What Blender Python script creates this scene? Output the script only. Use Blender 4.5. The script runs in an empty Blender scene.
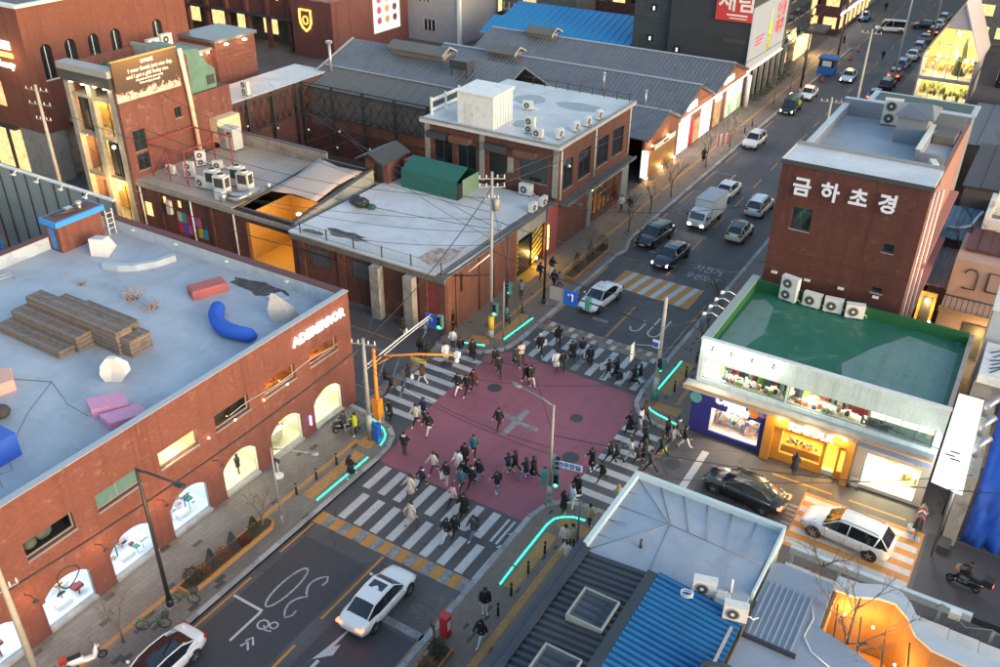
import bpy, math, random
from mathutils import Vector, Matrix
R = math.radians
D = bpy.data
SC = bpy.context.scene
COL = SC.collection
rnd = random.Random(7)

# camera, sky, sun, exposure
cam = D.objects.new('camera', D.cameras.new('camera')); COL.objects.link(cam)
cam.data.sensor_width = 36; cam.data.lens = 32.58
cam.data.clip_start = 0.5; cam.data.clip_end = 2500
_f = Vector((-0.4414738, 0.73473578, -0.51503807)); _r = Vector((0.8538626, 0.52039312, 0.01047201)); _u = Vector((-0.27571644, 0.43514863, 0.85710333))
cam.matrix_world = Matrix(((_r.x, _u.x, -_f.x, 23.7), (_r.y, _u.y, -_f.y, -42.2), (_r.z, _u.z, -_f.z, 36.0), (0, 0, 0, 1)))
SC.camera = cam
W = D.worlds.new('World'); SC.world = W; W.use_nodes = True
_n = W.node_tree.nodes; _l = W.node_tree.links
sky = _n.new('ShaderNodeTexSky'); sky.sky_type = 'NISHITA'; sky.sun_disc = False
SUN_EL, SUN_AZ = R(7), R(100)
sky.sun_elevation = SUN_EL; sky.sun_rotation = SUN_AZ; sky.air_density = 1.0; sky.dust_density = 2.0; sky.ozone_density = 1.2
_bg = _n['Background']; _l.new(sky.outputs[0], _bg.inputs[0]); _bg.inputs[1].default_value = 0.15
sun = D.lights.new('sun', 'SUN'); sun.energy = 0.30; sun.angle = R(40); sun.color = (1.0, 0.86, 0.78)
so = D.objects.new('sun', sun); COL.objects.link(so)
_sd = Vector((math.sin(SUN_AZ) * math.cos(R(16)), math.cos(SUN_AZ) * math.cos(R(16)), math.sin(R(16))))
so.rotation_euler = _sd.to_track_quat('Z', 'Y').to_euler(); so.location = (60, -10, 60)
SC.view_settings.view_transform = 'Standard'; SC.view_settings.look = 'None'
SC.view_settings.exposure = 2.14; SC.view_settings.gamma = 1.0; SC.view_settings.use_curve_mapping = False
SC.cycles.use_denoising = True; SC.cycles.max_bounces = 6; SC.cycles.transparent_max_bounces = 12

# materials
MATS = {}
def _nt(name):
    m = D.materials.new(name); m.use_nodes = True
    nt = m.node_tree; b = nt.nodes['Principled BSDF']
    return m, nt, b
def _c(c): return (c[0], c[1], c[2], 1.0)
def _math(nt, op, a, b=None):
    n = nt.nodes.new('ShaderNodeMath'); n.operation = op
    for i, v in enumerate((a, b)):
        if v is None: continue
        if isinstance(v, (int, float)): n.inputs[i].default_value = v
        else: nt.links.new(v, n.inputs[i])
    return n.outputs[0]
def _mix(nt, f, a, b, mode='MIX'):
    n = nt.nodes.new('ShaderNodeMix'); n.data_type = 'RGBA'; n.blend_type = mode
    for i, v in ((0, f), (6, a), (7, b)):
        if isinstance(v, (int, float)): n.inputs[i].default_value = v
        elif isinstance(v, tuple): n.inputs[i].default_value = _c(v)
        else: nt.links.new(v, n.inputs[i])
    return n.outputs[2]
def _noise(nt, co, scale, detail=4, rough=.55, dist=0):
    n = nt.nodes.new('ShaderNodeTexNoise'); n.inputs['Scale'].default_value = scale
    n.inputs['Detail'].default_value = detail; n.inputs['Roughness'].default_value = rough; n.inputs['Distortion'].default_value = dist
    if co is not None: nt.links.new(co, n.inputs['Vector'])
    return n.outputs['Fac']
def _ramp(nt, f, lo, hi):
    n = nt.nodes.new('ShaderNodeMapRange'); n.inputs[1].default_value = lo; n.inputs[2].default_value = hi
    nt.links.new(f, n.inputs[0]); return n.outputs[0]
def _co(nt, kind):
    if kind == 'pos': return nt.nodes.new('ShaderNodeNewGeometry').outputs['Position']
    return nt.nodes.new('ShaderNodeTexCoord').outputs['Object']
def _wallco(nt):
    g = nt.nodes.new('ShaderNodeNewGeometry')
    s = nt.nodes.new('ShaderNodeSeparateXYZ'); nt.links.new(g.outputs['Position'], s.inputs[0])
    k = nt.nodes.new('ShaderNodeSeparateXYZ'); nt.links.new(g.outputs['True Normal'], k.inputs[0])
    sw = _math(nt, 'GREATER_THAN', _math(nt, 'ABSOLUTE', k.outputs[0]), _math(nt, 'ABSOLUTE', k.outputs[1]))
    u = _math(nt, 'ADD', _math(nt, 'MULTIPLY', s.outputs[1], sw), _math(nt, 'MULTIPLY', s.outputs[0], _math(nt, 'SUBTRACT', 1.0, sw)))
    c = nt.nodes.new('ShaderNodeCombineXYZ'); nt.links.new(u, c.inputs[0]); nt.links.new(s.outputs[2], c.inputs[1])
    return c.outputs[0], g.outputs['Position']
def _bump(nt, b, h, st, dist=.02):
    n = nt.nodes.new('ShaderNodeBump'); n.inputs['Strength'].default_value = st; n.inputs['Distance'].default_value = dist
    nt.links.new(h, n.inputs['Height']); nt.links.new(n.outputs[0], b.inputs['Normal'])
def M(name, c, r=.7, v=.14, s=2.5, b=.0, m=0., co='obj', dirt=None, coat=0., spec=.5, bs=None):
    """plain stuff: colour with two scales of unevenness, optional stains dirt=(colour, amount, scale)"""
    if name in MATS: return MATS[name]
    mt, nt, bs_ = _nt(name)
    bs_.inputs['Roughness'].default_value = r; bs_.inputs['Metallic'].default_value = m
    bs_.inputs['Coat Weight'].default_value = coat; bs_.inputs['Specular IOR Level'].default_value = spec
    if v or dirt:
        p = _co(nt, co)
        n1 = _noise(nt, p, s, 5, .6); n2 = _noise(nt, p, s * 7, 3, .6)
        f = _math(nt, 'ADD', _math(nt, 'MULTIPLY', n1, .65), _math(nt, 'MULTIPLY', n2, .35))
        col = _mix(nt, _ramp(nt, f, .3, .7), tuple(x * (1 - v) for x in c), tuple(min(1, x * (1 + v)) for x in c))
        if dirt:
            d = _noise(nt, p, dirt[2], 6, .65, .6)
            col = _mix(nt, _math(nt, 'MULTIPLY', _ramp(nt, d, .52, .68), dirt[1]), col, dirt[0])
        nt.links.new(col, bs_.inputs['Base Color'])
        if b: _bump(nt, bs_, n2, b)
        rr = _math(nt, 'ADD', _math(nt, 'MULTIPLY', n1, .18), r - .09); nt.links.new(rr, bs_.inputs['Roughness'])
    else: bs_.inputs['Base Color'].default_value = _c(c)
    MATS[name] = mt; return mt
def BRICK(name, c1, c2, mortar, bw=.23, rh=.078, ms=.010, stain=(.55, .48, .45), sa=.35, dark=.3):
    if name in MATS: return MATS[name]
    c1, c2 = [(c[0] * .86, c[1] * 1.06 + .003, c[2] * 1.1 + .003) for c in (c1, c2)]
    mt, nt, b = _nt(name); uv, pos = _wallco(nt)
    br = nt.nodes.new('ShaderNodeTexBrick'); nt.links.new(uv, br.inputs['Vector'])
    br.inputs['Color1'].default_value = _c(c1); br.inputs['Color2'].default_value = _c(c2); br.inputs['Mortar'].default_value = _c(mortar)
    br.inputs['Scale'].default_value = 1.0; br.inputs['Brick Width'].default_value = bw; br.inputs['Row Height'].default_value = rh
    br.inputs['Mortar Size'].default_value = ms; br.inputs['Mortar Smooth'].default_value = .2; br.inputs['Bias'].default_value = -.1
    n1 = _noise(nt, pos, .45, 6, .65); n2 = _noise(nt, pos, 1.6, 7, .75, .4); n3 = _noise(nt, pos, 9, 3)
    col = _mix(nt, _math(nt, 'MULTIPLY', _ramp(nt, n1, .42, .75), dark), br.outputs['Color'], tuple(x * .35 for x in c1))
    col = _mix(nt, _math(nt, 'MULTIPLY', _ramp(nt, n2, .56, .74), sa), col, stain)
    col = _mix(nt, _math(nt, 'MULTIPLY', n3, .25), col, c2)
    mp = nt.nodes.new('ShaderNodeMapping'); mp.inputs['Scale'].default_value = (1.6, 1.6, .07); nt.links.new(pos, mp.inputs[0])
    col = _mix(nt, _math(nt, 'MULTIPLY', _ramp(nt, _noise(nt, mp.outputs[0], 1.0, 5, .7), .5, .72), .45), col, tuple(x * .45 for x in c1))
    nt.links.new(col, b.inputs['Base Color']); b.inputs['Roughness'].default_value = .85; b.inputs['Specular IOR Level'].default_value = .25
    _bump(nt, b, _math(nt, 'SUBTRACT', 1.0, br.outputs['Fac']), .5, .012)
    MATS[name] = mt; return mt
def EMIT(name, c, st, v=0., s=3.):
    if name in MATS: return MATS[name]
    mt, nt, b = _nt(name); b.inputs['Base Color'].default_value = (.02, .02, .02, 1); b.inputs['Roughness'].default_value = .6
    b.inputs['Emission Strength'].default_value = st
    if v:
        n = _noise(nt, _co(nt, 'obj'), s, 4)
        nt.links.new(_mix(nt, _ramp(nt, n, .3, .7), tuple(x * (1 - v) for x in c), c), b.inputs['Emission Color'])
    else: b.inputs['Emission Color'].default_value = _c(c)
    MATS[name] = mt; return mt
def GLASS(name, tint=(.8, .85, .85), refl=.16):
    if name in MATS: return MATS[name]
    mt, nt, b = _nt(name); nt.nodes.remove(b); o = nt.nodes['Material Output']
    t = nt.nodes.new('ShaderNodeBsdfTransparent'); t.inputs[0].default_value = _c(tint)
    g = nt.nodes.new('ShaderNodeBsdfGlossy'); g.inputs['Roughness'].default_value = .04
    lw = nt.nodes.new('ShaderNodeLayerWeight'); lw.inputs[0].default_value = .5
    f = _math(nt, 'ADD', _math(nt, 'MULTIPLY', _math(nt, 'POWER', lw.outputs['Facing'], 4.0), .7), refl * .3)
    x = nt.nodes.new('ShaderNodeMixShader'); nt.links.new(f, x.inputs[0]); nt.links.new(t.outputs[0], x.inputs[1]); nt.links.new(g.outputs[0], x.inputs[2])
    nt.links.new(x.outputs[0], o.inputs[0]); MATS[name] = mt; return mt
def _asphalt():
    mt, nt, b = _nt('asphalt'); p = _co(nt, 'pos')
    n1 = _noise(nt, p, .16, 6, .6); n2 = _noise(nt, p, 1.3, 5, .6, .5); n3 = _noise(nt, p, 22, 2)
    st = nt.nodes.new('ShaderNodeMapping'); st.inputs['Scale'].default_value = (1.1, .03, 1); nt.links.new(p, st.inputs[0])
    n4 = _noise(nt, st.outputs[0], 1.0, 4, .6)
    vo = nt.nodes.new('ShaderNodeTexVoronoi'); vo.feature = 'DISTANCE_TO_EDGE'; vo.inputs['Scale'].default_value = .17
    wp = nt.nodes.new('ShaderNodeVectorMath'); wp.operation = 'ADD'; nz = nt.nodes.new('ShaderNodeTexNoise'); nz.inputs['Scale'].default_value = .9
    nt.links.new(p, nz.inputs['Vector']); nt.links.new(p, wp.inputs[0]); nt.links.new(nz.outputs['Color'], wp.inputs[1]); nt.links.new(wp.outputs[0], vo.inputs['Vector'])
    crack = _math(nt, 'LESS_THAN', vo.outputs['Distance'], .006)
    col = _mix(nt, _ramp(nt, n1, .35, .65), (.080, .073, .073), (.134, .122, .120))
    col = _mix(nt, _math(nt, 'MULTIPLY', _ramp(nt, n4, .45, .7), .5), col, (.056, .051, .052))
    col = _mix(nt, _math(nt, 'MULTIPLY', _ramp(nt, n2, .55, .75), .4), col, (.125, .118, .115))
    col = _mix(nt, _math(nt, 'MULTIPLY', n3, .5), col, (.055, .052, .055))
    col = _mix(nt, _math(nt, 'MULTIPLY', crack, .55), col, (.02, .02, .02))
    nt.links.new(col, b.inputs['Base Color']); nt.links.new(_math(nt, 'ADD', _math(nt, 'MULTIPLY', n2, .35), .50), b.inputs['Roughness'])
    _bump(nt, b, n3, .25, .01); MATS['asphalt'] = mt; return mt
def PAINT(name, c, wear=.5, worn=(.085, .08, .08)):
    if name in MATS: return MATS[name]
    mt, nt, b = _nt(name); p = _co(nt, 'pos')
    n1 = _noise(nt, p, 1.8, 7, .75, .3); n2 = _noise(nt, p, 16, 4, .7)
    f = _math(nt, 'ADD', _math(nt, 'MULTIPLY', n1, .6), _math(nt, 'MULTIPLY', n2, .4))
    col = _mix(nt, _ramp(nt, n1, .3, .7), tuple(x * .78 for x in c), c)
    col = _mix(nt, _math(nt, 'MULTIPLY', _ramp(nt, _noise(nt, p, .28, 6, .65, .6), .38, .66), .38), col, tuple(x * .55 for x in c))
    sm = nt.nodes.new('ShaderNodeMapping'); sm.inputs['Scale'].default_value = (1.3, .09, 1); nt.links.new(p, sm.inputs[0])
    col = _mix(nt, _math(nt, 'MULTIPLY', _ramp(nt, _noise(nt, sm.outputs[0], 1.0, 5, .65), .5, .7), .4), col, tuple(x * .5 for x in c))
    col = _mix(nt, _ramp(nt, f, .66 - wear * .28, .80 - wear * .2), col, worn)
    nt.links.new(col, b.inputs['Base Color']); b.inputs['Roughness'].default_value = .65; MATS[name] = mt; return mt
def PAVER(name, c1, c2, mortar, bw, rh, rotz=0., odd=(.06, .055, .05), oddp=.035, ms=.012):
    if name in MATS: return MATS[name]
    mt, nt, b = _nt(name); p = _co(nt, 'pos')
    mp = nt.nodes.new('ShaderNodeMapping'); mp.inputs['Rotation'].default_value = (0, 0, rotz); nt.links.new(p, mp.inputs[0])
    br = nt.nodes.new('ShaderNodeTexBrick'); nt.links.new(mp.outputs[0], br.inputs['Vector'])
    br.inputs['Color1'].default_value = (0, 0, 0, 1); br.inputs['Color2'].default_value = (1, 1, 1, 1); br.inputs['Mortar'].default_value = (.5, .5, .5, 1)
    br.inputs['Scale'].default_value = 1; br.inputs['Brick Width'].default_value = bw; br.inputs['Row Height'].default_value = rh
    br.inputs['Mortar Size'].default_value = ms; br.inputs['Bias'].default_value = 0
    n1 = _noise(nt, p, .5, 5, .6); n2 = _noise(nt, p, 12, 3)
    col = _mix(nt, br.outputs['Color'], c1, c2)
    col = _mix(nt, _math(nt, 'GREATER_THAN', br.outputs['Color'], 1 - oddp), col, odd)
    col = _mix(nt, br.outputs['Fac'], col, mortar)
    col = _mix(nt, _math(nt, 'MULTIPLY', _ramp(nt, n1, .4, .7), .35), col, tuple(x * .55 for x in c1))
    col = _mix(nt, _math(nt, 'MULTIPLY', n2, .3), col, tuple(x * .6 for x in c2))
    nt.links.new(col, b.inputs['Base Color']); b.inputs['Roughness'].default_value = .75
    _bump(nt, b, _math(nt, 'SUBTRACT', 1.0, br.outputs['Fac']), .3, .008); MATS[name] = mt; return mt
def ROOF(name, c, stain, rust, sa=.6, ra=.5, pool=None):
    """painted flat roof: faded patches, dark stains, rusty puddle marks, faint seams"""
    if name in MATS: return MATS[name]
    mt, nt, b = _nt(name); p = _co(nt, 'pos')
    n1 = _noise(nt, p, .22, 7, .65, .6); n2 = _noise(nt, p, .6, 7, .7, 1.2); n3 = _noise(nt, p, .33, 6, .7, .8); n4 = _noise(nt, p, 6, 4, .6)
    col = _mix(nt, _ramp(nt, n1, .35, .65), tuple(x * .80 for x in c), tuple(min(1, x * 1.12) for x in c))
    col = _mix(nt, _math(nt, 'MULTIPLY', _ramp(nt, n2, .57, .72), sa), col, stain)
    col = _mix(nt, _math(nt, 'MULTIPLY', _ramp(nt, n3, .62, .74), ra), col, rust)
    col = _mix(nt, _math(nt, 'MULTIPLY', n4, .22), col, tuple(x * .7 for x in c))
    br = nt.nodes.new('ShaderNodeTexBrick'); nt.links.new(p, br.inputs['Vector']); br.inputs['Scale'].default_value = 1; br.inputs['Brick Width'].default_value = 4.3; br.inputs['Row Height'].default_value = 1.05; br.inputs['Mortar Size'].default_value = .022
    br.inputs['Color1'].default_value = (0, 0, 0, 1); br.inputs['Color2'].default_value = (1, 1, 1, 1); col = _mix(nt, _math(nt, 'MULTIPLY', br.outputs['Color'], .13), col, tuple(x * .55 for x in c)); col = _mix(nt, _math(nt, 'MULTIPLY', br.outputs['Fac'], .22), col, tuple(x * .5 for x in c))
    nt.links.new(col, b.inputs['Base Color']); nt.links.new(_math(nt, 'ADD', _math(nt, 'MULTIPLY', n2, .5), .25), b.inputs['Roughness'])
    _bump(nt, b, n4, .15, .02); MATS[name] = mt; return mt

# mesh building
class MB:
    """collects shapes; build() links them as one mesh object"""
    def __init__(s): s.v = []; s.f = []; s.m = []; s.sm = []
    def add(s, vs, fs, mi=0, smooth=False):
        o = len(s.v); s.v += [tuple(v) for v in vs]; s.f += [tuple(i + o for i in f) for f in fs]
        s.m += [mi] * len(fs); s.sm += [smooth] * len(fs); return s
    def box(s, x0, y0, z0, x1, y1, z1, mi=0):
        if x1 < x0: x0, x1 = x1, x0
        if y1 < y0: y0, y1 = y1, y0
        if z1 < z0: z0, z1 = z1, z0
        return s.add([(x0, y0, z0), (x1, y0, z0), (x1, y1, z0), (x0, y1, z0), (x0, y0, z1), (x1, y0, z1), (x1, y1, z1), (x0, y1, z1)],
              [(0, 3, 2, 1), (4, 5, 6, 7), (0, 1, 5, 4), (1, 2, 6, 5), (2, 3, 7, 6), (3, 0, 4, 7)], mi)
    def cbox(s, c, d, mi=0): return s.box(c[0] - d[0] / 2, c[1] - d[1] / 2, c[2] - d[2] / 2, c[0] + d[0] / 2, c[1] + d[1] / 2, c[2] + d[2] / 2, mi)
    def prism(s, pts, z0, z1, mi=0, mtop=None):
        n = len(pts); a = sum(pts[i][0] * pts[(i + 1) % n][1] - pts[(i + 1) % n][0] * pts[i][1] for i in range(n))
        if a < 0: pts = pts[::-1]
        s.add([(x, y, z0) for x, y in pts] + [(x, y, z1) for x, y in pts], [tuple(range(n - 1, -1, -1))] + [(i, (i + 1) % n, n + (i + 1) % n, n + i) for i in range(n)], mi)
        s.f.append(tuple(len(s.v) - n + i for i in range(n))); s.m.append(mi if mtop is None else mtop); s.sm.append(False); return s
    def ext(s, pts, axis, a0, a1, mi=0):
        """polygon in the plane across `axis` ('x': (y,z) pairs, 'y': (x,z) pairs), extruded a0..a1"""
        n = len(pts)
        P = (lambda a, p: (a, p[0], p[1])) if axis == 'x' else (lambda a, p: (p[0], a, p[1]))
        return s.add([P(a0, p) for p in pts] + [P(a1, p) for p in pts], [tuple(range(n)), tuple(range(2 * n - 1, n - 1, -1))] + [(i, (i + 1) % n, n + (i + 1) % n, n + i)[::-1] for i in range(n)], mi)
    def cyl(s, a, b, r0, r1=None, n=8, mi=0, smooth=True, caps=True):
        a = Vector(a); b = Vector(b); r1 = r0 if r1 is None else r1
        d = (b - a).normalized(); u = d.orthogonal().normalized(); w = d.cross(u)
        vs = []
        for p, r in ((a, r0), (b, r1)):
            for i in range(n):
                t = 2 * math.pi * i / n; vs.append(p + u * (r * math.cos(t)) + w * (r * math.sin(t)))
        s.add(vs, [(i, (i + 1) % n, n + (i + 1) % n, n + i) for i in range(n)], mi, smooth)
        if caps:
            o = len(s.v) - 2 * n; s.f += [tuple(o + n - 1 - i for i in range(n)), tuple(o + n + i for i in range(n))]; s.m += [mi] * 2; s.sm += [False] * 2
        return s
    def tube(s, pts, r, n=6, mi=0, smooth=True):
        pts = [Vector(p) for p in pts]; rs = r if isinstance(r, (list, tuple)) else [r] * len(pts); vs = []; u = None
        for i, p in enumerate(pts):
            d = (pts[min(i + 1, len(pts) - 1)] - pts[max(i - 1, 0)]).normalized()
            u = (d.orthogonal() if u is None else (u - d * u.dot(d))).normalized(); w = d.cross(u)
            for k in range(n):
                t = 2 * math.pi * k / n; vs.append(p + u * (rs[i] * math.cos(t)) + w * (rs[i] * math.sin(t)))
        m = len(pts)
        s.add(vs, [(i * n + k, i * n + (k + 1) % n, (i + 1) * n + (k + 1) % n, (i + 1) * n + k) for i in range(m - 1) for k in range(n)], mi, smooth)
        o = len(s.v) - m * n; s.f += [tuple(o + n - 1 - k for k in range(n)), tuple(o + (m - 1) * n + k for k in range(n))]; s.m += [mi] * 2; s.sm += [smooth] * 2; return s
    def loft(s, rings, mi=0, smooth=True, closed=True, cap=True):
        n = len(rings[0]); vs = [v for r in rings for v in r]; m = len(rings); k1 = n if closed else n - 1
        s.add(vs, [(i * n + k, i * n + (k + 1) % n, (i + 1) * n + (k + 1) % n, (i + 1) * n + k) for i in range(m - 1) for k in range(k1)], mi, smooth)
        if cap and closed:
            o = len(s.v) - m * n; s.f += [tuple(o + n - 1 - k for k in range(n)), tuple(o + (m - 1) * n + k for k in range(n))]; s.m += [mi] * 2; s.sm += [smooth] * 2
        return s
    def ball(s, c, r, n=8, m=5, mi=0, smooth=True):
        rx, ry, rz = r if isinstance(r, (tuple, list)) else (r, r, r); vs = [(c[0], c[1], c[2] - rz)]
        for j in range(1, m):
            t = math.pi * j / m
            for i in range(n):
                p = 2 * math.pi * i / n; vs.append((c[0] + rx * math.sin(t) * math.cos(p), c[1] + ry * math.sin(t) * math.sin(p), c[2] - rz * math.cos(t)))
        vs.append((c[0], c[1], c[2] + rz)); fs = [(0, 1 + (i + 1) % n, 1 + i) for i in range(n)]
        for j in range(m - 2): fs += [(1 + j * n + i, 1 + j * n + (i + 1) % n, 1 + (j + 1) * n + (i + 1) % n, 1 + (j + 1) * n + i) for i in range(n)]
        o = 1 + (m - 2) * n; fs += [(o + i, o + (i + 1) % n, len(vs) - 1) for i in range(n)]
        return s.add(vs, fs, mi, smooth)
    def quad(s, a, b, c, d, mi=0): return s.add([a, b, c, d], [(0, 1, 2, 3)], mi)
    def mesh(s, name, mats, off=(0, 0, 0)):
        me = D.meshes.new(name); ox, oy, oz = off
        me.from_pydata([(x - ox, y - oy, z - oz) for x, y, z in s.v], [], s.f)
        for m in (mats if isinstance(mats, (list, tuple)) else [mats]): me.materials.append(m)
        me.polygons.foreach_set('material_index', s.m); me.polygons.foreach_set('use_smooth', s.sm)
        me.update(); return me
    def build(s, name, mats, parent=None, off=None):
        if off is None: off = tuple(parent['o']) if parent is not None and 'o' in parent else (0, 0, 0)
        o = D.objects.new(name, s.mesh(name, mats, off)); COL.objects.link(o)
        if parent is not None:
            o.parent = parent
        return o
def tag(o, label, cat=None, group=None, kind=None):
    if label: o['label'] = label
    if cat: o['category'] = cat
    if group: o['group'] = group
    if kind: o['kind'] = kind
    return o
def thing(name, label, cat, loc=(0, 0, 0), rz=0., group=None):
    """an Empty at the thing's base; with rz = 0 the parts may be given in world coordinates (abs_())"""
    o = D.objects.new(name, None); o.empty_display_size = .3; COL.objects.link(o); o.location = loc; o.rotation_euler = (0, 0, rz)
    return tag(o, label, cat, group)
ORIG = {}
class AB:
    """parts of a thing that are described in world coordinates"""
    def __init__(s, root): s.root = root; s.o = tuple(root.location)
    def __call__(s, name, mb, mats, parent=None):
        o = D.objects.new(name, mb.mesh(name, mats, s.o)); COL.objects.link(o); o.parent = parent or s.root; return o
def single(name, mb, mats, label, cat, base, group=None, kind=None):
    o = D.objects.new(name, mb.mesh(name, mats, base)); COL.objects.link(o); o.location = base; return tag(o, label, cat, group, kind)
def copy_tree(o, parent=None):
    c = o.copy(); COL.objects.link(c); c.parent = parent
    for ch in list(o.children): copy_tree(ch, c)
    return c
def structure(name, mb, mats, parent=None):
    o = D.objects.new(name, mb.mesh(name, mats)); COL.objects.link(o)
    if parent is not None: o.parent = parent
    else: o['kind'] = 'structure'
    return o
def text_mesh(body, size, depth=.02, bold=0., spacing=1.0, align='CENTER', line=1.0, shear=0.):
    cu = D.curves.new('text', 'FONT'); cu.body = body; cu.size = size; cu.extrude = depth; cu.offset = bold; cu.align_x = align; cu.align_y = 'CENTER'
    cu.space_character = spacing; cu.space_line = line; cu.shear = shear; cu.resolution_u = 2
    ob = D.objects.new('text', cu); COL.objects.link(ob); bpy.context.view_layer.update()
    me = D.meshes.new_from_object(ob.evaluated_get(bpy.context.evaluated_depsgraph_get())); D.objects.remove(ob); D.curves.remove(cu); return me
def text(name, body, size, mat, parent, loc, rot, depth=.02, off=(0, 0, 0), sx=1., **k):
    me = text_mesh(body, size, depth, **k); me.materials.clear(); me.materials.append(mat)
    for p in me.polygons: p.material_index = 0
    o = D.objects.new(name, me); COL.objects.link(o); o.location = tuple(a - b for a, b in zip(loc, off)); o.rotation_euler = rot; o.scale = (sx, 1, 1)
    if parent is not None: o.parent = parent
    return o
def lamp(parent, loc, energy, col=(1, .72, .38), r=.12, kind='POINT', rot=None, spot=90, size=(1, .2), off=(0, 0, 0)):
    li = D.lights.new('bulb', kind); li.energy = energy * .44; li.color = col
    if kind == 'AREA': li.shape = 'RECTANGLE'; li.size, li.size_y = size
    else: li.shadow_soft_size = r
    if kind == 'SPOT': li.spot_size = R(spot); li.spot_blend = .7
    o = D.objects.new('bulb', li); COL.objects.link(o); o.location = tuple(a - b for a, b in zip(loc, off)); o.parent = parent
    if rot is not None: o.rotation_euler = rot
    return o
def wallmb(mb, axis, c, t, a0, a1, z0, z1, holes=(), mi=0):
    """wall in plane axis=c, thickness t (towards +axis), from a0..a1, z0..z1 with holes (a0,a1,z0,z1[,rise])"""
    def bx(p0, p1, q0, q1):
        if p1 - p0 < 1e-4 or q1 - q0 < 1e-4: return
        if axis == 'x': mb.box(c, p0, q0, c + t, p1, q1, mi)
        else: mb.box(p0, c, q0, p1, c + t, q1, mi)
    br = sorted({a0, a1} | {min(max(h[i], a0), a1) for h in holes for i in (0, 1)})
    for p0, p1 in zip(br, br[1:]):
        sp = sorted((h[2], h[3]) for h in holes if h[0] < (p0 + p1) / 2 < h[1]); z = z0
        for q0, q1 in sp: bx(p0, p1, z, max(z, q0)); z = max(z, q1)
        bx(p0, p1, z, z1)
    for h in holes:
        if len(h) > 4 and h[4]:
            h0, h1, _, zt, rise = h[:5]; w = (h1 - h0) / 2; m = (h0 + h1) / 2; rad = (w * w + rise * rise) / (2 * rise); cz = zt - rad
            arc = [(m + w * (i / 8 - 1) if False else m - rad * math.sin(math.asin(min(1, w / rad)) * (1 - i / 6)), 0) for i in range(7)]
            arc = [(a, cz + math.sqrt(max(0, rad * rad - (a - m) ** 2))) for a, _ in arc]
            for sgn in (0, 1):
                pts = [(a if not sgn else 2 * m - a, z) for a, z in arc] + [(h1 if sgn else h0, zt + .001)]
                mb.ext(pts, axis, c + .001, c + t - .001, mi)
    return mb
def arch_pts(h0, h1, z0, zt, rise, n=12):
    w = (h1 - h0) / 2; m = (h0 + h1) / 2; rad = (w * w + rise * rise) / (2 * rise); cz = zt - rad; A = math.asin(min(1, w / rad))
    return [(h0, z0), (h1, z0)] + [(m + rad * math.sin(A * (1 - 2 * i / n)), cz + rad * math.cos(A * (1 - 2 * i / n))) for i in range(n + 1)]

# ground, road, markings, pavements
asphalt = _asphalt()
WHITE = PAINT('road_white', (.62, .60, .58), .45); WHITE2 = PAINT('road_white_faint', (.45, .44, .43), .95); YEL = PAINT('road_orange', (.62, .27, .06), .45)
REDP = PAINT('road_red', (.36, .112, .140), .50, (.135, .088, .098)); YEL2 = PAINT('road_orange_worn', (.50, .25, .08), .85)
road = structure('road', MB().quad((-500, -120, 0), (300, -120, 0), (300, 900, 0), (-500, 900, 0)), asphalt)
def mark(name, pts, m, z=.008):
    n = len(pts); a = sum(pts[i][0] * pts[(i + 1) % n][1] - pts[(i + 1) % n][0] * pts[i][1] for i in range(n))
    if a < 0: pts = pts[::-1]
    return structure(name, MB().add([(x, y, z) for x, y in pts], [tuple(range(n))]), m, road)
def bar(name, x0, y0, x1, y1, m, z=.008): return mark(name, [(x0, y0), (x1, y0), (x1, y1), (x0, y1)], m, z)
def ribbon(name, pts, w, m, z=.008):
    L = []; Rr = []
    for i, p in enumerate(pts):
        a = Vector(pts[max(i - 1, 0)]); b = Vector(pts[min(i + 1, len(pts) - 1)]); d = (b - a).normalized(); n = Vector((-d.y, d.x)) * w / 2
        L.append((p[0] + n.x, p[1] + n.y, z)); Rr.append((p[0] - n.x, p[1] - n.y, z))
    k = len(pts); mb = MB().add(L + Rr, [(k + i, k + i + 1, i + 1, i) for i in range(k - 1)])
    return structure(name, mb, m, road)
mark('red_crossing_surface', [(-5.6, -8.0), (-4.6, -8.1), (5.2, -8.0), (5.6, -5.6), (6.0, -5.0), (5.9, 4.6), (5.3, 7.0), (-4.6, 7.4), (-5.6, 6.9), (-6.4, 6.0), (-6.2, 1.2), (-6.0, -4.9), (-5.55, -6.2)], REDP, .004)
# south crossing: two staggered rows
for k in range(8): bar('crosswalk_stripe', -4.88 + 1.13 * k, -10.5, -4.36 + 1.13 * k, -8.25, WHITE)
for k in range(9): bar('crosswalk_stripe', -4.45 + 1.15 * k, -13.3, -3.93 + 1.15 * k, -10.95, WHITE)
bar('crosswalk_stripe', 4.05, -10.4, 4.2, -8.3, WHITE); bar('crosswalk_stripe', 4.42, -10.4, 4.57, -8.3, WHITE)
for k in range(18):
    x = -5.4 + .575 * k; bar('crossing_edge_block', x, -14.4 + .02 * (k % 3), x + .565, -13.42, YEL if k % 2 == 0 else WHITE2)
for (x, y) in ((4.9, -10.6), (4.95, -9.4)):
    mark('direction_arrow', [(x - .1, y - .45), (x + .1, y - .45), (x + .1, y), (x + .3, y), (x, y + .5), (x - .3, y), (x - .1, y)], WHITE)
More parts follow.
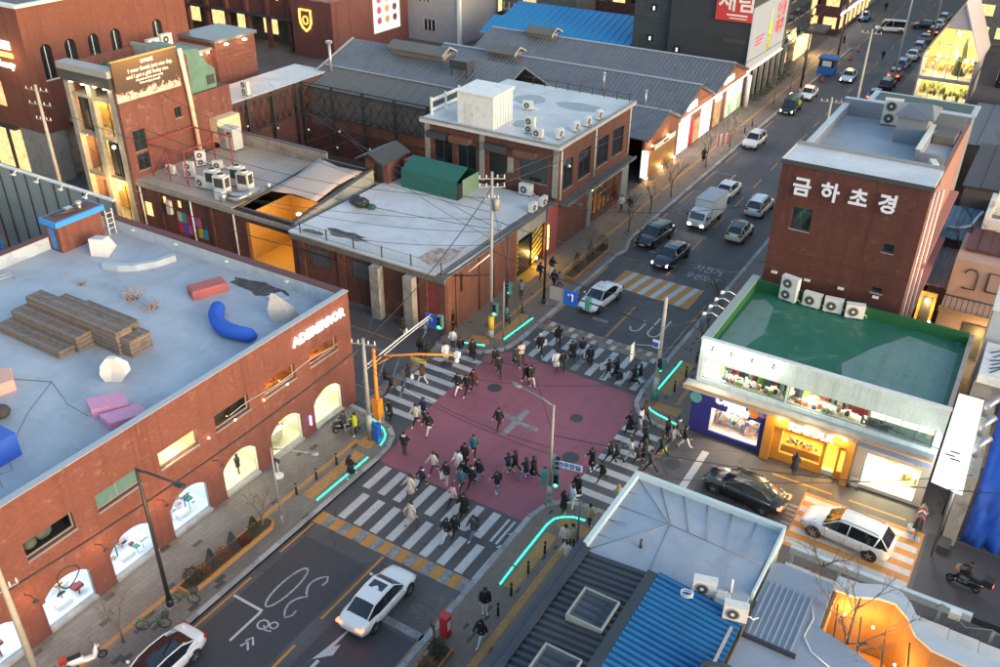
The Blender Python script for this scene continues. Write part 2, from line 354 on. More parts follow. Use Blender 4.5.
# north crossing
for k in range(9): bar('crosswalk_stripe', -5.0 + 1.18 * k, 7.55, -4.5 + 1.18 * k, 9.3, WHITE2 if k in (3, 4) else WHITE)
for k in range(8): bar('crosswalk_stripe', -4.5 + 1.18 * k, 9.7, -4.0 + 1.18 * k, 11.4, WHITE)
for k in range(24):
    for j in range(2):
        x = -5.2 + .41 * k + .2 * j; bar('crossing_edge_block', x, 11.55 + .7 * j, x + .4, 12.22 + .7 * j, (YEL2, WHITE2, YEL2, WHITE)[(k + j * 2) % 4])
# west crossing
for k in range(8): bar('crosswalk_stripe', -9.5, -3.55 + 1.15 * k, -6.15, -3.03 + 1.15 * k, WHITE)
for k in range(16): bar('crossing_edge_block', -10.3, -3.6 + .575 * k, -9.62, -3.05 + .575 * k, YEL2 if k % 2 else WHITE2)
# east crossing
for k in range(7): bar('crosswalk_stripe', 5.95, -4.05 + 1.17 * k, 8.55, -3.5 + 1.17 * k, WHITE)
for k in range(8): bar('crossing_edge_block', 8.75, -4.0 + 1.1 * k, 9.3, -3.45 + 1.1 * k, YEL2 if k % 2 else WHITE2)
bar('stop_line', 11.3, -.9, 11.75, 3.7, WHITE)
bar('crossing_mark', -.55, -1.65, -.1, 1.55, WHITE2); bar('crossing_mark', -.1, -.25, 1.35, .15, WHITE2); bar('crossing_mark', -1.5, .0, -.55, .4, WHITE2)
bar('tyre_line', -6.0, 1.05, 5.8, 1.10, PAINT('faint_line', (.16, .10, .11), .6), .0065)
# main road lines
bar('centre_line', -.30, -19.6, -.14, -14.5, YEL)
for y in (-23.3, -28, -33): bar('centre_line', -.30, y, -.14, y + 1.8, YEL)
bar('centre_line', -.1, 13.1, .06, 18.6, YEL)
for k in range(26): bar('centre_line', -.12, 25.2 + 6.0 * k, .03, 28.1 + 6.0 * k, YEL)
for (a, b) in ((-17.2, -14.5), (-24.6, -19.4), (-40, -30)): bar('edge_line', -5.3, a, -5.16, b, YEL)
bar('edge_line', -5.15, 13.2, -5.0, 18.6, YEL); bar('edge_line', -5.15, 19.5, -5.0, 24, YEL)
for k in range(14): bar('edge_line', -5.2, 34 + 7 * k, -5.06, 38 + 7 * k, YEL)
bar('edge_line', 4.7, 13, 4.84, 22, YEL2); bar('edge_line', 4.7, -30, 4.82, -15, YEL2)
bar('stop_line', 1.0, -18.1, 5.05, -17.65, WHITE2); bar('stop_line', -2.2, 15.0, -.9, 15.4, WHITE2)
bar('parking_line', -4.9, 29.2, -4.75, 31, WHITE); bar('parking_line', -3.2, 28.9, -2.6, 29.0, WHITE)
for y in (32.5, 38.6, 45.0, 51.5): bar('parking_line', -5.0, y, -2.9, y + .12, WHITE2)
bar('parking_line', -2.95, 32.5, -2.83, 35.0, WHITE2); bar('parking_line', -2.95, 50.0, -2.83, 52, WHITE)
bar('parking_line', -5.1, -20.85, -3.1, -20.7, WHITE); bar('parking_line', -3.2, -23.0, -3.05, -20.85, WHITE); bar('parking_line', -3.1, -25.4, -2.0, -25.25, WHITE2)
# speed humps: white bars slanting over orange
mark('speed_hump', [(-3.45, 21.0), (3.75, 20.5), (3.75, 24.3), (-3.45, 24.3)], YEL, .006)
for k in range(6):
    x = -3.1 + 1.1 * k; mark('hump_stripe', [(x, 21.0 - .07 * k), (x + .5, 20.97 - .07 * k), (x + 1.0, 24.28), (x + .5, 24.28)], WHITE, .010)
mark('speed_hump', [(18.0, -1.9), (24.65, -1.9), (24.75, 3.15), (18.0, 3.2)], YEL, .006)
for k in range(5): mark('hump_stripe', [(18.1, -1.6 + 1.0 * k), (24.6, -1.75 + 1.0 * k), (24.6, -1.25 + 1.0 * k), (18.1, -1.1 + 1.0 * k)], WHITE, .010)
# lettering on the road
def road_text(body, size, x, y, m, sy=1.6, rz=0., bold=.01):
    me = text_mesh(body, size, 0, bold); me.materials.clear(); me.materials.append(m); o = D.objects.new('road_lettering', me); COL.objects.link(o)
    o.location = (x, y, .008); o.scale = (1, sy, 1); o.rotation_euler = (0, 0, rz); o.parent = road; return o
WL = PAINT('road_white_lettering', (.55, .54, .53), .75)
ribbon('road_number', [(-3.15 + .42 * math.cos(a), -18.9 + 1.55 * math.sin(a)) for a in [i * math.pi / 10 for i in range(21)]], .11, WL)
ribbon('road_number', [(-1.65, -17.85), (-1.62, -17.5)] + [(-1.82 - .46 * abs(math.sin(k * math.pi / 9)) ** .8, -17.2 - 3.3 * k / 18) for k in range(19)] + [(-1.62, -20.2), (-1.65, -19.85)], .11, WL)
road_text('자전거', .92, 2.75, 28.1, WL, 1.5, 0, .012); road_text('우선도로', .80, 2.75, 26.4, WL, 1.5, 0, .012)
U = lambda cx, cy, w, h, n=8: [(cx - w / 2, cy + h)] + [(cx - w / 2 * math.cos(math.pi * i / n), cy - w * .7 * math.sin(math.pi * i / n)) for i in range(n + 1)] + [(cx + w / 2, cy + h)]
ribbon('road_number', U(2.9, 15.6, .9, 2.4), .14, WHITE); ribbon('road_number', U(1.35, 15.6, .8, .3)[1:-1] + [(1.75, 16.6), (1.5, 17.0)], .14, WHITE)
ribbon('turn_arrow', [(1.35, -27), (1.35, -21.6)], .2, WHITE); mark('turn_arrow', [(1.05, -21.7), (1.75, -21.0), (1.65, -20.3), (1.45, -20.6), (1.45, -18.9), (1.2, -20.8), (.95, -22.2)], WHITE, .0095)
for dx in (0, .35): ribbon('bicycle_chevron', [(-2.75 + .3, -22.6 - dx), (-2.3, -22.25 - dx), (-1.95, -22.6 - dx)], .12, WHITE)
def ring(cx, cy, r, n=14): return [(cx + r * math.cos(2 * math.pi * i / n), cy + r * math.sin(2 * math.pi * i / n)) for i in range(n + 1)]
ribbon('bicycle_symbol', ring(-2.45, -21.4, .28), .09, WHITE); ribbon('bicycle_symbol', ring(-1.95, -21.15, .2), .08, WHITE); ribbon('bicycle_symbol', [(-2.4, -21.4), (-2.1, -21.6), (-1.8, -21.5)], .08, WHITE)
# east street
for a, b in ((10.4, 15.2), (16.8, 22), (25.2, 33)): bar('edge_line', a, -4.35, b, -4.2, YEL)
for a, b in ((15.8, 19.4), (20.4, 23.6), (25.5, 30)): bar('edge_line', a, 3.75, b, 3.9, YEL)
for k in range(5): bar('lettering_bar', 17.45, -.2 + .42 * k, 18.0 + .2 * (k % 2), .0 + .42 * k, WHITE2)
# west street hatching
for k in range(4): ribbon('hatch_line', [(-13.8 + 1.1 * k, 2.2), (-11.8 + 1.1 * k, -1.9)], .12, WHITE2)
ribbon('hatch_line', [(-15.2, 2.3), (-10.4, 2.4), (-10.4, -2.2), (-13.8, -2.2), (-15.2, 2.3)], .12, WHITE2); bar('edge_line', -30, 3.9, -13, 4.02, YEL2)
# manhole covers
IRON = M('cast_iron', (.05, .05, .055), .5, .3, 20, .3)
for (x, y, r) in ((-6.6, -6.9, .55), (-3.6, 2.6, .5), (2.9, 2.5, .45), (4.5, -1.4, .55), (10.2, 1.4, .5), (7.6, -5.2, .0), (-8.2, 3.3, .5)):
    if r: structure('manhole_cover', MB().cyl((x, y, .004), (x, y, .016), r, n=18, smooth=False), IRON, road)
# tar repairs
TAR = M('tar_patch', (.050, .048, .052), .6, .25, 4, .1, co='pos')
for (a, b, c, d) in ((-5.5, -15.5, -5.0, -14.6), (-4.9, -26, -.5, -15.5), (.4, -26, 4.9, -18.3), (12.2, -.8, 15.2, 1.0), (24.9, -3.5, 40, 3.4), (-30, -2.5, -16.5, 2)): bar('tar_patch', a, b, c, d, TAR, .003)

# ---- pavements
PV1 = PAVER('paver_beige', (.185, .160, .138), (.23, .200, .170), (.11, .10, .09), .6, .3, R(90))
PV2 = PAVER('paver_warm', (.205, .155, .120), (.245, .188, .146), (.12, .10, .09), .4, .2, R(90), oddp=.03)
TACT = PAVER('tactile_orange', (.46, .235, .075), (.52, .28, .10), (.28, .15, .06), .3, .3, 0, (.40, .2, .07), .05)
GRAN = M('granite_kerb', (.30, .29, .28), .7, .2, 3, .15, co='pos', dirt=((.10, .10, .10), .5, 1.2)); GRAN2 = M('granite_pale', (.38, .37, .36), .7, .2, 3, .15, co='pos', dirt=((.16, .15, .14), .5, 1.2))
LED = EMIT('led_green', (.02, 1.0, .56), 1.5); LEDG = M('led_glow_tile', (.30, .34, .30), .5)
def pave(poly, kerb, m, tact, led, far=False):
    o = structure('pavement', MB().prism(poly, -.05, .12), m)
    k2 = []
    for i in range(len(kerb) - 1):
        a = Vector(kerb[i]); b = Vector(kerb[i + 1]); L = (b - a).length; n = max(1, round(L / 1.5)); d = (b - a) / L; p = Vector((-d.y, d.x))
        for j in range(n):
            q0 = a + d * (L * j / n + .008); q1 = a + d * (L * (j + 1) / n - .008); w = .32
            mb = MB().prism([tuple(q0), tuple(q1), tuple(q1 + p * w), tuple(q0 + p * w)], -.03, .135 + .004 * (j % 2))
            structure('kerb_stone', mb, GRAN if (i + j) % 3 else GRAN2, o)
    for t in tact: structure('tactile_strip', MB().prism(t, .1, .126), TACT, o)
    for t in led:
        a = [(x, y, .128) for x, y in t]; mb = MB().tube([(x, y, .135) for x, y in t], .042, 4, smooth=False); structure('led_strip', mb, LED, o)
    return o
def strip(x0, x1, y0, y1): return [(x0, y0), (x1, y0), (x1, y1), (x0, y1)]
LEDS = {'sw': [[(-6.25, -13.0), (-6.2, -8.3)], [(-8.5, -4.95), (-7.95, -5.1)], [(-7.7, -5.2), (-7.1, -5.5), (-6.7, -5.85), (-6.45, -6.3), (-6.3, -6.9)]],
        'nw': [[(-8.6, 6.4), (-8.0, 6.55), (-7.1, 6.85)], [(-6.35, 8.3), (-6.1, 12.4)]],
        'ne': [[(6.25, 8.1), (6.3, 12.7)], [(6.55, 6.1), (6.8, 5.85), (7.4, 5.62), (8.0, 5.5), (8.6, 5.3), (9.2, 5.2)]],
        'se': [[(6.3, -12.9), (6.25, -11.5)], [(6.25, -11.3), (6.22, -7.6), (6.35, -7.0), (6.7, -6.6), (7.2, -6.3), (7.9, -6.2)], [(8.8, -6.2), (9.4, -6.2)]]}
pave([(-11.2, -70), (-5.5, -70), (-5.5, -8), (-5.65, -6.7), (-6.1, -5.6), (-6.9, -4.9), (-8.2, -4.5), (-11.2, -4.3)],
     [(-5.5, -36), (-5.5, -8), (-5.65, -6.7), (-6.1, -5.6), (-6.9, -4.9), (-8.2, -4.5), (-10.7, -4.3)], PV1,
     [strip(-8.05, -7.75, -40, -7.2), strip(-7.3, -6.55, -13.1, -8.2), strip(-7.7, -6.7, -7.6, -6.4)], LEDS['sw'])
pave([(-10.6, 180), (-10.6, 5.2), (-8.4, 5.5), (-6.8, 6.2), (-5.8, 7.4), (-5.5, 9), (-5.5, 26.5), (-5.2, 27.8), (-5.75, 29.6), (-5.9, 31), (-5.9, 118), (-7.5, 123), (-10.6, 124)][1:],
     [(-5.9, 118), (-5.9, 31), (-5.75, 29.6), (-5.2, 27.8), (-5.5, 26.5), (-5.5, 9), (-5.8, 7.4), (-6.8, 6.2), (-8.4, 5.5), (-10.4, 5.2)][::-1][::-1], PV2,
     [strip(-8.0, -7.7, 8.2, 116), strip(-7.2, -6.5, 8.2, 12.6), [(-8.6, 6.6), (-6.9, 7.1), (-7.4, 8.2), (-8.7, 7.7)]], LEDS['nw'])
pave([(5.5, 118), (5.5, 8), (5.75, 6.2), (6.4, 5.2), (7.8, 4.7), (9.7, 4.55), (9.7, 118)],
     [(9.6, 4.55), (7.8, 4.7), (6.4, 5.2), (5.75, 6.2), (5.5, 8), (5.5, 60)], PV2,
     [strip(7.9, 8.2, 7.4, 70), strip(6.5, 7.3, 8.2, 12.8), strip(6.8, 8.6, 6.1, 7.0)], LEDS['ne'])
pave([(5.2, -70), (5.2, -7.6), (5.5, -6.3), (6.2, -5.5), (7.2, -5.2), (10.4, -5.1), (10.4, -70)],
     [(5.2, -36), (5.2, -7.6), (5.5, -6.3), (6.2, -5.5), (7.2, -5.2), (10.2, -5.1)], PV2,
     [strip(7.65, 8.05, -40, -7.6), strip(6.5, 7.2, -12.9, -8.2), strip(6.7, 8.6, -7.5, -6.6)], LEDS['se'])

# brick shop with the arched display windows
BR_A = BRICK('brick_red', (.200, .052, .040), (.245, .072, .054), (.115, .062, .054), stain=(.36, .25, .23), sa=.5)
ROOF_A = ROOF('roof_blue_grey', (.37, .415, .475), (.20, .215, .23), (.34, .33, .31), .35, .35)
CAP = M('coping_metal', (.40, .41, .43), .45, .1, 4, 0, .3, 'pos'); CAPR = M('coping_red', (.10, .025, .025), .6, .1)
PARA = M('parapet_blue_grey', (.36, .42, .49), .7, .14, 1.2, .1, co='pos', dirt=((.2, .22, .24), .5, .9))
FRAME = M('frame_dark', (.05, .055, .06), .45, .1); FRAMEW = M('frame_white', (.7, .7, .68), .5, .05); FRAMEG = M('frame_grey', (.22, .24, .25), .5, .1)
GL = GLASS('window_glass'); GLD = M('glass_dark', (.015, .02, .025), .06, 0, spec=.9); GLT = M('glass_teal_film', (.10, .19, .19), .25, .08)
SHOPW = M('shop_white', (.78, .80, .86), .6, .03); SHOPC = M('shop_cream', (.80, .74, .58), .6, .05)
LAMPW = EMIT('lamp_cool', (.82, .90, 1.0), 2.0); LAMPC = EMIT('lamp_cream', (1.0, .93, .74), 2.4); LAMPO = EMIT('lamp_orange', (1.0, .50, .12), 5.0); BULB = EMIT('lamp_bulb', (1.0, .72, .36), 9.0)
LIN = EMIT('lamp_white_line', (1., .97, .9), 3.5)
t = thing('brick_shop', 'wide red brick two-storey shop with six lit arched display windows and blue-grey roof terrace', 'building', (-22.5, -30, 0)); A = AB(t)
XF, XB, YN, YS, HZ = -10.8, -34.4, -3.72, -46.0, 8.5
cy = [-6.45 - 3.9 * k for k in range(7)]
arch = [(c - 1.36, c + 1.36, .28, 2.75, .72) for c in cy]; ups = [(c - 1.3, c + 1.3, 4.95, 5.98) for c in cy]
A('wall', wallmb(MB(), 'x', XF - .35, .35, YS, YN, 0, HZ, arch + ups), BR_A)
A('wall', wallmb(MB(), 'y', YN - .35, .35 - .002, XB, XF - .35, 0, HZ, [(-14.5, -13.3, .1, 2.4)]), BR_A)
A('wall', MB().box(XB, YS, 0, XB + .35, YN - .36, HZ - .01), BR_A); A('wall', MB().box(XB + .36, YS, 0, XF - .36, YS + .3, HZ - .01), BR_A)
A('roof', MB().box(XB + .36, YS + .31, 7.2, XF - .36, YN - .36, 7.55), ROOF_A)
for (a, b) in ((YN - .52, YN - .36),): A('parapet', MB().box(XB + .52, a, 7.552, XF - .37, b, 8.47), PARA)
A('parapet', MB().box(XB + .36, YS + .5, 7.552, XB + .515, YN - .37, 8.46), PARA)
A('coping', MB().box(XB - .06, YN - .56, 8.5, XF - .40, YN + .05, 8.56), [CAPR]); A('coping', MB().box(XB - .06, YS, 8.5, XB + .58, YN - .57, 8.555), CAPR)
A('coping', MB().box(XF - .39, YS, 8.5, XF + .035, YN + .05, 8.55), CAP)
A('roof_light_spot', MB().cbox((-30.5, YN - .58, 8.15), (.25, .16, .1)).cbox((-26, YN - .58, 8.15), (.25, .16, .1)).cbox((-21, YN - .58, 8.15), (.25, .16, .1)).cbox((-15.5, YN - .58, 8.15), (.25, .16, .1)), FRAMEW)
ITEM = [M('goods_%d' % i, c, .6, .1) for i, c in enumerate(((.03, .03, .035), (.6, .6, .62), (.03, .05, .22), (.42, .25, .10), (.55, .28, .25), (.25, .04, .04), (.05, .2, .15), (.30, .31, .34)))]
gr = random.Random(3)
for k, h in enumerate(arch):
    cool = k > 2; c = cy[k]
    w = A('display_window', MB().ext([(h[0] + .003, .06), (h[1] - .003, .06), (h[1] - .003, .295), (h[0] + .003, .295)], 'x', XF - .34, XF + .08), GRAN)
    room = MB(); wm = SHOPW if cool else SHOPC; x1 = XF - .36; x0 = XF - (2.6 if cool else 2.2)
    room.box(x0, h[0] - .3, .1, x1, h[1] + .3, .27).box(x0 - .1, h[0] - .3, .1, x0, h[1] + .3, 3.1).box(x0, h[0] - .4, .1, x1, h[0] - .3, 3.1).box(x0, h[1] + .3, .1, x1, h[1] + .4, 3.1).box(x0, h[0] - .3, 3.0, x1, h[1] + .3, 3.1)
    A('display_room', room, wm, w)
    A('ceiling_lamp', MB().box(x0 + .3, h[0], 2.93, x1 - .2, h[1], 2.985), LAMPW if cool else LAMPC, w)
    lamp(w, (XF - .9, c, 2.6), 34 if cool else 42, (.85, .92, 1) if cool else (1, .93, .76), .3, off=A.o)
    p = arch_pts(*h[:5]); A('pane', MB().ext(p, 'x', XF - .22, XF - .20), GL, w)
    fr = MB()
    for y in ((h[0] + .03, h[1] - .03) if k != 0 else (h[0] + .03, h[1] - .03)): fr.box(XF - .26, y - .03, .28, XF - .14, y + .03, 2.1)
    if k in (0, 1): fr.box(XF - .26, h[0] + .06, 1.95, XF - .14, h[1] - .06, 2.03)
    A('frame', fr, FRAMEG if cool else FRAMEW, w)
    if cool:
        for j in range(9):
            y = h[0] + .25 + gr.random() * 2.1; z = .3 + gr.random() * 1.0; x = XF - .5 - gr.random() * 1.5; s = .10 + gr.random() * .16; i = ITEM[gr.randrange(8)]
            kind = j % 3; mb = MB()
            if kind == 0: mb.cbox((x, y, z + s), (s * 1.6, s * 2.4, s * .9)).box(x - .03, y - .03, .28, x + .03, y + .03, z + s * .6)
            elif kind == 1: mb.tube([(x, y - s, z + .1), (x, y - s * .3, z + s), (x, y + s * .5, z + s * .8), (x, y + s * 1.3, z + .1)], [s * .3, s * .55, s * .5, s * .25], 6)
            else: mb.box(x - s, y - s, z, x + s, y + s, z + s * .5).cyl((x, y, .28), (x, y, z), .02, n=5)
            A('display_item', mb, i, w)
        A('display_stand', MB().box(x0 + .1, c - .9, .28, x0 + .7, c + .9, .75).box(XF - 1.1, c - .4, .28, XF - .7, c + .4, .55), wm, w)
    elif k == 1:
        ringp = [(XF - 1.2 + .3 * math.sin(a), c + .75 * math.cos(a), 1.1 + .62 * math.sin(a)) for a in [i * math.pi / 10 for i in range(21)]]
        A('round_display', MB().tube(ringp, .05, 6), M('brass_ring', (.45, .30, .12), .35, .1, m=.6), w); A('round_display', MB().cyl((XF - 1.35, c, .7), (XF - 1.33, c, 1.6), .6, n=16), SHOPC, w)
    elif k == 2: A('mannequin', MB().cyl((XF - .9, c + .45, .28), (XF - .9, c + .45, .9), .05, .05).loft([[(XF - .9 + r * math.cos(a), c + .45 + r * 1.3 * math.sin(a), z) for a in [j * math.pi / 4 for j in range(8)]] for z, r in ((.85, .13), (1.1, .12), (1.35, .16), (1.5, .12), (1.58, .05))]).ball((XF - .9, c + .45, 1.7), .1), ITEM[0], w)
kinds = ['amber', 'amber', 'dark', 'cream', 'teal', 'dark', 'dark']
for k, h in enumerate(ups):
    c = cy[k]; kd = kinds[k]
    w = A('window', MB().box(XF - .34, h[0] - .04, 4.86, XF + .07, h[1] + .04, 4.945), FRAMEG)
    fr = MB().box(XF - .30, h[0], 4.95, XF - .2, h[0] + .06, 5.98).box(XF - .30, h[1] - .06, 4.95, XF - .2, h[1], 5.98).box(XF - .30, h[0] + .06, 4.95, XF - .2, h[1] - .06, 5.02).box(XF - .30, h[0] + .06, 5.92, XF - .2, h[1] - .06, 5.98)
    if kd in ('teal',): fr.box(XF - .29, c - .03, 5.02, XF - .21, c + .03, 5.92)
    A('frame', fr, FRAMEG, w)
    A('pane', MB().box(XF - .26, h[0] + .06, 5.02, XF - .24, h[1] - .06, 5.92), GLT if kd == 'teal' else GL, w)
    if kd != 'teal':
        rm = MB(); x0 = XF - 1.7; rm.box(x0, h[0] - .2, 4.7, XF - .36, h[1] + .2, 4.86).box(x0 - .08, h[0] - .2, 4.7, x0, h[1] + .2, 6.3).box(x0, h[0] - .3, 4.7, XF - .36, h[0] - .2, 6.3).box(x0, h[1] + .2, 4.7, XF - .36, h[1] + .3, 6.3).box(x0, h[0] - .2, 6.2, XF - .36, h[1] + .2, 6.3)
        A('room', rm, {'amber': M('room_brown', (.30, .14, .05), .7), 'dark': M('room_dark', (.06, .05, .045), .8), 'cream': M('room_cream', (.75, .60, .36), .7)}[kd], w)
        if kd == 'amber': lamp(w, (XF - 1.0, c - .3, 5.9), 90, (1, .55, .16), .1, off=A.o); A('rack', MB().box(x0 + .1, c - 1, 4.87, x0 + .4, c + .8, 5.6).tube([(XF - .7, c - 1.0, 5.0), (XF - .7, c - .5, 5.4), (XF - .7, c + .1, 5.2)], .14, 6), M('rack_red_orange', (.55, .10, .03), .6, .3, 6), w)
        elif kd == 'cream': lamp(w, (XF - .8, c, 6.0), 150, (1, .83, .52), .15, off=A.o); A('wall_panel', MB().box(x0 + .02, c + .1, 5.1, x0 + .1, c + 1.1, 6.1), M('panel_amber', (.75, .40, .08), .6), w); A('ornament', MB().ball((x0 + .2, c + .6, 5.75), (.06, .16, .14), 6, 4), ITEM[0], w)
        elif k == 2: A('rack', MB().box(x0 + .1, c - 1.2, 4.87, x0 + .3, c + 1.1, 5.85), M('rack_amber', (.6, .30, .05), .6, .4, 4), w); lamp(w, (x0 + .6, c - .9, 6.1), 40, (1, .55, .15), .05, off=A.o)
        else: A('rack', MB().ball((XF - .8, c + .1, 5.3), (.3, .5, .4), 8, 5).ball((XF - .7, c - .7, 5.2), (.25, .4, .3), 8, 5), M('rack_grey', (.22, .21, .20), .8, .4, 3), w)
# lit sign letters and added lamps for the warm wall wash
SIGN = EMIT('sign_letters', (1.0, .93, .78), 1.3)
sg = A('sign_letters_back', MB().box(XF + .02, -9.0, 7.16, XF + .05, -4.4, 7.22), FRAMEW)
text('sign_letters', 'ADERERROR', .86, SIGN, t, (XF + .12, -6.7, 7.36), (R(90), 0, R(90)), .05, A.o, .94, bold=.012, spacing=1.04)
for y in (-20.1, -24.0, -27.9, -16.2):
    A('added_wash_lamp', MB().tube([(XF + .01, y, 3.3), (XF + .5, y, 3.55), (XF + .85, y, 3.45)], .025, 5).cyl((XF + .85, y, 3.46), (XF + .85, y, 3.36), .05, .14, n=8), FRAME)  # arms and shades added to carry the lights of the warm wash
    lamp(t, (XF + .85, y, 3.30), 42 if y < -18 else 14, (1, .46, .12), .12, off=A.o)
A('wall_light', MB().cbox((XF + .05, -8.3, 1.2), (.1, .1, .7)), EMIT('sign_violet', (.3, .1, 1.0), 3.0))
A('string_light', MB().tube([(XF + .06, -14.5 + i * .85, 5.45 + .1 * math.sin(i)) for i in range(12)], .015, 4), FRAMEW)
for y in (-16.2, -14.2, -11.9, -9.9): A('bulb_lamp', MB().ball((XF + .09, y, 4.95), .05, 6, 4), BULB)

# on the roof terrace (top 7.55)
ZR = 7.55
WOOD = M('deck_wood', (.15, .115, .095), .8, .35, 5, .2, dirt=((.055, .045, .04), .6, 2.0)); WOOD2 = M('deck_wood_grey', (.19, .155, .135), .8, .35, 5, .2, dirt=((.07, .06, .05), .6, 2.0))
t = thing('bleacher_steps', 'stepped seating of weathered brown wood boards on the blue-grey roof terrace', 'bleacher', (-27.3, -16.2, ZR)); 
def deck(x0, y0, x1, y1, z0, z1, board=.17, along='y'):
    b = MB().box(x0 + .02, y0 + .02, z0, x1 - .02, y1 - .02, z1 - .04).build('step_block', WOOD, t)
    n = max(1, round(((x1 - x0) if along == 'y' else (y1 - y0)) / board))
    for i in range(n):
        if along == 'y': MB().box(x0 + (x1 - x0) * i / n + .004, y0, z1 - .04, x0 + (x1 - x0) * (i + 1) / n - .004, y1, z1 + .004 * (i % 2)).build('plank', (WOOD, WOOD2)[i * 7 % 3 == 0], b)
        else: MB().box(x0, y0 + (y1 - y0) * i / n + .004, z1 - .04, x1, y0 + (y1 - y0) * (i + 1) / n - .004, z1 + .004 * (i % 2)).build('plank', (WOOD, WOOD2)[i * 7 % 3 == 0], b)
    for j in range(max(1, round((z1 - z0 - .05) / .14))):
        z = z0 + .03 + .14 * j
        MB().box(x1 - .018, y0, z, x1 + .006, y1, min(z + .12, z1 - .045)).box(x0, y0 - .006, z, x1, y0 + .018, min(z + .12, z1 - .045)).build('plank', (WOOD2, WOOD)[j % 2], b)

T0 = t.location
def dk(x0, y0, x1, y1, z0, z1): deck(x0 - T0[0], y0 - T0[1], x1 - T0[0], y1 - T0[1], z0, z1, .19, 'x')
dk(-26.3, -15.6, -18.0, -14.5, 0, 1.5); dk(-25.2, -14.495, -18.6, -13.6, 0, 1.15); dk(-24.0, -13.595, -19.4, -13.0, 0, .75)
dk(-26.4, -16.65, -20.3, -15.605, 0, 1.0); dk(-26.5, -17.7, -20.6, -16.655, 0, .5); dk(-17.995, -15.4, -17.2, -13.9, 0, 1.1)
# stair hut with blue trim
BLUE = M('paint_sky_blue', (.03, .24, .62), .5, .1); BLUE2 = M('paint_deep_blue', (.02, .08, .42), .45, .1)
t = thing('stair_hut', 'small red brick stair hut with bright blue fascia and blue door on the roof terrace', 'hut', (-33.4, -7, ZR)); A = AB(t)
A('wall', wallmb(MB(), 'x', -32.75, .25, -8.75, -5.2, ZR, 9.55), BR_A); A('wall', wallmb(MB(), 'y', -8.75, .25, -33.95, -32.76, ZR, 9.55, [(-33.75, -33.0, ZR + .02, 9.3)]), BR_A); A('wall', MB().box(-33.95, -8.49, ZR, -33.75, -5.2, 9.55), BR_A)
A('fascia', MB().box(-34.15, -8.95, 9.55, -32.3, -4.95, 9.95), BLUE); A('roof', MB().box(-34.0, -8.8, 9.951, -32.45, -5.1, 9.98), M('roof_rust_brown', (.12, .06, .05), .8, .3, 2))
d = A('door', MB().box(-33.74, -8.66, ZR + .03, -33.01, -8.60, 9.29), BLUE); A('handle', MB().cbox((-33.1, -8.7, 8.5), (.05, .06, .16)), CAP, d)
A('roof_pipe', MB().tube([(-33.6, -8.3, 10.05), (-33.1, -7.6, 10.1), (-32.8, -6.5, 10.05)], .06, 6).tube([(-33.4, -8.0, 10.05), (-33.0, -7.0, 10.2), (-33.2, -5.8, 10.05)], .05, 6), FRAME)
A('ventilator', MB().cyl((-33.0, -6.4, 9.98), (-33.0, -6.4, 10.3), .13).ball((-33.0, -6.4, 10.45), (.24, .24, .2), 10, 6).cbox((-33.3, -7.1, 10.15), (.4, .5, .3)), M('galvanised', (.45, .46, .47), .35, .1, m=.7))
A('ladder', MB().box(-32.32, -5.0, ZR, -32.27, -4.94, 9.5).box(-32.32, -4.45, ZR, -32.27, -4.39, 9.5).box(-32.31, -4.93, 8, -32.28, -4.46, 8.04).box(-32.31, -4.93, 8.4, -32.28, -4.46, 8.44).box(-32.31, -4.93, 8.8, -32.28, -4.46, 8.84).box(-32.31, -4.93, 9.2, -32.28, -4.46, 9.24), FRAMEW)
# sculptures and seats
def rel(mb, base): return mb
SCW = M('sculpture_white', (.62, .60, .58), .6, .06, 4, .1); 
single('white_sloped_box', MB().add([(-30.5, -8.0, ZR), (-29.3, -7.5, ZR), (-30.4, -5.9, ZR), (-31.6, -6.4, ZR), (-30.7, -7.8, 8.75), (-29.75, -7.4, 8.75), (-30.5, -6.3, 8.45), (-31.4, -6.7, 8.45)], [(3, 2, 1, 0), (4, 5, 6, 7), (0, 1, 5, 4), (1, 2, 6, 5), (2, 3, 7, 6), (3, 0, 4, 7)]), SCW, 'white tilted box with sloping top beside the blue-trimmed roof hut', 'sculpture', (-30.5, -7, ZR))
pts = [(-28.1, -8.9), (-26.9, -8.6), (-25.9, -7.8), (-25.2, -6.7), (-24.9, -5.3)]; nrm = []
for i, p in enumerate(pts):
    a = Vector(pts[max(0, i - 1)]); b = Vector(pts[min(4, i + 1)]); d_ = (b - a).normalized(); nrm.append((-d_.y * .42, d_.x * .42))
single('curved_bench', MB().prism([p for p in pts] + [(p[0] + n[0], p[1] + n[1]) for p, n in list(zip(pts, nrm))[::-1]], ZR, 8.0), PARA, 'long curved grey bench lying on the blue-grey roof terrace', 'bench', (-26.2, -7.5, ZR))
def slab(name, label, poly, z0, z1, m, base, bev=.08):
    mb = MB(); n = len(poly); cx = sum(p[0] for p in poly) / n; cyy = sum(p[1] for p in poly) / n
    ins = [(cx + (x - cx) * (1 - bev / 1), cyy + (y - cyy) * (1 - bev / 1)) for x, y in poly]
    mb.loft([[(x, y, z0) for x, y in poly], [(x, y, z1 - .07) for x, y in poly], [(x, y, z1) for x, y in ins]], smooth=False)
    return single(name, mb, m, label, 'bench', base)
slab('red_bench', 'dusty red block bench on the roof near the dark stain', [(-20.6, -8.2), (-19.5, -8.7), (-18.6, -6.5), (-19.7, -6.0)], ZR, 8.15, M('bench_red', (.36, .095, .085), .7, .15, 3), (-19.6, -7.3, ZR))
PINK = M('bench_pink', (.56, .26, .40), .65, .08, 3)
t = thing('zigzag_bench', 'two-part mauve pink angled bench near the front roof edge', 'bench', (-13.4, -19.7, ZR)); A = AB(t)
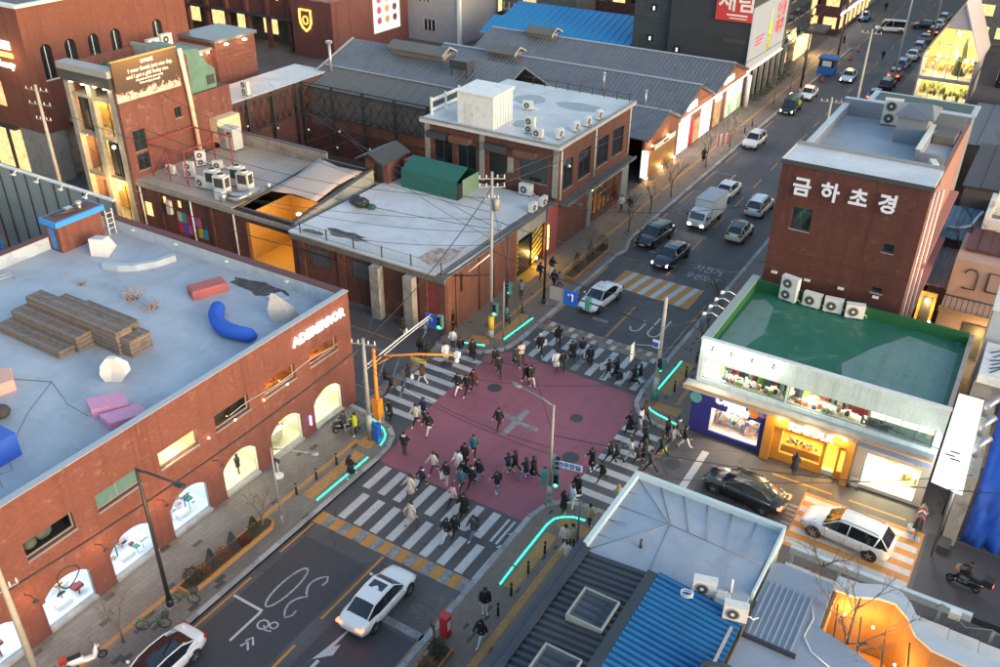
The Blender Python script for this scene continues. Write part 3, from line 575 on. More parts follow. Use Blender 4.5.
A('seat', MB().prism([(-15.3, -19.9), (-14.2, -20.4), (-13.1, -18.9), (-14.2, -18.4)], ZR, 8.1), PINK); A('seat', MB().prism([(-13.6, -20.4), (-12.5, -20.6), (-11.6, -18.9), (-12.7, -18.6)], ZR, 8.02), PINK)
mbp = MB(); lat = [(0, 0, .0), (.62, .25, .0), (.45, .68, .0), (-.2, .75, 0), (-.6, .3, 0), (-.35, -.35, 0)]
rings = [[(-16.2 + x * k + dx, -17.7 + y * k + .1, ZR + z) for x, y, _ in lat] for k, z, dx in ((.75, 0, 0), (1.25, .55, .1), (1.1, 1.15, .2), (.45, 1.6, .25))]
mbp.loft(rings, smooth=False)
single('faceted_rock', mbp, SCW, 'white faceted rock sculpture on the roof terrace below the wooden steps', 'sculpture', (-16.2, -17.7, ZR))
single('grey_cone_rock', MB().loft([[(-13.5, -8.0, ZR), (-12.4, -7.4, ZR), (-12.6, -6.4, ZR), (-13.7, -6.7, ZR)], [(-13.7, -7.9, ZR + .75), (-12.75, -7.3, ZR + .7), (-12.8, -6.6, ZR + .6), (-13.9, -6.9, ZR + .95)], [(-14.15, -7.1, ZR + 1.35), (-14.0, -7.0, ZR + 1.32), (-14.0, -6.9, ZR + 1.3), (-14.15, -6.95, ZR + 1.35)]], smooth=False), M('sculpture_grey', (.36, .35, .34), .7, .12, 4, .15), 'grey angular cone-shaped rock sculpture at the roof corner by the lit sign', 'sculpture', (-13.3, -7.2, ZR))
KB = M('knit_blue', (.012, .085, .46), .8, .35, 9, .5)
tp = [(-17.1, -8.7, .35), (-16.8, -9.1, .5), (-16.3, -9.7, .48), (-15.9, -10.1, .45), (-15.2, -10.5, .5), (-14.4, -10.7, .45), (-13.5, -10.6, .47), (-12.8, -10.4, .45), (-12.4, -10.3, .4)]
single('blue_tube_seat', MB().tube([(x, y, ZR + z) for x, y, z in tp], [.22, .46, .50, .43, .46, .50, .46, .44, .2], 12), KB, 'bright blue wriggly tube-shaped seat lying on the roof terrace', 'seat', (-14.8, -10.2, ZR))
slab('pale_pink_bench', 'pale salmon pink bench cut off by the left picture edge', [(-22.2, -22.2), (-20.3, -22.3), (-19.9, -20.9), (-21.2, -20.2), (-22.4, -20.9)], ZR, 8.2, M('bench_salmon', (.62, .34, .28), .65, .08), (-21, -21.3, ZR))
single('blue_box_seat', MB().box(-17.6, -25.4, ZR, -14.6, -24.2, 8.9).box(-17.3, -25.7, 8.1, -14.9, -25.405, 8.4), BLUE2, 'deep blue box at the left picture edge of the roof', 'seat', (-16.1, -24.8, ZR))
single('dark_cushion', MB().ball((-18.4, -22.8, ZR + .3), (.55, .5, .35), 12, 6), M('cushion_dark', (.06, .055, .055), .8, .2), 'small dark round cushion between the salmon bench and the blue box', 'cushion', (-18.4, -22.8, ZR))
TW = M('twig_pale', (.34, .27, .25), .8, .2)
lab3 = ['tiny heap of dry pale twigs nearest the curved grey bench', 'larger tangle of pale dry branches right of the wooden steps', 'bushy pale twig bundle between the wooden steps and the blue tube seat']
for (x, y, s, n), lb in zip(((-27.4, -11.1, .5, 14), (-23.0, -10.7, .95, 34), (-20.9, -10.9, .8, 30)), lab3):
    q = MB(); g_ = random.Random(n)
    for i in range(n):
        a = g_.random() * 6.28; e = .2 + g_.random() * .9; L = s * (.6 + g_.random() * .7); p0 = Vector((x + g_.uniform(-.3, .3) * s, y + g_.uniform(-.3, .3) * s, ZR)); p1 = p0 + Vector((math.cos(a) * math.cos(e), math.sin(a) * math.cos(e), math.sin(e))) * L
        q.tube([p0, (p0 + p1) / 2 + Vector((g_.uniform(-.1, .1), g_.uniform(-.1, .1), .05)), p1], [.03, .022, .012], 4)
    single('twig_bundle', q, TW, lb, 'twigs', (x, y, ZR), 'twig bundles on the roof terrace')
single('roof_rail', MB().tube([(-32.6, -14.6, ZR), (-32.6, -14.6, ZR + .35), (-32.2, -12.9, ZR + .35), (-32.2, -12.9, ZR)], .035, 6).tube([(-32.1, -14.7, ZR), (-32.1, -14.7, ZR + .35), (-31.8, -13.0, ZR + .35), (-31.8, -13.0, ZR)], .035, 6), M('rail_steel', (.5, .5, .5), .4, .1, m=.6), 'low pale steel rail lying on the roof by the left edge', 'rail', (-32.2, -13.8, ZR))
# dark water stains and a patch sheet on the roof
STAIN = M('stain_black', (.055, .055, .055), .85, .5, 2, 0, co='pos', dirt=((.2, .2, .2), .6, 2.5))
g_ = random.Random(5)
mbs = MB()
for i in range(16):
    a = 2 * math.pi * i / 16; mbs.v.append((-17.4 + 2.6 * math.cos(a) * (.75 + .4 * g_.random()), -5.2 + .85 * math.sin(a) * (.6 + .6 * g_.random()), ZR + .006))
mbs.f.append(tuple(range(16))); mbs.m.append(0); mbs.sm.append(False)
bshop = D.objects['brick_shop']
AB(bshop)('roof_stain', mbs, STAIN); AB(bshop)('roof_sheet', MB().prism([(-15.9, -5.9), (-14.9, -6.2), (-14.5, -5.2), (-15.5, -4.9)], ZR, ZR + .12), PARA)
AB(bshop)('roof_seam', MB().tube([(-24.5, -22.0, ZR + .01), (-19.0, -19.4, ZR + .01), (-17.5, -21.9, ZR + .01), (-15.3, -24.5, ZR + .01)], .02, 4).tube([(-19, -19.4, ZR + .01), (-16.4, -20.3, ZR + .01), (-14.6, -20.4, ZR + .01)], .018, 4).tube([(-16.6, -27.2, ZR + .01), (-14.6, -24.9, ZR + .01), (-13.9, -25.2, ZR + .01), (-14.2, -25.8, ZR + .01), (-13.2, -26.2, ZR + .01)], .018, 4), M('seam_dark', (.16, .18, .21), .8))

# north-west block: low brick building at the corner
BR_B = BRICK('brick_weathered', (.150, .045, .034), (.195, .062, .045), (.09, .055, .048), stain=(.30, .22, .19), sa=.55, dark=.6)
BR_C = BRICK('brick_orange', (.215, .062, .038), (.26, .085, .052), (.14, .075, .06), stain=(.42, .30, .26), sa=.3)
CONC = M('concrete', (.27, .26, .24), .85, .22, 1.6, .2, co='pos', dirt=((.11, .105, .10), .6, .9)); CONCD = M('concrete_dark', (.13, .125, .12), .85, .3, 1.6, .2, co='pos', dirt=((.05, .05, .05), .7, .8))
ROOF_W = ROOF('roof_white', (.58, .595, .62), (.20, .19, .19), (.36, .24, .15), .30, .55); ROOF_G = ROOF('roof_pale_grey', (.54, .55, .56), (.18, .18, .18), (.32, .30, .28), .4, .4)
STEEL = M('steel_dark', (.045, .047, .05), .5, .15); GALV = M('galvanised', (.45, .46, .47), .35, .1, m=.7); WPAINT = M('white_paint', (.66, .66, .64), .55, .08, 3, 0, dirt=((.4, .38, .34), .5, 2))
ACW = M('ac_white', (.62, .61, .58), .5, .06, 3, 0, dirt=((.38, .36, .32), .4, 3)); ACD = M('ac_fan_dark', (.05, .052, .055), .6, .2); ACG = M('ac_grille', (.30, .31, .31), .5, .1)
t = thing('corner_brick_building', 'single-storey weathered red brick corner building with white flat roof and roof railing', 'building', (-18, 14, 0)); A = AB(t)
X0, X1, Y0_, Y1_, HB = -25.6, -10.45, 6.6, 23.6, 5.0
A('wall', wallmb(MB(), 'y', Y0_, .35, X0, X1, 0, HB, [(-23.9, -21.6, 2.6, 4.1), (-19.4, -17.2, 2.6, 4.1)]), BR_B)
A('wall', wallmb(MB(), 'x', X1 - .35, .35 - .002, Y0_ + .36, 17.2, 0, HB, [(8.6, 9.0, 2.9, 4.5)]), BR_C)
A('wall', MB().box(X1 - .5, 17.2, 3.7, X1 - .05, Y1_, HB), CONC); A('wall', MB().box(X0, Y0_ + .36, 0, X0 + .3, Y1_, HB - .02), BR_B)
A('roof', MB().box(X0 - .1, Y0_ - .15, HB, X1 - .75, Y1_ + .05, HB + .16), ROOF_W); A('roof_edge', MB().box(X1 - .745, Y0_ - .15, HB, X1 + .25, Y1_ + .05, HB + .10), CONCD)
A('cornice', MB().box(X0, Y0_ - .22, HB - .45, X1 + .1, Y0_ - .003, HB - .01), CONCD)
for x in (-24.6, -20.4, -12.4): A('pilaster', MB().box(x - .35, Y0_ - .12, 0, x + .35, Y0_ - .003, HB - .46), BR_B)
for x in (-16.6, -13.4): A('column', MB().box(x - .42, Y0_ - .75, 0, x + .42, Y0_ - .10, HB - .47), CONC)
for a, b in ((-23.9, -21.6), (-19.4, -17.2)):
    w = A('window', MB().box(a, Y0_ + .1, 2.6, b, Y0_ + .16, 4.1), M('window_grey', (.16, .17, .17), .3, .2)); g = MB()
    for k in range(10): g.cyl((a + .1 + (b - a - .2) * k / 9, Y0_ + .03, 2.6), (a + .1 + (b - a - .2) * k / 9, Y0_ + .03, 4.1), .02, n=4)
    A('bars', g, STEEL, w)
A('wall_stain', MB().box(-13.0, Y0_ - .006, 1.2, -11.2, Y0_ - .002, 4.2), M('paint_faded_red', (.17, .035, .04), .8, .3, 2, 0, co='pos'))
for y in (8.0, 11.3, 13.5): A('drain_pipe', MB().cyl((X1 + .06, y, .1), (X1 + .06, y, HB - .1), .06), M('pipe_rust', (.14, .045, .03), .7))
A('base_plinth', MB().box(X0, Y0_ - .05, 0, X1 + .04, Y0_ - .004, .35), CONCD)
# entrance with hazard stripes
ent = A('entrance', MB().box(X1 - 1.6, 17.25, .1, X1 - 1.5, 23.2, 3.7).box(X1 - 1.5, 17.2, .1, X1, 17.3, 3.7), M('entrance_ochre', (.32, .19, .06), .7, .3, 2))
A('doorway', MB().box(X1 - 1.45, 17.9, .13, X1 - .25, 19.9, 3.2), M('black_panel', (.018, .018, .02), .4), ent); A('doorway_floor', MB().box(X1 - 1.4, 17.4, .10, X1 + 1.0, 20.6, .128), PAINT('floor_yellow', (.6, .32, .04), .2), ent)
hz = M('hazard_yellow', (.72, .46, .03), .6, .1)
for k in range(7): A('hazard_stripe', MB().add([(X1 - .2, 17.35, .6 + .42 * k), (X1 - .2, 17.8, .8 + .42 * k), (X1 - .2, 17.8, 1.0 + .42 * k), (X1 - .2, 17.35, .8 + .42 * k)], [(0, 1, 2, 3)]), hz, ent)
for k in range(8): A('hazard_stripe', MB().add([(X1 - .2, 20.2, .5 + .5 * k - .6), (X1 - .2, 22.0, 1.2 + .5 * k - .6), (X1 - .2, 22.0, 1.42 + .5 * k - .6), (X1 - .2, 20.2, .72 + .5 * k - .6)], [(0, 1, 2, 3)]) if k > 0 else MB().box(X1 - .22, 20.2, .13, X1 - .2, 22, .2), hz, ent)
A('hazard_board', MB().box(X1 - .25, 20.1, .13, X1 - .21, 22.1, 4.3), M('board_dark', (.04, .04, .04), .6), ent)
A('yellow_sign', MB().box(X1 - .02, 22.3, .9, X1 + .05, 22.75, 3.2), EMIT('sign_yellow', (1., .72, .08), 2.2), ent)
A('red_panel', MB().box(X1 - .2, 22.2, .12, X1 - .03, 24.4, 4.7), M('panel_faded_red', (.34, .075, .07), .7, .2, 2), ent)
lamp(ent, (X1 + .3, 20.6, 1.2), 60, (1, .58, .15), .08, off=A.o); A('lamp', MB().ball((X1 + .15, 20.35, 1.0), .11, 8, 5), BULB, ent)
# railing on the roof
rl = A('railing', MB().tube([(X0 + 1, Y0_ + .05, HB + 1.05), (X1 - .35, Y0_ + .05, HB + 1.05), (X1 - .35, 15.5, HB + 1.05)], .025, 4).tube([(X0 + 1, Y0_ + .05, HB + .25), (X1 - .35, Y0_ + .05, HB + .25), (X1 - .35, 15.5, HB + .25)], .02, 4), FRAMEG)
g = MB()
for k in range(107): x = X0 + 1 + .13 * k; g.box(x - .008, Y0_ + .045, HB + .2, x + .008, Y0_ + .06, HB + 1.05)
for k in range(66): y = Y0_ + .1 + .13 * k; g.box(X1 - .357, y - .008, HB + .2, X1 - .343, y + .008, HB + 1.05)
o = A('baluster', g, FRAMEG, rl); o['kind'] = 'stuff'
for k in range(6): A('post', MB().box(X0 + 1 + 2.76 * k, Y0_ + .0, HB + .1, X0 + 1.07 + 2.76 * k, Y0_ + .07, HB + 1.15), STEEL, rl)
pg = MB()
for k in range(3): pg.tube([(X1 - .05 + .12 * k, Y0_ + .4, HB + .2 + .06 * k), (X1 - .05 + .12 * k, 18, HB + .2 + .06 * k)], .035, 5)
A('gutter_pipes', pg, GALV)
gs = MB(); g_ = random.Random(2)
for (cx, cyy, rx, ry) in ((-21.2, 8.3, 2.0, .7), (-23.9, 7.3, 1.0, .4)):
    b0 = len(gs.v)
    for i in range(18):
        a = 2 * math.pi * i / 18; gs.v.append((cx + rx * math.cos(a) * (.7 + .5 * g_.random()), cyy + ry * math.sin(a) * (.6 + .6 * g_.random()), HB + .166))
    gs.f.append(tuple(range(b0, b0 + 18))); gs.m.append(0); gs.sm.append(False)
A('roof_stain', gs, STAIN); A('rust_patch', MB().prism([(-14.0, 8.0), (-11.9, 7.3), (-11.4, 9.0), (-11.9, 11.8), (-12.8, 10.6), (-13.8, 10.2)], 5.16, 5.165), PAINT('roof_rust', (.33, .19, .10), .8, (.56, .57, .60)))
# things standing on this roof
t = thing('green_tarp_shelter', 'dark green tarpaulin shelter with pitched top on the white flat roof', 'shelter', (-21.2, 20.6, HB + .16)); A = AB(t); TG = M('tarp_green', (.012, .10, .075), .6, .25, 3, .3)
x0, x1, ya, yb, z = -23.6, -17.6, 19.0, 22.6, HB + .16
A('tarp', MB().add([(x0, ya, z), (x1, ya, z), (x1, ya, z + 1.7), (x0, ya, z + 1.7), (x0, (ya + yb) / 2, z + 2.5), (x1, (ya + yb) / 2, z + 2.5), (x0, yb, z + 1.7), (x1, yb, z + 1.7), (x0, yb, z), (x1, yb, z)], [(0, 1, 2, 3), (3, 2, 5, 4), (4, 5, 7, 6), (6, 7, 9, 8), (0, 3, 4, 6, 8)]), TG)
A('end_sheet', MB().box(x1 - .05, ya + .9, z, x1 - .01, yb - .1, z + 1.6), M('tarp_pale_green', (.16, .25, .18), .6, .2)); A('opening', MB().box(x1 - .02, ya + .1, z, x1, ya + .85, z + 1.4), M('black_panel', (.018, .018, .02), .4))
g_ = random.Random(9); mb = MB()
for i in range(7): mb.ball((-23.8 + g_.uniform(-.5, .5), 13.4 + g_.uniform(-.35, .35), HB + .45 + g_.uniform(0, .45)), (.5 + g_.random() * .3, .45, .35), 8, 5)
t = thing('covered_pile', 'black and green plastic-covered pile on the white flat roof', 'pile', (-23.8, 13.4, HB + .16)); A = AB(t); A('sheet', mb, M('sheet_black', (.02, .024, .024), .45, .3, 4, .4)); A('green_sheet', MB().ball((-22.8, 13.6, HB + .35), (.5, .4, .22), 8, 4), TG)

# air-conditioning units
def ac(label, loc, rz=0., fans=1, s=1., group=None):
    """outdoor unit; the fan faces local -y"""
    t = thing('air_conditioner', label, 'air conditioner', loc, rz, group); h = (.72 if fans == 1 else 1.35) * s; w = .95 * s; d = .38 * s
    MB().box(-w / 2, -d / 2, .1, w / 2, d / 2, .1 + h).box(-w / 2 - .01, -d / 2 - .01, .1 + h, w / 2 + .01, d / 2 + .01, .14 + h).build('body', ACW, t)
    for k in range(fans):
        z = .1 + h * (k + .5) / fans; r = min(.29 * s, h / fans * .44)
        f = MB().cyl((-.1 * s, -d / 2 - .005, z), (-.1 * s, -d / 2 - .03, z), r, n=16, smooth=False).build('fan', ACG, t)
        MB().cyl((-.1 * s, -d / 2 - .031, z), (-.1 * s, -d / 2 - .036, z), r * .8, n=16, smooth=False).build('fan_blades', ACD, f); MB().cyl((-.1 * s, -d / 2 - .037, z), (-.1 * s, -d / 2 - .06, z), r * .28, n=10, smooth=False).build('fan_hub', ACW, f)
    for x in (-w * .36, w * .36): MB().box(x - .05, -d / 2 - .05, 0, x + .05, d / 2 + .05, .1).build('foot', CONCD, t)
    MB().tube([(w / 2, .05, .3), (w / 2 + .15, .1, .25), (w / 2 + .25, .2, .03), (w / 2 + .5, .4, .03)], .03, 5).build('pipe', FRAMEW, t)
    return t
def acbig(label, loc, rz=0., group=None):
    t = thing('cooling_unit', label, 'cooling unit', loc, rz, group); MB().box(-.62, -.42, .08, .62, .42, 1.75).box(-.55, -.36, 0, .55, .36, .08).build('body', ACW, t)
    MB().box(-.48, -.435, .75, .48, -.421, 1.6).build('grille', ACD, t); MB().box(.621, -.3, .75, .632, .3, 1.6).build('grille', ACD, t)
    MB().cyl((0, 0, 1.75), (0, 0, 1.9), .36, n=14).build('fan_cowl', ACW, t); MB().cyl((0, 0, 1.9), (0, 0, 1.91), .31, n=14, smooth=False).build('fan', ACD, t); return t
def win(A, axis, c, a0, a1, z0, z1, n=2, frame=None, pane=None, sill=True, out=1, parent=None, rec=.12):
    """window set in a hole of a wall whose outer face is axis=c; out=+1/-1 is the outward direction"""
    P = lambda q0, q1, u0, u1, v0, v1: (MB().box(q0, u0, v0, q1, u1, v1) if axis == 'x' else MB().box(u0, q0, v0, u1, q1, v1))
    o = -out; d0, d1 = c + o * rec, c + o * (rec + .05); fr = MB()
    def ad(u0, u1, v0, v1): m = P(d0, d1, u0, u1, v0, v1); fr.add(m.v, m.f)
    ad(a0, a1, z0, z0 + .06); ad(a0, a1, z1 - .06, z1)
    for k in range(n + 1): x = a0 + (a1 - a0 - .06) * k / n; ad(x, x + .06, z0 + .061, z1 - .061)
    w = A('window', fr, frame or FRAME, parent)
    if parent is None:
        A('pane', P(c + o * (rec + .02), c + o * (rec + .03), a0 + .01, a1 - .01, z0 + .01, z1 - .01), pane or GLD, w)
        if sill: A('sill', P(c + out * .05, c + o * rec, a0 - .06, a1 + .06, z0 - .07, z0 - .002), CONC, w)
    return w
# two-storey brick building with pale roof
t = thing('two_storey_brick_building', 'two-storey orange-red brick building with pale stained flat roof and long side windows', 'building', (-18, 31, 0)); A = AB(t)
X0, X1, Y0_, Y1_, HD = -24.6, -10.5, 24.2, 39.4, 9.7
sw = [(25.2, 27.1, 5.5, 8.2), (28.1, 30.6, 5.5, 8.2), (32.0, 34.4, 5.5, 8.2), (35.3, 37.8, 5.5, 8.2)]; fw_ = [(-23.6, -21.6, 6.0, 8.3), (-21.0, -19.0, 6.0, 8.3), (-17.6, -15.7, 5.17, 8.1), (-14.4, -11.6, 6.2, 8.4)]
lowh = [(31.2, 37.4, .5, 3.6)]
A('wall', wallmb(MB(), 'x', X1 - .35, .35, Y0_, Y1_, 0, HD, sw + lowh), BR_C); A('wall', wallmb(MB(), 'y', Y0_, .35, X0, X1 - .36, 0, HD, fw_), BRICK('brick_shaded_front', (.135, .042, .033), (.175, .055, .042), (.09, .055, .048), sa=.3, dark=.5))  # front brick darkened: shade painted into the side turned from the light
A('wall', MB().box(X0, Y0_ + .36, 0, X0 + .3, Y1_, HD - .01), BR_B); A('wall', MB().box(X0 + .31, Y1_ - .3, 0, X1 - .36, Y1_ - .01, HD - .01), BR_B)
A('roof', MB().box(X0 - .3, Y0_ - .45, HD, X1 + .3, Y1_ + .2, HD + .3), ROOF_G); A('roof_kerb', MB().box(X0 - .3, Y0_ - .46, HD + .302, X1 + .3, Y0_ - .25, HD + .45), CONC); A('roof_kerb', MB().box(X1 + .12, Y0_ - .24, HD + .302, X1 + .31, Y1_ + .2, HD + .44), CONC)
for h in sw: win(A, 'x', X1, *h, n=2)
for h in fw_[:2] + fw_[3:]: win(A, 'y', Y0_, *h, n=2, out=-1)
A('door', MB().box(-17.6, Y0_ + .1, 5.17, -15.7, Y0_ + .16, 8.1), M('black_panel', (.018, .018, .02), .4)); A('door_panel', MB().box(-15.6, Y0_ - .06, 6.6, -15.0, Y0_ - .003, 8.0), CONC)
for x in (-24.3, -18.3, -10.75): A('pier', MB().box(x - .25, Y0_ - .12, 5.17, x + .25, Y0_ - .003, HD - .01), CONC)
for k, x in enumerate((-22.9, -20.4, -16.6, -13.6)): A('awning_box', MB().box(x - 1.1, Y0_ - .75, 8.55, x + 1.1, Y0_ - .13, 9.05).box(x - 1.0, Y0_ - .8, 8.5, x + 1.0, Y0_ - .76, 8.62), (STEEL, M('rust_box', (.12, .055, .035), .8, .3, 2))[k % 2])
for y in (24.6, 31.3, 38.9): A('drain_pipe', MB().cyl((X1 + .09, y, 4.9), (X1 + .09, y, HD), .08), FRAMEW)
A('ledge', MB().box(X1 + .002, 24.5, 4.45, X1 + 1.0, 39.2, 4.6).box(X1 + .9, 24.5, 4.6, X1 + 1.0, 39.2, 4.75), CONCD)
w = A('shop_window', MB().box(X1 - .3, 31.2, .5, X1 - .2, 37.4, .62), STEEL)
for k in range(7): A('mullion', MB().box(X1 - .3, 31.2 + 1.03 * k - .04, .621, X1 - .2, 31.2 + 1.03 * k + .04, 3.55), STEEL, w)
for z in (1.4, 2.3): A('glazing_bar', MB().box(X1 - .29, 31.25, z, X1 - .21, 37.35, z + .05), STEEL, w)
A('pane', MB().box(X1 - .26, 31.25, .63, X1 - .25, 37.35, 3.55), GL, w)
A('shop_room', MB().box(X1 - 2.4, 31.0, .4, X1 - 2.3, 37.6, 3.8).box(X1 - 2.3, 31.0, .4, X1 - .36, 37.6, .49).box(X1 - 2.3, 31.0, 3.7, X1 - .36, 37.6, 3.8), M('room_brown', (.30, .14, .05), .7), w)
for y in (32, 33.6, 35.2, 36.8): lamp(w, (X1 - 1.1, y, 2.9), 42, (1, .56, .14), .1, off=A.o); A('pendant', MB().ball((X1 - 1.0, y, 2.6), .12, 8, 5), BULB, w)
A('shutter_box', MB().box(X1 + .002, 31.0, 3.75, X1 + .35, 37.6, 4.1), WPAINT); A('pilaster', MB().box(X1 + .002, 30.3, 0, X1 + .2, 30.9, 4.44), CONC); A('pilaster', MB().box(X1 + .002, 37.7, 0, X1 + .25, 39.2, 4.44), CONC)
for k, (x, y, rx, ry) in enumerate(((-19.3, 34.5, 1.6, 1.7), (-14.0, 35.0, 2.7, 1.3), (-15.9, 27.6, 1.2, 1.2))):
    q = MB(); g_ = random.Random(k)
    q.v = [(x + rx * math.cos(i * .35) * (.85 + .2 * g_.random()), y + ry * math.sin(i * .35) * (.85 + .2 * g_.random()), HD + .306) for i in range(18)]; q.f = [tuple(range(18))]; q.m = [0]; q.sm = [False]
    A('rain_puddle', q, M('puddle', (.17, .17, .175), .25, .2, 2, 0, co='pos'))
rk = MB()
for k in range(9): x = X0 + 3 + 1.35 * k; rk.tube([(x, Y1_ - .2, HD + .3), (x, Y1_ - .2, HD + 1.0), (x + .2, Y1_ + .1, HD + 1.2)], .04, 4)
rk.tube([(X0 + 2, Y1_ - .2, HD + 1.0), (X1, Y1_ - .2, HD + 1.0)], .03, 4); A('roof_rack', rk, STEEL)
t = thing('roof_hut', 'white sheet-metal penthouse hut with small door on the pale roof', 'hut', (-19.4, 26.2, HD + .3)); A = AB(t)
A('body', MB().box(-21.2, 24.6, HD + .3, -17.4, 27.9, 12.9), WPAINT); A('roof', MB().add([(-21.35, 24.45, 12.9), (-17.25, 24.45, 12.9), (-17.25, 28.05, 12.9), (-21.35, 28.05, 12.9), (-21.35, 24.45, 13.0), (-17.25, 24.45, 13.0), (-17.25, 28.05, 13.15), (-21.35, 28.05, 13.15)], [(3, 2, 1, 0), (4, 5, 6, 7), (0, 1, 5, 4), (1, 2, 6, 5), (2, 3, 7, 6), (3, 0, 4, 7)]), WPAINT)
for k in range(7): A('rib', MB().box(-17.4, 24.9 + .45 * k, HD + .3, -17.375, 24.93 + .45 * k, 12.88), FRAMEG)
dr = A('door', MB().box(-20.4, 24.57, HD + .35, -19.5, 24.598, HD + 2.3), M('door_offwhite', (.58, .58, .56), .5, .1)); A('handle', MB().cbox((-19.6, 24.55, HD + 1.3), (.05, .04, .12)), STEEL, dr)
ZD = HD + .3
ac('tall grey unit standing behind the small units on the pale roof corner', (-14.2, 25.6, ZD), 0, 2)
for k, (x, y) in enumerate(((-13.0, 24.9), (-11.4, 25.9), (-11.1, 28.4), (-10.9, 30.3), (-10.85, 32.6))):
    ac(('boxy unit nearest the roof front edge of the pale flat roof', 'first unit on the side edge next to the front corner of the pale roof', 'second unit along the side edge of the pale roof', 'third unit along the side edge of the pale roof', 'fourth and farthest unit along the side edge of the pale roof')[k], (x, y, ZD), (0 if k == 0 else R(90)), group='units along the pale roof edge')
ac('single unit beside the white penthouse hut at the back', (-17.8, 31.5, ZD), R(20)); ac('white-framed unit standing by the brick wall on the lower white roof', (-13.2, 23.4, 5.17), 0, 1, 1.3)
ac('first of two units on the dark roof edge over the striped entrance', (-10.9, 20.6, 5.11), R(90), group='units on the dark roof edge'); ac('second of two units on the dark roof edge over the striped entrance', (-10.8, 22.2, 5.11), R(90), group='units on the dark roof edge')
t = thing('roof_screen', 'white louvred screen panels at the left end of the pale roof', 'screen', (-24, 28.5, ZD)); A = AB(t)
for k in range(3): A('post', MB().box(-24.5, 25.0 + 2.3 * k, ZD, -24.3, 25.15 + 2.3 * k, ZD + 1.7), FRAMEW)
for k in range(2):
    for j in range(3): A('louvre', MB().box(-24.45, 25.2 + 2.3 * k, ZD + .35 + .45 * j, -24.38, 27.2 + 2.3 * k, ZD + .65 + .45 * j), (FRAMEW, ACD)[j % 2])
# grey seamed warehouse roofs
SEAM = M('roof_seam_grey', (.150, .162, .180), .42, .16, 1.2, 0, .25, 'pos', dirt=((.09, .09, .085), .5, .5)); SEAMH = M('roof_ridge_pale', (.34, .35, .38), .45, .1, m=.2); OLD = M('roof_old_sheet', (.115, .112, .10), .6, .2, 2, 0, co='pos')
def pitched(A, xs, prof, xe, name='roof', mat=None, rib=.55):
    """roof sheets over the polyline prof (y,z), between x = xs..xe, each panel its own object with a standing rib"""
    mat = mat or SEAM
    for (ya, za), (yb, zb) in zip(prof, prof[1:]):
        sl = A(name, MB().add([(xs, ya, za), (xe, ya, za), (xe, yb, zb), (xs, yb, zb), (xs, ya, za - .12), (xe, ya, za - .12), (xe, yb, zb - .12), (xs, yb, zb - .12)], [(0, 1, 2, 3), (7, 6, 5, 4), (0, 4, 5, 1), (1, 5, 6, 2), (2, 6, 7, 3), (3, 7, 4, 0)]), mat)
        n = int((xe - xs) / rib); me = None
        nx, nz = -(zb - za), (yb - ya); L = math.hypot(nx, nz); ny_, nz_ = nx / L * .07, nz / L * .07
        for k in range(n + 1):
            x = xs + .04 + (xe - xs - .08) * k / n
            if me is None:
                me = MB().add([(-.035, ya, za + .002), (.035, ya, za + .002), (.035, yb, zb + .002), (-.035, yb, zb + .002), (-.02, ya + ny_, za + nz_), (.02, ya + ny_, za + nz_), (.02, yb + ny_, zb + nz_), (-.02, yb + ny_, zb + nz_)], [(4, 5, 6, 7), (0, 1, 5, 4), (1, 2, 6, 5), (2, 3, 7, 6), (3, 0, 4, 7)]).mesh('seam', mat, A.o)
                me.transform(Matrix.Translation((A.o[0], 0, 0)))
            o = D.objects.new('seam', me); COL.objects.link(o); o.location = (x - A.o[0], 0, 0); o.parent = sl
XG = -10.6
def gable(label, y0, y1, yr, z0, zr, z1, xl, sign, fronts, ridge_only=False, name='gabled_warehouse'):
    t = thing(name, label, 'building', ((xl + XG) / 2, (y0 + y1) / 2, 0), 0, 'gabled brick warehouses along the street'); A = AB(t)
    w = MB(); w.ext([(y0, 0), (y1, 0), (y1, z1), (yr, zr), (y0, z0)], 'x', XG - .3, XG); A('gable_wall', w, BR_C)
    A('side_wall', MB().box(xl, y1 - .25, 0, XG - .31, y1, z1 - .2), BR_B); A('back_wall', MB().box(xl, y0, 0, xl + .25, y1 - .26, min(z0, z1) - .1), BR_B)
    pitched(A, xl - .2, [(y0 - .05, z0 + .1), (yr, zr + .14), (y1 + .05, z1 + .1)], XG + .25)
    A('ridge_cap', MB().ext([(yr - .25, zr + .12), (yr, zr + .26), (yr + .25, zr + .12)], 'x', xl - .2, XG + .27), SEAMH)
    for k in (0, 1):
        (ya, za), (yb, zb) = (((y0, z0), (yr, zr)), ((yr, zr), (y1, z1)))[k]; A('bargeboard', MB().add([(XG + .25, ya, za - .15), (XG + .25, yb, zb - .15), (XG + .25, yb, zb + .13), (XG + .25, ya, za + .13), (XG + .32, ya, za - .15), (XG + .32, yb, zb - .15), (XG + .32, yb, zb + .13), (XG + .32, ya, za + .13)], [(3, 2, 1, 0), (4, 5, 6, 7), (0, 1, 5, 4), (2, 3, 7, 6), (1, 2, 6, 5), (0, 4, 7, 3)]), STEEL)
    return t, A
t, A = gable('nearest and lowest gabled brick warehouse front with orange up-lights', 43.9, 53.0, 49.6, 4.7, 6.3, 5.0, -46, None, None)
A('sign_board', MB().box(XG + .3, 46.0, 3.2, XG + .42, 51.6, 3.75), M('sign_board_white', (.7, .68, .62), .5)); A('sign_mark', MB().box(XG + .421, 48.2, 3.35, XG + .43, 49.6, 3.6), STEEL); A('upright_sign', MB().box(XG + .5, 42.0, 1.4, XG + 1.2, 42.2, 4.3), EMIT('window_dim2', (1, .97, .92), .45))
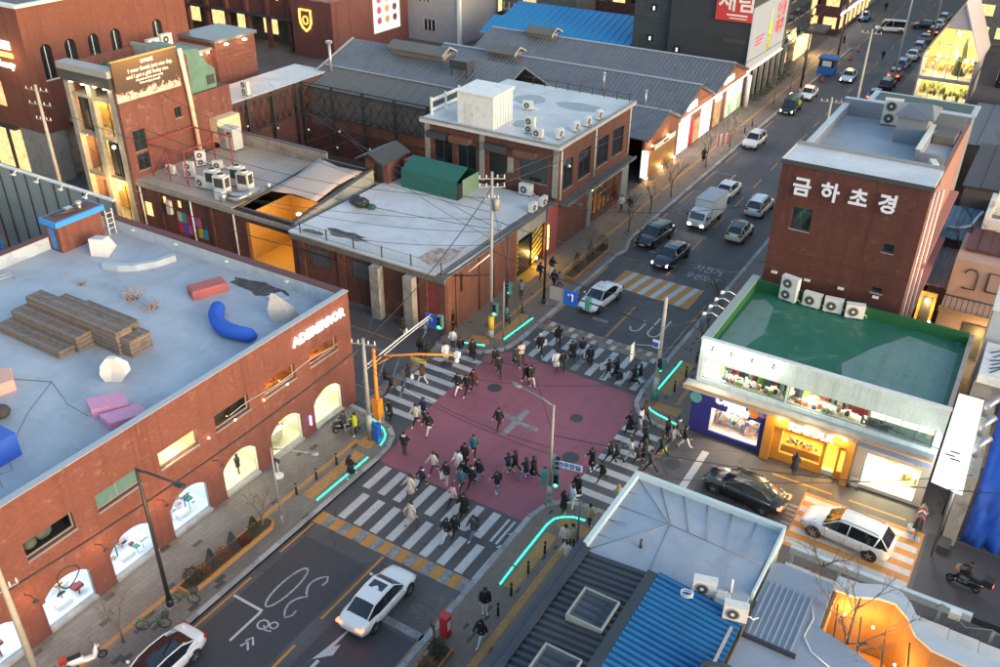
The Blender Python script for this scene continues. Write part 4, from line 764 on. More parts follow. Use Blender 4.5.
A('timber_front', MB().box(XG + .002, 44.6, .1, XG + .1, 52.6, 3.1), M('timber_amber', (.28, .14, .05), .6, .3, 2, .2))
for y in (45.2, 49.5): lamp(t, (XG + .5, y, 3.9), 55, (1, .55, .13), .1, off=A.o); A('up_light', MB().cbox((XG + .3, y, 3.85), (.2, .2, .16)), BULB)
for y in (44.3, 48.5, 52.2): lamp(t, (XG + .5, y, .7), 28, (1, .55, .13), .1, off=A.o); A('up_light', MB().cbox((XG + .3, y, .5), (.2, .2, .2)), BULB)
t, A = gable('middle gabled brick warehouse front with two bright white display panels', 53.05, 64.6, 58.9, 4.7, 7.0, 4.6, -46, None, None)
def litpanel(y0, y1, z0, z1, m, d=.12): A('display_panel', MB().box(XG + .002, y0, z0, XG + d, y1, z1), m)
litpanel(53.5, 56.8, .3, 4.0, EMIT('panel_white_warm', (1., .97, .92), .55, .25, 1)); litpanel(57.2, 58.2, .3, 3.2, M('panel_red', (.5, .03, .04), .5)); litpanel(58.4, 60.4, .3, 3.0, EMIT('panel_amber_dim', (.9, .5, .2), .3, .6, 2)); litpanel(60.6, 64.0, .3, 4.0, EMIT('panel_cream', (1., .93, .80), .5, .35, .6))
A('sign_panel', MB().box(XG + .002, 55.8, 4.75, XG + .1, 58.6, 5.45), LIN); A('light_line', MB().box(XG + .3, 53.3, 4.42, XG + .4, 64.4, 4.5), EMIT('light_line_warm', (1., .62, .36), 3)); lamp(t, (XG + 1.6, 56.5, 3.2), 130, (1, .92, .82), .5, off=A.o); lamp(t, (XG + 1.6, 62.5, 3.2), 110, (1, .88, .74), .5, off=A.o)
t, A = gable('farthest gabled brick warehouse front with green floral poster', 64.65, 77.0, 71.0, 4.6, 6.9, 4.9, -46, None, None)
litpanel(65.4, 67.6, .3, 3.4, EMIT('panel_amber_dim', (.9, .5, .2), .3, .6, 2)); litpanel(65.6, 67.4, 3.42, 4.0, LIN)
def _poster():
    mt, nt, b = _nt('poster_meadow'); p = _co(nt, 'pos'); n = _noise(nt, p, .7, 6, .7); n2 = _noise(nt, p, 2.4, 4)
    s = nt.nodes.new('ShaderNodeSeparateXYZ'); nt.links.new(p, s.inputs[0])
    col = _mix(nt, _ramp(nt, n, .42, .58), (.75, .80, .62), (.25, .42, .12)); col = _mix(nt, _ramp(nt, s.outputs[2], 2.4, 3.4), col, (.45, .62, .85)); col = _mix(nt, _math(nt, 'MULTIPLY', _ramp(nt, n2, .6, .7), .7), col, (.85, .75, .2))
    nt.links.new(col, b.inputs['Emission Color']); b.inputs['Emission Strength'].default_value = .3; b.inputs['Base Color'].default_value = (.1, .1, .1, 1); return mt
litpanel(69.6, 75.6, .3, 4.1, _poster()); A('sign_panel', MB().box(XG + .002, 68.2, 4.9, XG + .1, 71.5, 5.5), LIN); A('light_line', MB().box(XG + .3, 64.9, 4.42, XG + .4, 76.6, 4.5), EMIT('light_line_warm', (1., .62, .36), 3)); lamp(t, (XG + 1.6, 70, 3.2), 110, (1, .9, .8), .5, off=A.o)
A('pillar', MB().cyl((XG + .6, 76.6, .1), (XG + .6, 76.6, 4.3), .3, n=10), FRAMEW)
t, A = gable('rear warehouse lean-to with old grey sheet roof beside the truss court', 38.0, 43.85, 43.0, 6.2, 7.3, 4.8, -52, None, None, name='rear_warehouse') if False else (None, None)
# front lean-to of the warehouse (old sheets) behind the truss court
t = thing('warehouse_lean_to', 'old rusty-grey sheet lean-to roof in front of the warehouse ridge behind the truss court', 'roof', (-38, 40, 0)); A = AB(t)
A('wall', MB().box(-49, 34.2, 0, -25.2, 34.5, 6.9), M('wall_timber_dark', (.20, .155, .135), .8, .25, 1)); pitched(A, -49, [(34.0, 7.0), (38.2, 8.3)], -25.3, mat=OLD, rib=1.5); pitched(A, -49, [(38.2, 8.3), (43.9, 10.2), (47.0, 9.2), (53.2, 5.2)][:2], -25.3); A('ridge_cap', MB().box(-49, 38.1, 8.34, -25.3, 38.35, 8.44), SEAMH)
A('verge', MB().add([(-49.2, 34.0, 7.1), (-49.0, 34.0, 7.1), (-49.0, 43.9, 10.4), (-49.2, 43.9, 10.4), (-49.2, 34.0, 6.9), (-49.0, 34.0, 6.9), (-49.0, 43.9, 10.1), (-49.2, 43.9, 10.1)], [(0, 1, 2, 3), (0, 4, 5, 1), (1, 5, 6, 2), (3, 7, 4, 0), (7, 6, 5, 4)]), SEAMH)
pitched(A, -49, [(43.9, 10.2), (52.9, 5.1)], -25.3)
for k, (x, y, z, lab) in enumerate(((-38.6, 43.2, 9.9, 'long raised ridge vent on the near warehouse roof behind the truss court'), (-43.8, 51.5, 8.6, 'small raised ridge vent on the middle warehouse roof'), (-42.6, 62, 8.2, 'small raised ridge vent on the far warehouse roof next to the blue roofs'))):
    L = 3.6 if k == 0 else 1.9; zz = z - (0 if k == 0 else 1.2)
    if k: y = (58.9, 71.0)[k - 1]; zz = 7.0 - .2; x = (-36.8, -38.0)[k - 1]
    t2 = thing('roof_vent', lab, 'roof vent', (x, y, zz), 0, 'ridge vents on the warehouse roofs'); B2 = AB(t2)
    B2('box', MB().box(x - L, y - .8, zz - .4, x + L, y + .8, zz + .55), M('vent_box', (.22, .19, .16), .7, .2)); B2('cap', MB().ext([(y - 1.5, zz + .5), (y, zz + 1.15), (y + 1.5, zz + .5), (y + 1.5, zz + .6), (y, zz + 1.27), (y - 1.5, zz + .6)], 'x', x - L - .3, x + L + .3), OLD); B2('cap_edge', MB().ext([(y - 1.52, zz + .5), (y, zz + 1.2), (y + 1.52, zz + .5), (y + 1.52, zz + .7), (y, zz + 1.4), (y - 1.52, zz + .7)], 'x', x + L + .3, x + L + .42), SEAMH)
for k, (x, y, z) in enumerate(((-21.0, 55.2, 6.2), (-14.2, 51.8, 6.0), (-16.8, 45.5, 5.6), (-29.0, 50, 6.6))):
    single('flue_pipe', MB().cyl((x, y, z - .6), (x, y, z + 1.5), .1, n=8).cyl((x, y, z + 1.5), (x, y, z + 1.62), .22, .1, n=8), GALV, ('thin steel flue on the grey roof nearest the brick building\'s far corner', 'thin steel flue on the grey roof near the lit gable fronts', 'short steel flue low on the nearest grey roof slope', 'short steel flue left on the grey roof behind the white hut')[k], 'flue', (x, y, z - .6), 'flues on the grey warehouse roofs')
t = thing('roof_tank', 'dark square tank on legs beside the long ridge vent', 'tank', (-31.5, 41.0, 9.2)); A = AB(t); A('body', MB().box(-32.6, 40.2, 9.9, -30.4, 41.8, 10.8), STEEL)
for x in (-32.5, -30.6): A('leg', MB().box(x, 40.3, 8.8, x + .1, 40.4, 9.9), STEEL); A('leg', MB().box(x, 41.6, 9.0, x + .1, 41.7, 9.9), STEEL)

# low brick building west of the corner, with cooling plant, awning and lit garage
BEIGE = ROOF('roof_beige', (.36, .31, .27), (.16, .13, .11), (.22, .14, .10), .5, .5)
t = thing('garage_brick_building', 'low brick building with beige roof, poster wall and yellow-lit garage opening', 'building', (-36, 13.5, 0)); A = AB(t)
X0, X1, Y0_, Y1_, HE = -45.3, -25.9, 7.6, 19.6, 4.9
A('wall', wallmb(MB(), 'y', Y0_, .35, X0, X1, 0, HE, [(-31.8, -26.6, 0, 4.05), (-44.9, -43.9, 1.6, 3.0), (-42.2, -41.7, 3.4, 4.1), (-40.3, -39.8, 3.4, 4.1)]), BR_B)
A('wall', MB().box(X0, Y0_ + .36, 0, X0 + .3, Y1_, HE - .02), BR_B); A('roof', MB().box(X0 - .1, Y0_ - .1, HE, -33.2, Y1_, HE + .15), BEIGE); A('cornice', MB().box(X0, Y0_ - .25, HE - .35, X1, Y0_ - .002, HE - .02), CONC)
A('roof', MB().box(-33.19, Y1_ - .9, HE, X1 + .2, Y1_, HE + .12), BEIGE)
for x in (-45.0, -38.4, -33.1, -26.2): A('drain_pipe', MB().cyl((x, Y0_ - .1, 0), (x, Y0_ - .1, HE - .4), .08), FRAMEW)
for x in (-42.6, -36.0): A('pilaster', MB().box(x - .2, Y0_ - .1, 0, x + .2, Y0_ - .002, HE - .36), BR_B)
for a, b, z0, z1 in ((-44.9, -43.9, 1.6, 3.0), (-42.2, -41.7, 3.4, 4.1), (-40.3, -39.8, 3.4, 4.1)): A('lit_window', MB().box(a, Y0_ + .12, z0, b, Y0_ + .16, z1), EMIT('window_amber', (1., .58, .18), .7, .4, 3))
A('white_box', MB().box(-41.5, Y0_ - .3, 2.6, -41.0, Y0_ - .003, 3.9), ACW)
pc = [(.55, .03, .10), (.03, .25, .45), (.6, .10, .25), (.05, .35, .30), (.45, .40, .05), (.08, .10, .5), (.5, .5, .5), (.05, .05, .05)]
for k in range(12): A('poster', MB().box(-40.5 + .62 * (k % 6), Y0_ - .02 - .003 * (k % 2), 1.0 + 1.05 * (k // 6), -39.95 + .62 * (k % 6), Y0_ - .003, 1.95 + 1.05 * (k // 6)), M('poster_%d' % (k % 8), pc[k * 5 % 8], .5, .5, 6))
gd = A('garage_room', MB().box(-32.2, 13.5, 0, -26.2, 13.6, 4.4).box(-32.3, Y0_ + .36, 0, -32.2, 13.5, 4.4).box(-26.2, Y0_ + .36, 0, -26.1, 13.5, 4.4), M('garage_timber', (.42, .22, .05), .7, .2, 1)); A('garage_floor', MB().box(-32.2, Y0_ - .3, .003, -26.2, 13.5, .03), M('garage_floor_yellow', (.55, .30, .05), .6, .15), gd)
for y in (9, 11.5): lamp(gd, (-29.2, y, 3.6), 110, (1, .62, .12), .15, off=A.o); A('ceiling_lamp', MB().cbox((-29.2, y, 3.9), (.5, .3, .12)), BULB, gd)
A('sloping_panel', MB().add([(-26.6, 7.7, 4.95), (-26.45, 7.7, 4.95), (-26.45, 18.6, 6.3), (-26.6, 18.6, 6.3), (-26.6, 7.7, 4.2), (-26.45, 7.7, 4.2), (-26.45, 18.6, 4.9), (-26.6, 18.6, 4.9)], [(0, 1, 2, 3), (0, 4, 5, 1), (1, 5, 6, 2), (2, 6, 7, 3), (3, 7, 4, 0), (7, 6, 5, 4)]), M('sheet_grey_green', (.25, .27, .26), .6, .1))
fr = A('roof_frame', MB().box(-32.6, 7.7, 5.0, -26.4, 7.95, 5.2).box(-32.6, 18.6, 6.0, -26.4, 18.8, 6.2), STEEL)
A('frame_beam', MB().tube([(-32.6, 7.8, 5.1), (-32.6, 18.7, 6.1)], .12, 4, smooth=False), STEEL, fr); A('frame_beam', MB().tube([(-26.7, 7.8, 5.1), (-26.7, 18.7, 6.35)], .12, 4, smooth=False), STEEL, fr)
def sail(z): 
    n = 6; q = MB(); cs = [Vector((-32.4, 11.2, 5.55)), Vector((-27.0, 11.4, 5.65)), Vector((-27.0, 17.8, 6.3)), Vector((-32.2, 17.9, 6.5))]
    for j in range(n + 1):
        for i in range(n + 1):
            u, v = i / n, j / n; p = cs[0] * (1 - u) * (1 - v) + cs[1] * u * (1 - v) + cs[2] * u * v + cs[3] * (1 - u) * v
            c = Vector((-29.7, 14.6, 5.9)); e = 1 - max(abs(u - .5), abs(v - .5)) * 2; pull = .10 * (1 - abs(2 * u - 1)) * (abs(2 * v - 1) > .99) + .10 * (1 - abs(2 * v - 1)) * (abs(2 * u - 1) > .99)
            p = p.lerp(c, pull * 1.2); q.v.append((p.x, p.y, p.z + .25 * math.sin(u * 3.1) * math.sin(v * 3.1)))
    q.f = [(j * (n + 1) + i, j * (n + 1) + i + 1, (j + 1) * (n + 1) + i + 1, (j + 1) * (n + 1) + i) for j in range(n) for i in range(n)]; q.m = [0] * len(q.f); q.sm = [True] * len(q.f); return q
so_ = single('shade_sail', sail(0), M('sail_beige', (.46, .37, .32), .8, .08, 1), 'beige fabric shade sail stretched over the frame beside the white roof', 'shade sail', (-29.7, 14.6, 5.5)); sm_ = so_.modifiers.new('thickness', 'SOLIDIFY'); sm_.thickness = .03
for k, (x, y) in enumerate(((-37.6, 9.8), (-36.0, 9.3), (-36.4, 11.6), (-34.9, 11.0))): acbig(('white cooling unit, front left of the four on the beige roof', 'white cooling unit, front right of the four on the beige roof', 'white cooling unit, rear left of the four on the beige roof', 'white cooling unit, rear right of the four on the beige roof')[k], (x, y, HE + .15), R(8), 'cooling units on the beige roof')
ac('small white unit left of the four cooling units', (-38.6, 9.4, HE + .15), 0, 1, 1.2)
t = thing('roof_ducts', 'silver ducts and pipes beside the four cooling units', 'ducts', (-33.9, 9.6, HE + .15)); A = AB(t)
A('duct', MB().tube([(-35.0, 9.0, HE + .5), (-33.9, 8.9, HE + .6), (-33.3, 9.6, HE + .6), (-33.3, 11.0, HE + .6)], .26, 10), GALV); A('duct', MB().tube([(-34.3, 8.4, HE + .4), (-33.4, 8.4, HE + .5), (-32.9, 9.4, HE + .8)], .2, 8), GALV); A('ventilator', MB().cyl((-34.8, 8.2, HE + .15), (-34.8, 8.2, HE + .9), .3, n=10).ball((-33.3, 12.2, HE + .6), .34, 10, 6), GALV); A('tank', MB().cbox((-35.2, 8.3, HE + .6), (.9, .6, .8)), ACW)
RS = M('steel_red', (.26, .045, .04), .6, .15)
t = thing('red_steel_frame', 'rusty red steel frame standing on the beige roof against the billboard house', 'steel frame', (-42, 12, HE + .15)); A = AB(t)
for k, x in enumerate((-44.6, -42.3, -40.0)):
    for y in (9.0, 14.5): A('post', MB().box(x - .05, y - .05, HE + .15, x + .05, y + .05, HE + 3.2), RS)
for y in (9.0, 14.5):
    A('beam', MB().box(-44.7, y - .05, HE + 3.2, -39.9, y + .05, HE + 3.3), RS); A('brace', MB().tube([(-44.6, y, HE + .3), (-42.3, y, HE + 3.2), (-40, y, HE + .3)], .03, 4), RS)
for x in (-44.6, -40.0): A('beam', MB().box(x - .05, 8.9, HE + 3.31, x + .05, 14.6, HE + 3.4), RS)
for k, (x, y) in enumerate(((-43.6, 10.2), (-41.5, 10.6), (-40.9, 13.4), (-42.9, 13.2))): ac(('dusty unit under the red frame, front left', 'dusty unit under the red frame, front right', 'dusty unit under the red frame, rear right', 'dusty unit under the red frame, rear left')[k], (x, y, HE + .15), R(20 * k), 1 + k % 2, 1, 'units under the red steel frame')
t = thing('electric_cabinet', 'pale grey electric cabinet at the back of the beige roof near the court wall', 'cabinet', (-44.2, 18.2, HE + .15)); A = AB(t); A('body', MB().box(-45.0, 17.6, HE + .3, -43.0, 18.8, HE + 2.4), M('cabinet_grey', (.42, .44, .45), .5, .1)); A('door', MB().box(-44.9, 17.57, HE + .4, -44.05, 17.598, HE + 2.3), FRAMEG); A('vent', MB().box(-43.8, 17.57, HE + 1.6, -43.2, 17.598, HE + 2.1), ACD)
# open steel-truss court
t = thing('truss_court', 'open courtyard framed by black steel lattice trusses behind the low roofs', 'courtyard frame', (-38, 27, 0)); A = AB(t)
A('south_wall', MB().box(-50, 19.65, 0, -33.0, 19.95, 6.3), M('wall_old_plaster', (.30, .25, .21), .85, .2, 1, .1, co='pos', dirt=((.12, .09, .07), .7, .8))); A('wall_cap', MB().box(-50.05, 19.6, 6.302, -32.95, 20.0, 6.36), STEEL)
A('floor', MB().box(-48, 20, .02, -25.5, 33.6, .06), M('court_floor', (.10, .055, .045), .8, .2)); A('brick_wall', MB().box(-48, 33.0, 0, -25.5, 33.3, 3.0), BR_B)
LY = 32.6; XA, XBc = -47.5, -26.0
for k in range(6): A('post', MB().box(XA + 4.3 * k - .12, LY - .12, .05, XA + 4.3 * k + .12, LY + .12, 7.9), STEEL)
for z in (4.4, 7.5, 7.85): A('chord', MB().box(XA, LY - .06, z, XBc, LY + .06, z + .14), STEEL)
g = MB()
for k in range(5):
    for j in range(2):
        a = XA + 4.3 * k + 2.15 * j; 
        for (z0, z1) in ((4.5, 6.0), (6.0, 7.5)): g.tube([(a, LY, z0), (a + 1.07, LY, z1), (a + 2.15, LY, z0)], .055, 4); g.tube([(a, LY, z1), (a + 1.07, LY, z0), (a + 2.15, LY, z1)], .045, 4); g.tube([(a + 1.07, LY, z0), (a + 1.07, LY, z1)], .045, 4)
A('lattice', g, STEEL)['kind'] = 'stuff'
for k in range(4): A('post', MB().box(XA - .12, 20.4 + 3.7 * k, .05, XA + .12, 20.64 + 3.7 * k, 7.9), STEEL)
for z in (4.4, 7.5): A('chord', MB().box(XA - .06, 20.3, z, XA + .06, LY - .2, z + .14), STEEL)
g = MB()
for k in range(6): y = 20.4 + 2.0 * k; g.tube([(XA, y, 4.5), (XA, y + 1, 7.5), (XA, y + 2, 4.5)], .055, 4); g.tube([(XA, y, 7.5), (XA, y + 1, 4.5), (XA, y + 2, 7.5)], .05, 4); g.tube([(XA, y + 1, 4.5), (XA, y + 1, 7.5)], .03, 4)
A('lattice', g, STEEL)['kind'] = 'stuff'
for k in range(7): x = -46 + 3.0 * k; A('string_wire', MB().tube([(x, 20.2, 6.2), (x, 26.5, 5.9), (x, 32.5, 7.4)], .018, 3), STEEL); A('hanging_bulb', MB().ball((x, 22.5 + 1.3 * (k % 4), 5.8), .12, 6, 4), M('bulb_off', (.6, .6, .58), .3))
A('orange_back_wall', MB().box(-44.5, 33.31, .05, -25.6, 33.5, 4.3), M('wall_rust', (.22, .09, .05), .8, .3, 1)); lamp(t, (-31, 31, 2.5), 25, (1, .55, .2), .2, off=A.o)
t = thing('brick_roof_porch', 'small gabled brick roof porch beside the green tarpaulin shelter', 'porch', (-26.2, 18.6, 5)); A = AB(t)
A('wall', MB().ext([(-27.6, 4.9), (-25.0, 4.9), (-25.0, 7.3), (-26.3, 7.9), (-27.6, 7.3)], 'y', 18.9, 19.1), BR_B); A('roof', MB().ext([(-27.9, 7.25), (-26.3, 8.0), (-24.7, 7.25), (-24.7, 7.4), (-26.3, 8.15), (-27.9, 7.4)], 'y', 17.8, 22), STEEL)
A('side_wall', MB().box(-25.25, 19.11, 4.9, -25.0, 21.5, 7.25), BR_B); A('doorway', MB().box(-26.5, 18.87, 5.1, -25.6, 18.898, 7.0), M('black_panel', (.018, .018, .02), .4)); A('pillar', MB().box(-24.3, 20.4, 5.17, -23.7, 21.4, 7.2), M('panel_faded_red', (.34, .075, .07), .7, .2, 2))
# billboard house
t = thing('billboard_house', 'four-storey brick house with lit event billboard and green rooftop', 'building', (-49, 11.5, 0)); A = AB(t)
BR_H = BRICK('brick_billboard', (.19, .052, .042), (.23, .072, .056), (.13, .07, .06), sa=.6, stain=(.42, .34, .31))
A('wall', wallmb(MB(), 'x', -45.75, .35, 7.4, 15.6, 0, 14.6, [(8.2, 9.6, 7.4, 9.3), (8.2, 9.6, 5.6, 7.1), (13.2, 14.0, 9.2, 10.2)]), BR_H); A('wall', MB().box(-52.3, 15.3, 0, -45.76, 15.6, 14.6), BR_H); A('wall', MB().box(-52.3, 7.9, 0, -52.0, 15.29, 14.6), BR_H)
for h in ((8.2, 9.6, 7.4, 9.3), (8.2, 9.6, 5.6, 7.1), (13.2, 14.0, 9.2, 10.2)): win(A, 'x', -45.4, *h, n=2)
A('roof', MB().box(-52.0, 7.6, 13.6, -45.76, 15.3, 13.8), M('roof_green_paint', (.03, .16, .06), .6, .2)); A('parapet', MB().box(-52.3, 15.0, 13.8, -45.8, 15.29, 15.0), CONC); A('canopy', MB().box(-52.4, 6.9, 14.3, -45.5, 8.2, 14.9), M('canopy_grey', (.30, .30, .29), .6, .1)); A('canopy_soffit', MB().box(-52.3, 7.0, 13.3, -45.6, 7.5, 14.295), FRAME)
for z in (0, 4.3, 8.2, 11.8): A('floor_slab', MB().box(-52.2, 7.5, z, -45.8, 15.2, z + .25), CONC)
for x in (-52.2, -49.2, -46.2): A('column', MB().box(x - .3, 7.35, 0, x + .3, 7.9, 13.3), CONC)
for k, z in enumerate((.3, 4.6, 8.5)):
    for j, x in enumerate((-51.8, -48.8)):
        w = A('shopfront_window', MB().box(x, 7.95, z, x + 2.3, 8.0, z + 3.4), (GLD if (k + j) % 3 == 2 else GL)); A('mullion', MB().box(x + 1.1, 7.9, z, x + 1.2, 7.949, z + 3.4), FRAME, w); A('shop_back_wall', MB().box(x, 9.6, z, x + 2.3, 9.7, z + 3.4), M('room_amber', (.6, .36, .12), .7, .3, 3), w); lamp(w, (x + 1.1, 8.8, z + 2.9), 300, (1, .62, .2), .15, off=A.o)
for x in (-51.0, -49.4, -47.8, -46.4): A('soffit_lamp', MB().cbox((x, 7.15, 13.25), (.3, .3, .1)), BULB)
lamp(t, (-49, 6.9, 12.9), 70, (1, .68, .3), .2, off=A.o); lamp(t, (-48, 6.4, 4.0), 260, (1, .62, .22), .2, off=A.o)
for z in (3.9, 4.0, 7.9): A('wall_lamp', MB().ball((-47.7 + z * .1, 7.1, z), .16, 8, 5), BULB)
def _bill():
    mt, nt, b = _nt('billboard_print'); p = _co(nt, 'pos'); s = nt.nodes.new('ShaderNodeSeparateXYZ'); nt.links.new(p, s.inputs[0]); n = _noise(nt, p, 2.2, 5, .7)
    col = _mix(nt, _ramp(nt, s.outputs[2], 12.3, 15.6), (.055, .035, .03), (.10, .055, .022))
    fl = _math(nt, 'MULTIPLY', _ramp(nt, _math(nt, 'SUBTRACT', n, _math(nt, 'MULTIPLY', _math(nt, 'SUBTRACT', s.outputs[2], 12.3), .28)), .36, .44), 1.0)
    col = _mix(nt, fl, col, (.72, .45, .36)); nt.links.new(col, b.inputs['Base Color']); b.inputs['Roughness'].default_value = .6; return mt
bb = A('billboard', MB().box(-45.38, 7.3, 12.1, -45.2, 14.3, 15.6), _bill()); A('billboard_frame', MB().box(-45.4, 7.2, 15.601, -45.15, 14.4, 15.7), M('frame_amber', (.4, .2, .05), .6), bb)
CRE = M('print_cream', (.78, .66, .58), .6)
def btext(s, y, z, sz): text('billboard_lettering', s, sz, CRE, bb, (-45.19, y, z), (R(90), 0, R(90)), .004, A.o, bold=.012)
btext('event', 11.0, 15.2, .62); btext('I wear florals just one day,', 11.3, 14.55, .46); btext('and I get a gift! lucky me.', 10.9, 14.05, .46); btext('A special event for your spring', 11.0, 13.65, .24); btext('Come and get your gift', 11.0, 13.35, .24)
for k in range(9): y = 7.6 + .82 * k; A('billboard_lamp', MB().tube([(-45.2, y, 15.75), (-44.9, y, 15.95), (-44.6, y, 15.85)], .03, 4), FRAME, bb)
lamp(t, (-44.0, 10.8, 16.2), 130, (1, .74, .45), .3, 'AREA', (0, R(35), 0), size=(.3, 6.5), off=A.o)
A('pipe_tower', MB().tube([(-45.1, 14.7, 15.4), (-45.0, 14.9, 11.0), (-45.0, 15.1, 5.4)], .22, 6), M('pipe_cream', (.62, .52, .38), .6, .1))
# annex with teal awning
t = thing('teal_annex', 'brick annex with teal pitched rooftop cover behind the billboard house', 'building', (-49.5, 18.5, 0)); A = AB(t)
A('wall', MB().box(-52.5, 15.62, 0, -46.0, 20.8, 10.6), BR_H); A('rooftop_cover', MB().ext([(16.0, 10.6), (19.6, 10.6), (19.6, 12.4), (18.8, 13.0), (17.8, 14.6), (16.0, 14.8)], 'x', -51.5, -46.4), M('cover_teal', (.10, .20, .17), .6, .25, 1.2)); A('opening', MB().box(-46.39, 18.4, 11.0, -46.36, 19.4, 11.9), FRAME); A('lit_box', MB().box(-46.0, 17.6, 5.6, -44.9, 20.6, 7.9), M('box_cream', (.62, .50, .33), .7, .15, 2)); A('lit_window', MB().box(-44.88, 18.2, 5.9, -44.86, 19.4, 6.6), EMIT('window_amber', (1., .58, .18), .7, .4, 3))
# pale-roofed building left of the court
t = thing('pale_roof_building', 'low brown-edged building with long pale stained roof left of the truss court', 'building', (-50, 29.5, 0)); A = AB(t)
A('wall', MB().box(-53, 21.2, 0, -47.9, 37.5, 7.3), BR_B); A('fascia', MB().box(-53.2, 20.9, 7.3, -47.7, 37.8, 7.85), M('fascia_brown', (.10, .045, .04), .6, .1)); A('roof', MB().box(-53.1, 21.0, 7.852, -47.8, 37.7, 7.95), ROOF_G)
ac('lone unit on the long pale roof left of the truss court', (-48.6, 25.3, 7.95), 0, 2)
single('roof_post', MB().cyl((-47.2, 37.4, 7), (-47.2, 37.4, 11.2), .16).cbox((-47.2, 37.4, 11.3), (.6, .5, .3)), GALV, 'pale steel post with box head standing behind the truss court', 'post', (-47.2, 37.4, 7))
# corrugated brick-red hall with flood lights
t = thing('lamp_lit_hall', 'brick-red ribbed hall with warm flood lights under its flat grey roof', 'building', (-59, 32, 0)); A = AB(t)
A('wall', MB().box(-62, 28.9, 0, -56.3, 34.9, 11.6), BR_H); A('roof', MB().box(-62.3, 28.7, 11.6, -56.1, 35.2, 11.95), SEAM)
for k in range(16): A('rib', MB().box(-56.29, 29.3, 3.2 + .5 * k, -56.2, 34.6, 3.32 + .5 * k), BR_H)
for y in (30.0, 32.8): A('flood_lamp', MB().cbox((-55.7, y, 11.4), (.3, .35, .14)), BULB); lamp(t, (-55.7, y, 11.2), 120, (1, .55, .14), .1, 'SPOT', (0, R(-25), 0), 130, off=A.o)
A('side_wing', MB().box(-62, 23.4, 0, -57.0, 28.88, 10.9), BR_H); A('wing_roof', MB().box(-62.3, 23.2, 10.9, -56.6, 28.69, 11.2), CONC); lamp(t, (-56.2, 26.0, 10.5), 150, (1, .6, .16), .1, off=A.o)
for k in range(5): A('wing_lamp', MB().cbox((-56.8, 24.2 + 1.0 * k, 10.7), (.2, .2, .12)), BULB)
ac('first of two stacked-fan units by the arched brick tower', (-58.2, 22.2, 11.0), R(90), 2, 1.5, 'units beside the arched brick tower'); ac('second of two stacked-fan units by the arched brick tower', (-58.2, 23.9, 11.2), R(90), 2, 1.5, 'units beside the arched brick tower')
# tall brick building with arched windows
t = thing('arched_brick_tower', 'tall plain red brick building with a row of narrow arched windows', 'building', (-68, 18, 0)); A = AB(t)
BR_T = BRICK('brick_tower', (.20, .055, .036), (.235, .070, .048), (.13, .066, .055), sa=.12, dark=.25); X1 = -62.0; Y0_ = 10.3; HT = 17.7
ar = [(11.8 + 2.75 * k, 13.1 + 2.75 * k, 10.6, 14.0, .62) for k in range(6)]
A('wall', wallmb(MB(), 'x', X1 - .4, .4, Y0_, 30.5, 5.4, HT, ar[:4] + ar[5:]), BR_T); A('wall', MB().box(-90, Y0_, 5.4, X1 - .41, Y0_ + .4, HT), BR_T); A('coping', MB().box(-90, Y0_ - .1, HT, X1 + .12, Y0_ + .6, HT + .25), WPAINT); A('coping', MB().box(X1 - .55, Y0_ + .61, HT, X1 + .12, 30.6, HT + .25), WPAINT); A('roof', MB().box(-90, Y0_ + .6, HT - .8, X1 - .56, 30.5, HT - .5), CONCD)
for k, h in enumerate(ar):
    if k == 4: A('blind_arch', MB().ext(arch_pts(*h), 'x', X1 + .001, X1 + .03), BR_T); continue
    w = A('arched_window', MB().ext(arch_pts(*h), 'x', X1 - .25, X1 - .22), GLD); A('mullion', MB().box(X1 - .22, (h[0] + h[1]) / 2 - .04, h[2], X1 - .17, (h[0] + h[1]) / 2 + .04, 13.8), WPAINT, w); A('sill', MB().box(X1 - .2, h[0] - .1, h[2] - .12, X1 + .1, h[1] + .1, h[2] - .002), WPAINT, w)
A('lower_wall', MB().box(X1 - 1.6, Y0_ + .5, 0, X1 - 1.2, 30, 5.39), CONC); A('corner_pier', MB().box(X1 - 4.5, Y0_ + .05, 0, X1 - .1, Y0_ + 2.2, 5.39), CONC)
for (y, z) in ((15.5, 5.9), (19.5, 5.9)): A('lit_window', MB().box(X1 + .002, y, z - 5.0, X1 + .06, y + 2.8, z - 1.2), EMIT('window_gold', (1., .66, .26), .5, .6, 2))
A('lit_window', MB().box(X1 + .002, 13.6, 6.6, X1 + .06, 16.9, 9.6), EMIT('window_gold', (1., .66, .26), .5, .6, 2)); A('ledge', MB().box(X1 + .002, 13.2, 6.0, X1 + .5, 17.3, 6.4), CONC); A('ledge', MB().box(-90, Y0_ - .5, 5.1, X1 - 4.6, Y0_ - .002, 5.39), FRAME)
for k in range(6): A('shop_window', MB().box(-68.6 - 3.4 * k, Y0_ + .1, .4, -66.0 - 3.4 * k, Y0_ + .15, 5.0), EMIT('window_gold', (1., .66, .26), .5, .6, 2)); 
for k in range(3): A('upper_window', MB().box(-70 - 4 * k, Y0_ - .03, 7.4, -67.6 - 4 * k, Y0_ - .002, 10.0), EMIT('window_gold_dim', (1., .6, .25), .4, .6, 2))
sgn = EMIT('sign_letters', (1.0, .93, .78), 1.3)
A('sign_row', MB().box(-67.2, Y0_ - .12, 13.55, -64.3, Y0_ - .05, 14.35), sgn); A('sign_row', MB().box(-66.9, Y0_ - .12, 12.75, -64.2, Y0_ - .05, 13.2), EMIT('crest_gold', (1., .52, .06), 1.4))
for s, z, sh in (('beauty', 12.0, .3),): text('sign_letters', s, .95, sgn, t, (-65.6, Y0_ - .1, z), (R(90), 0, 0), .03, A.o, shear=sh, bold=.02)
lamp(t, (-64, 8.6, 13), 120, (1, .55, .2), .3, off=A.o)
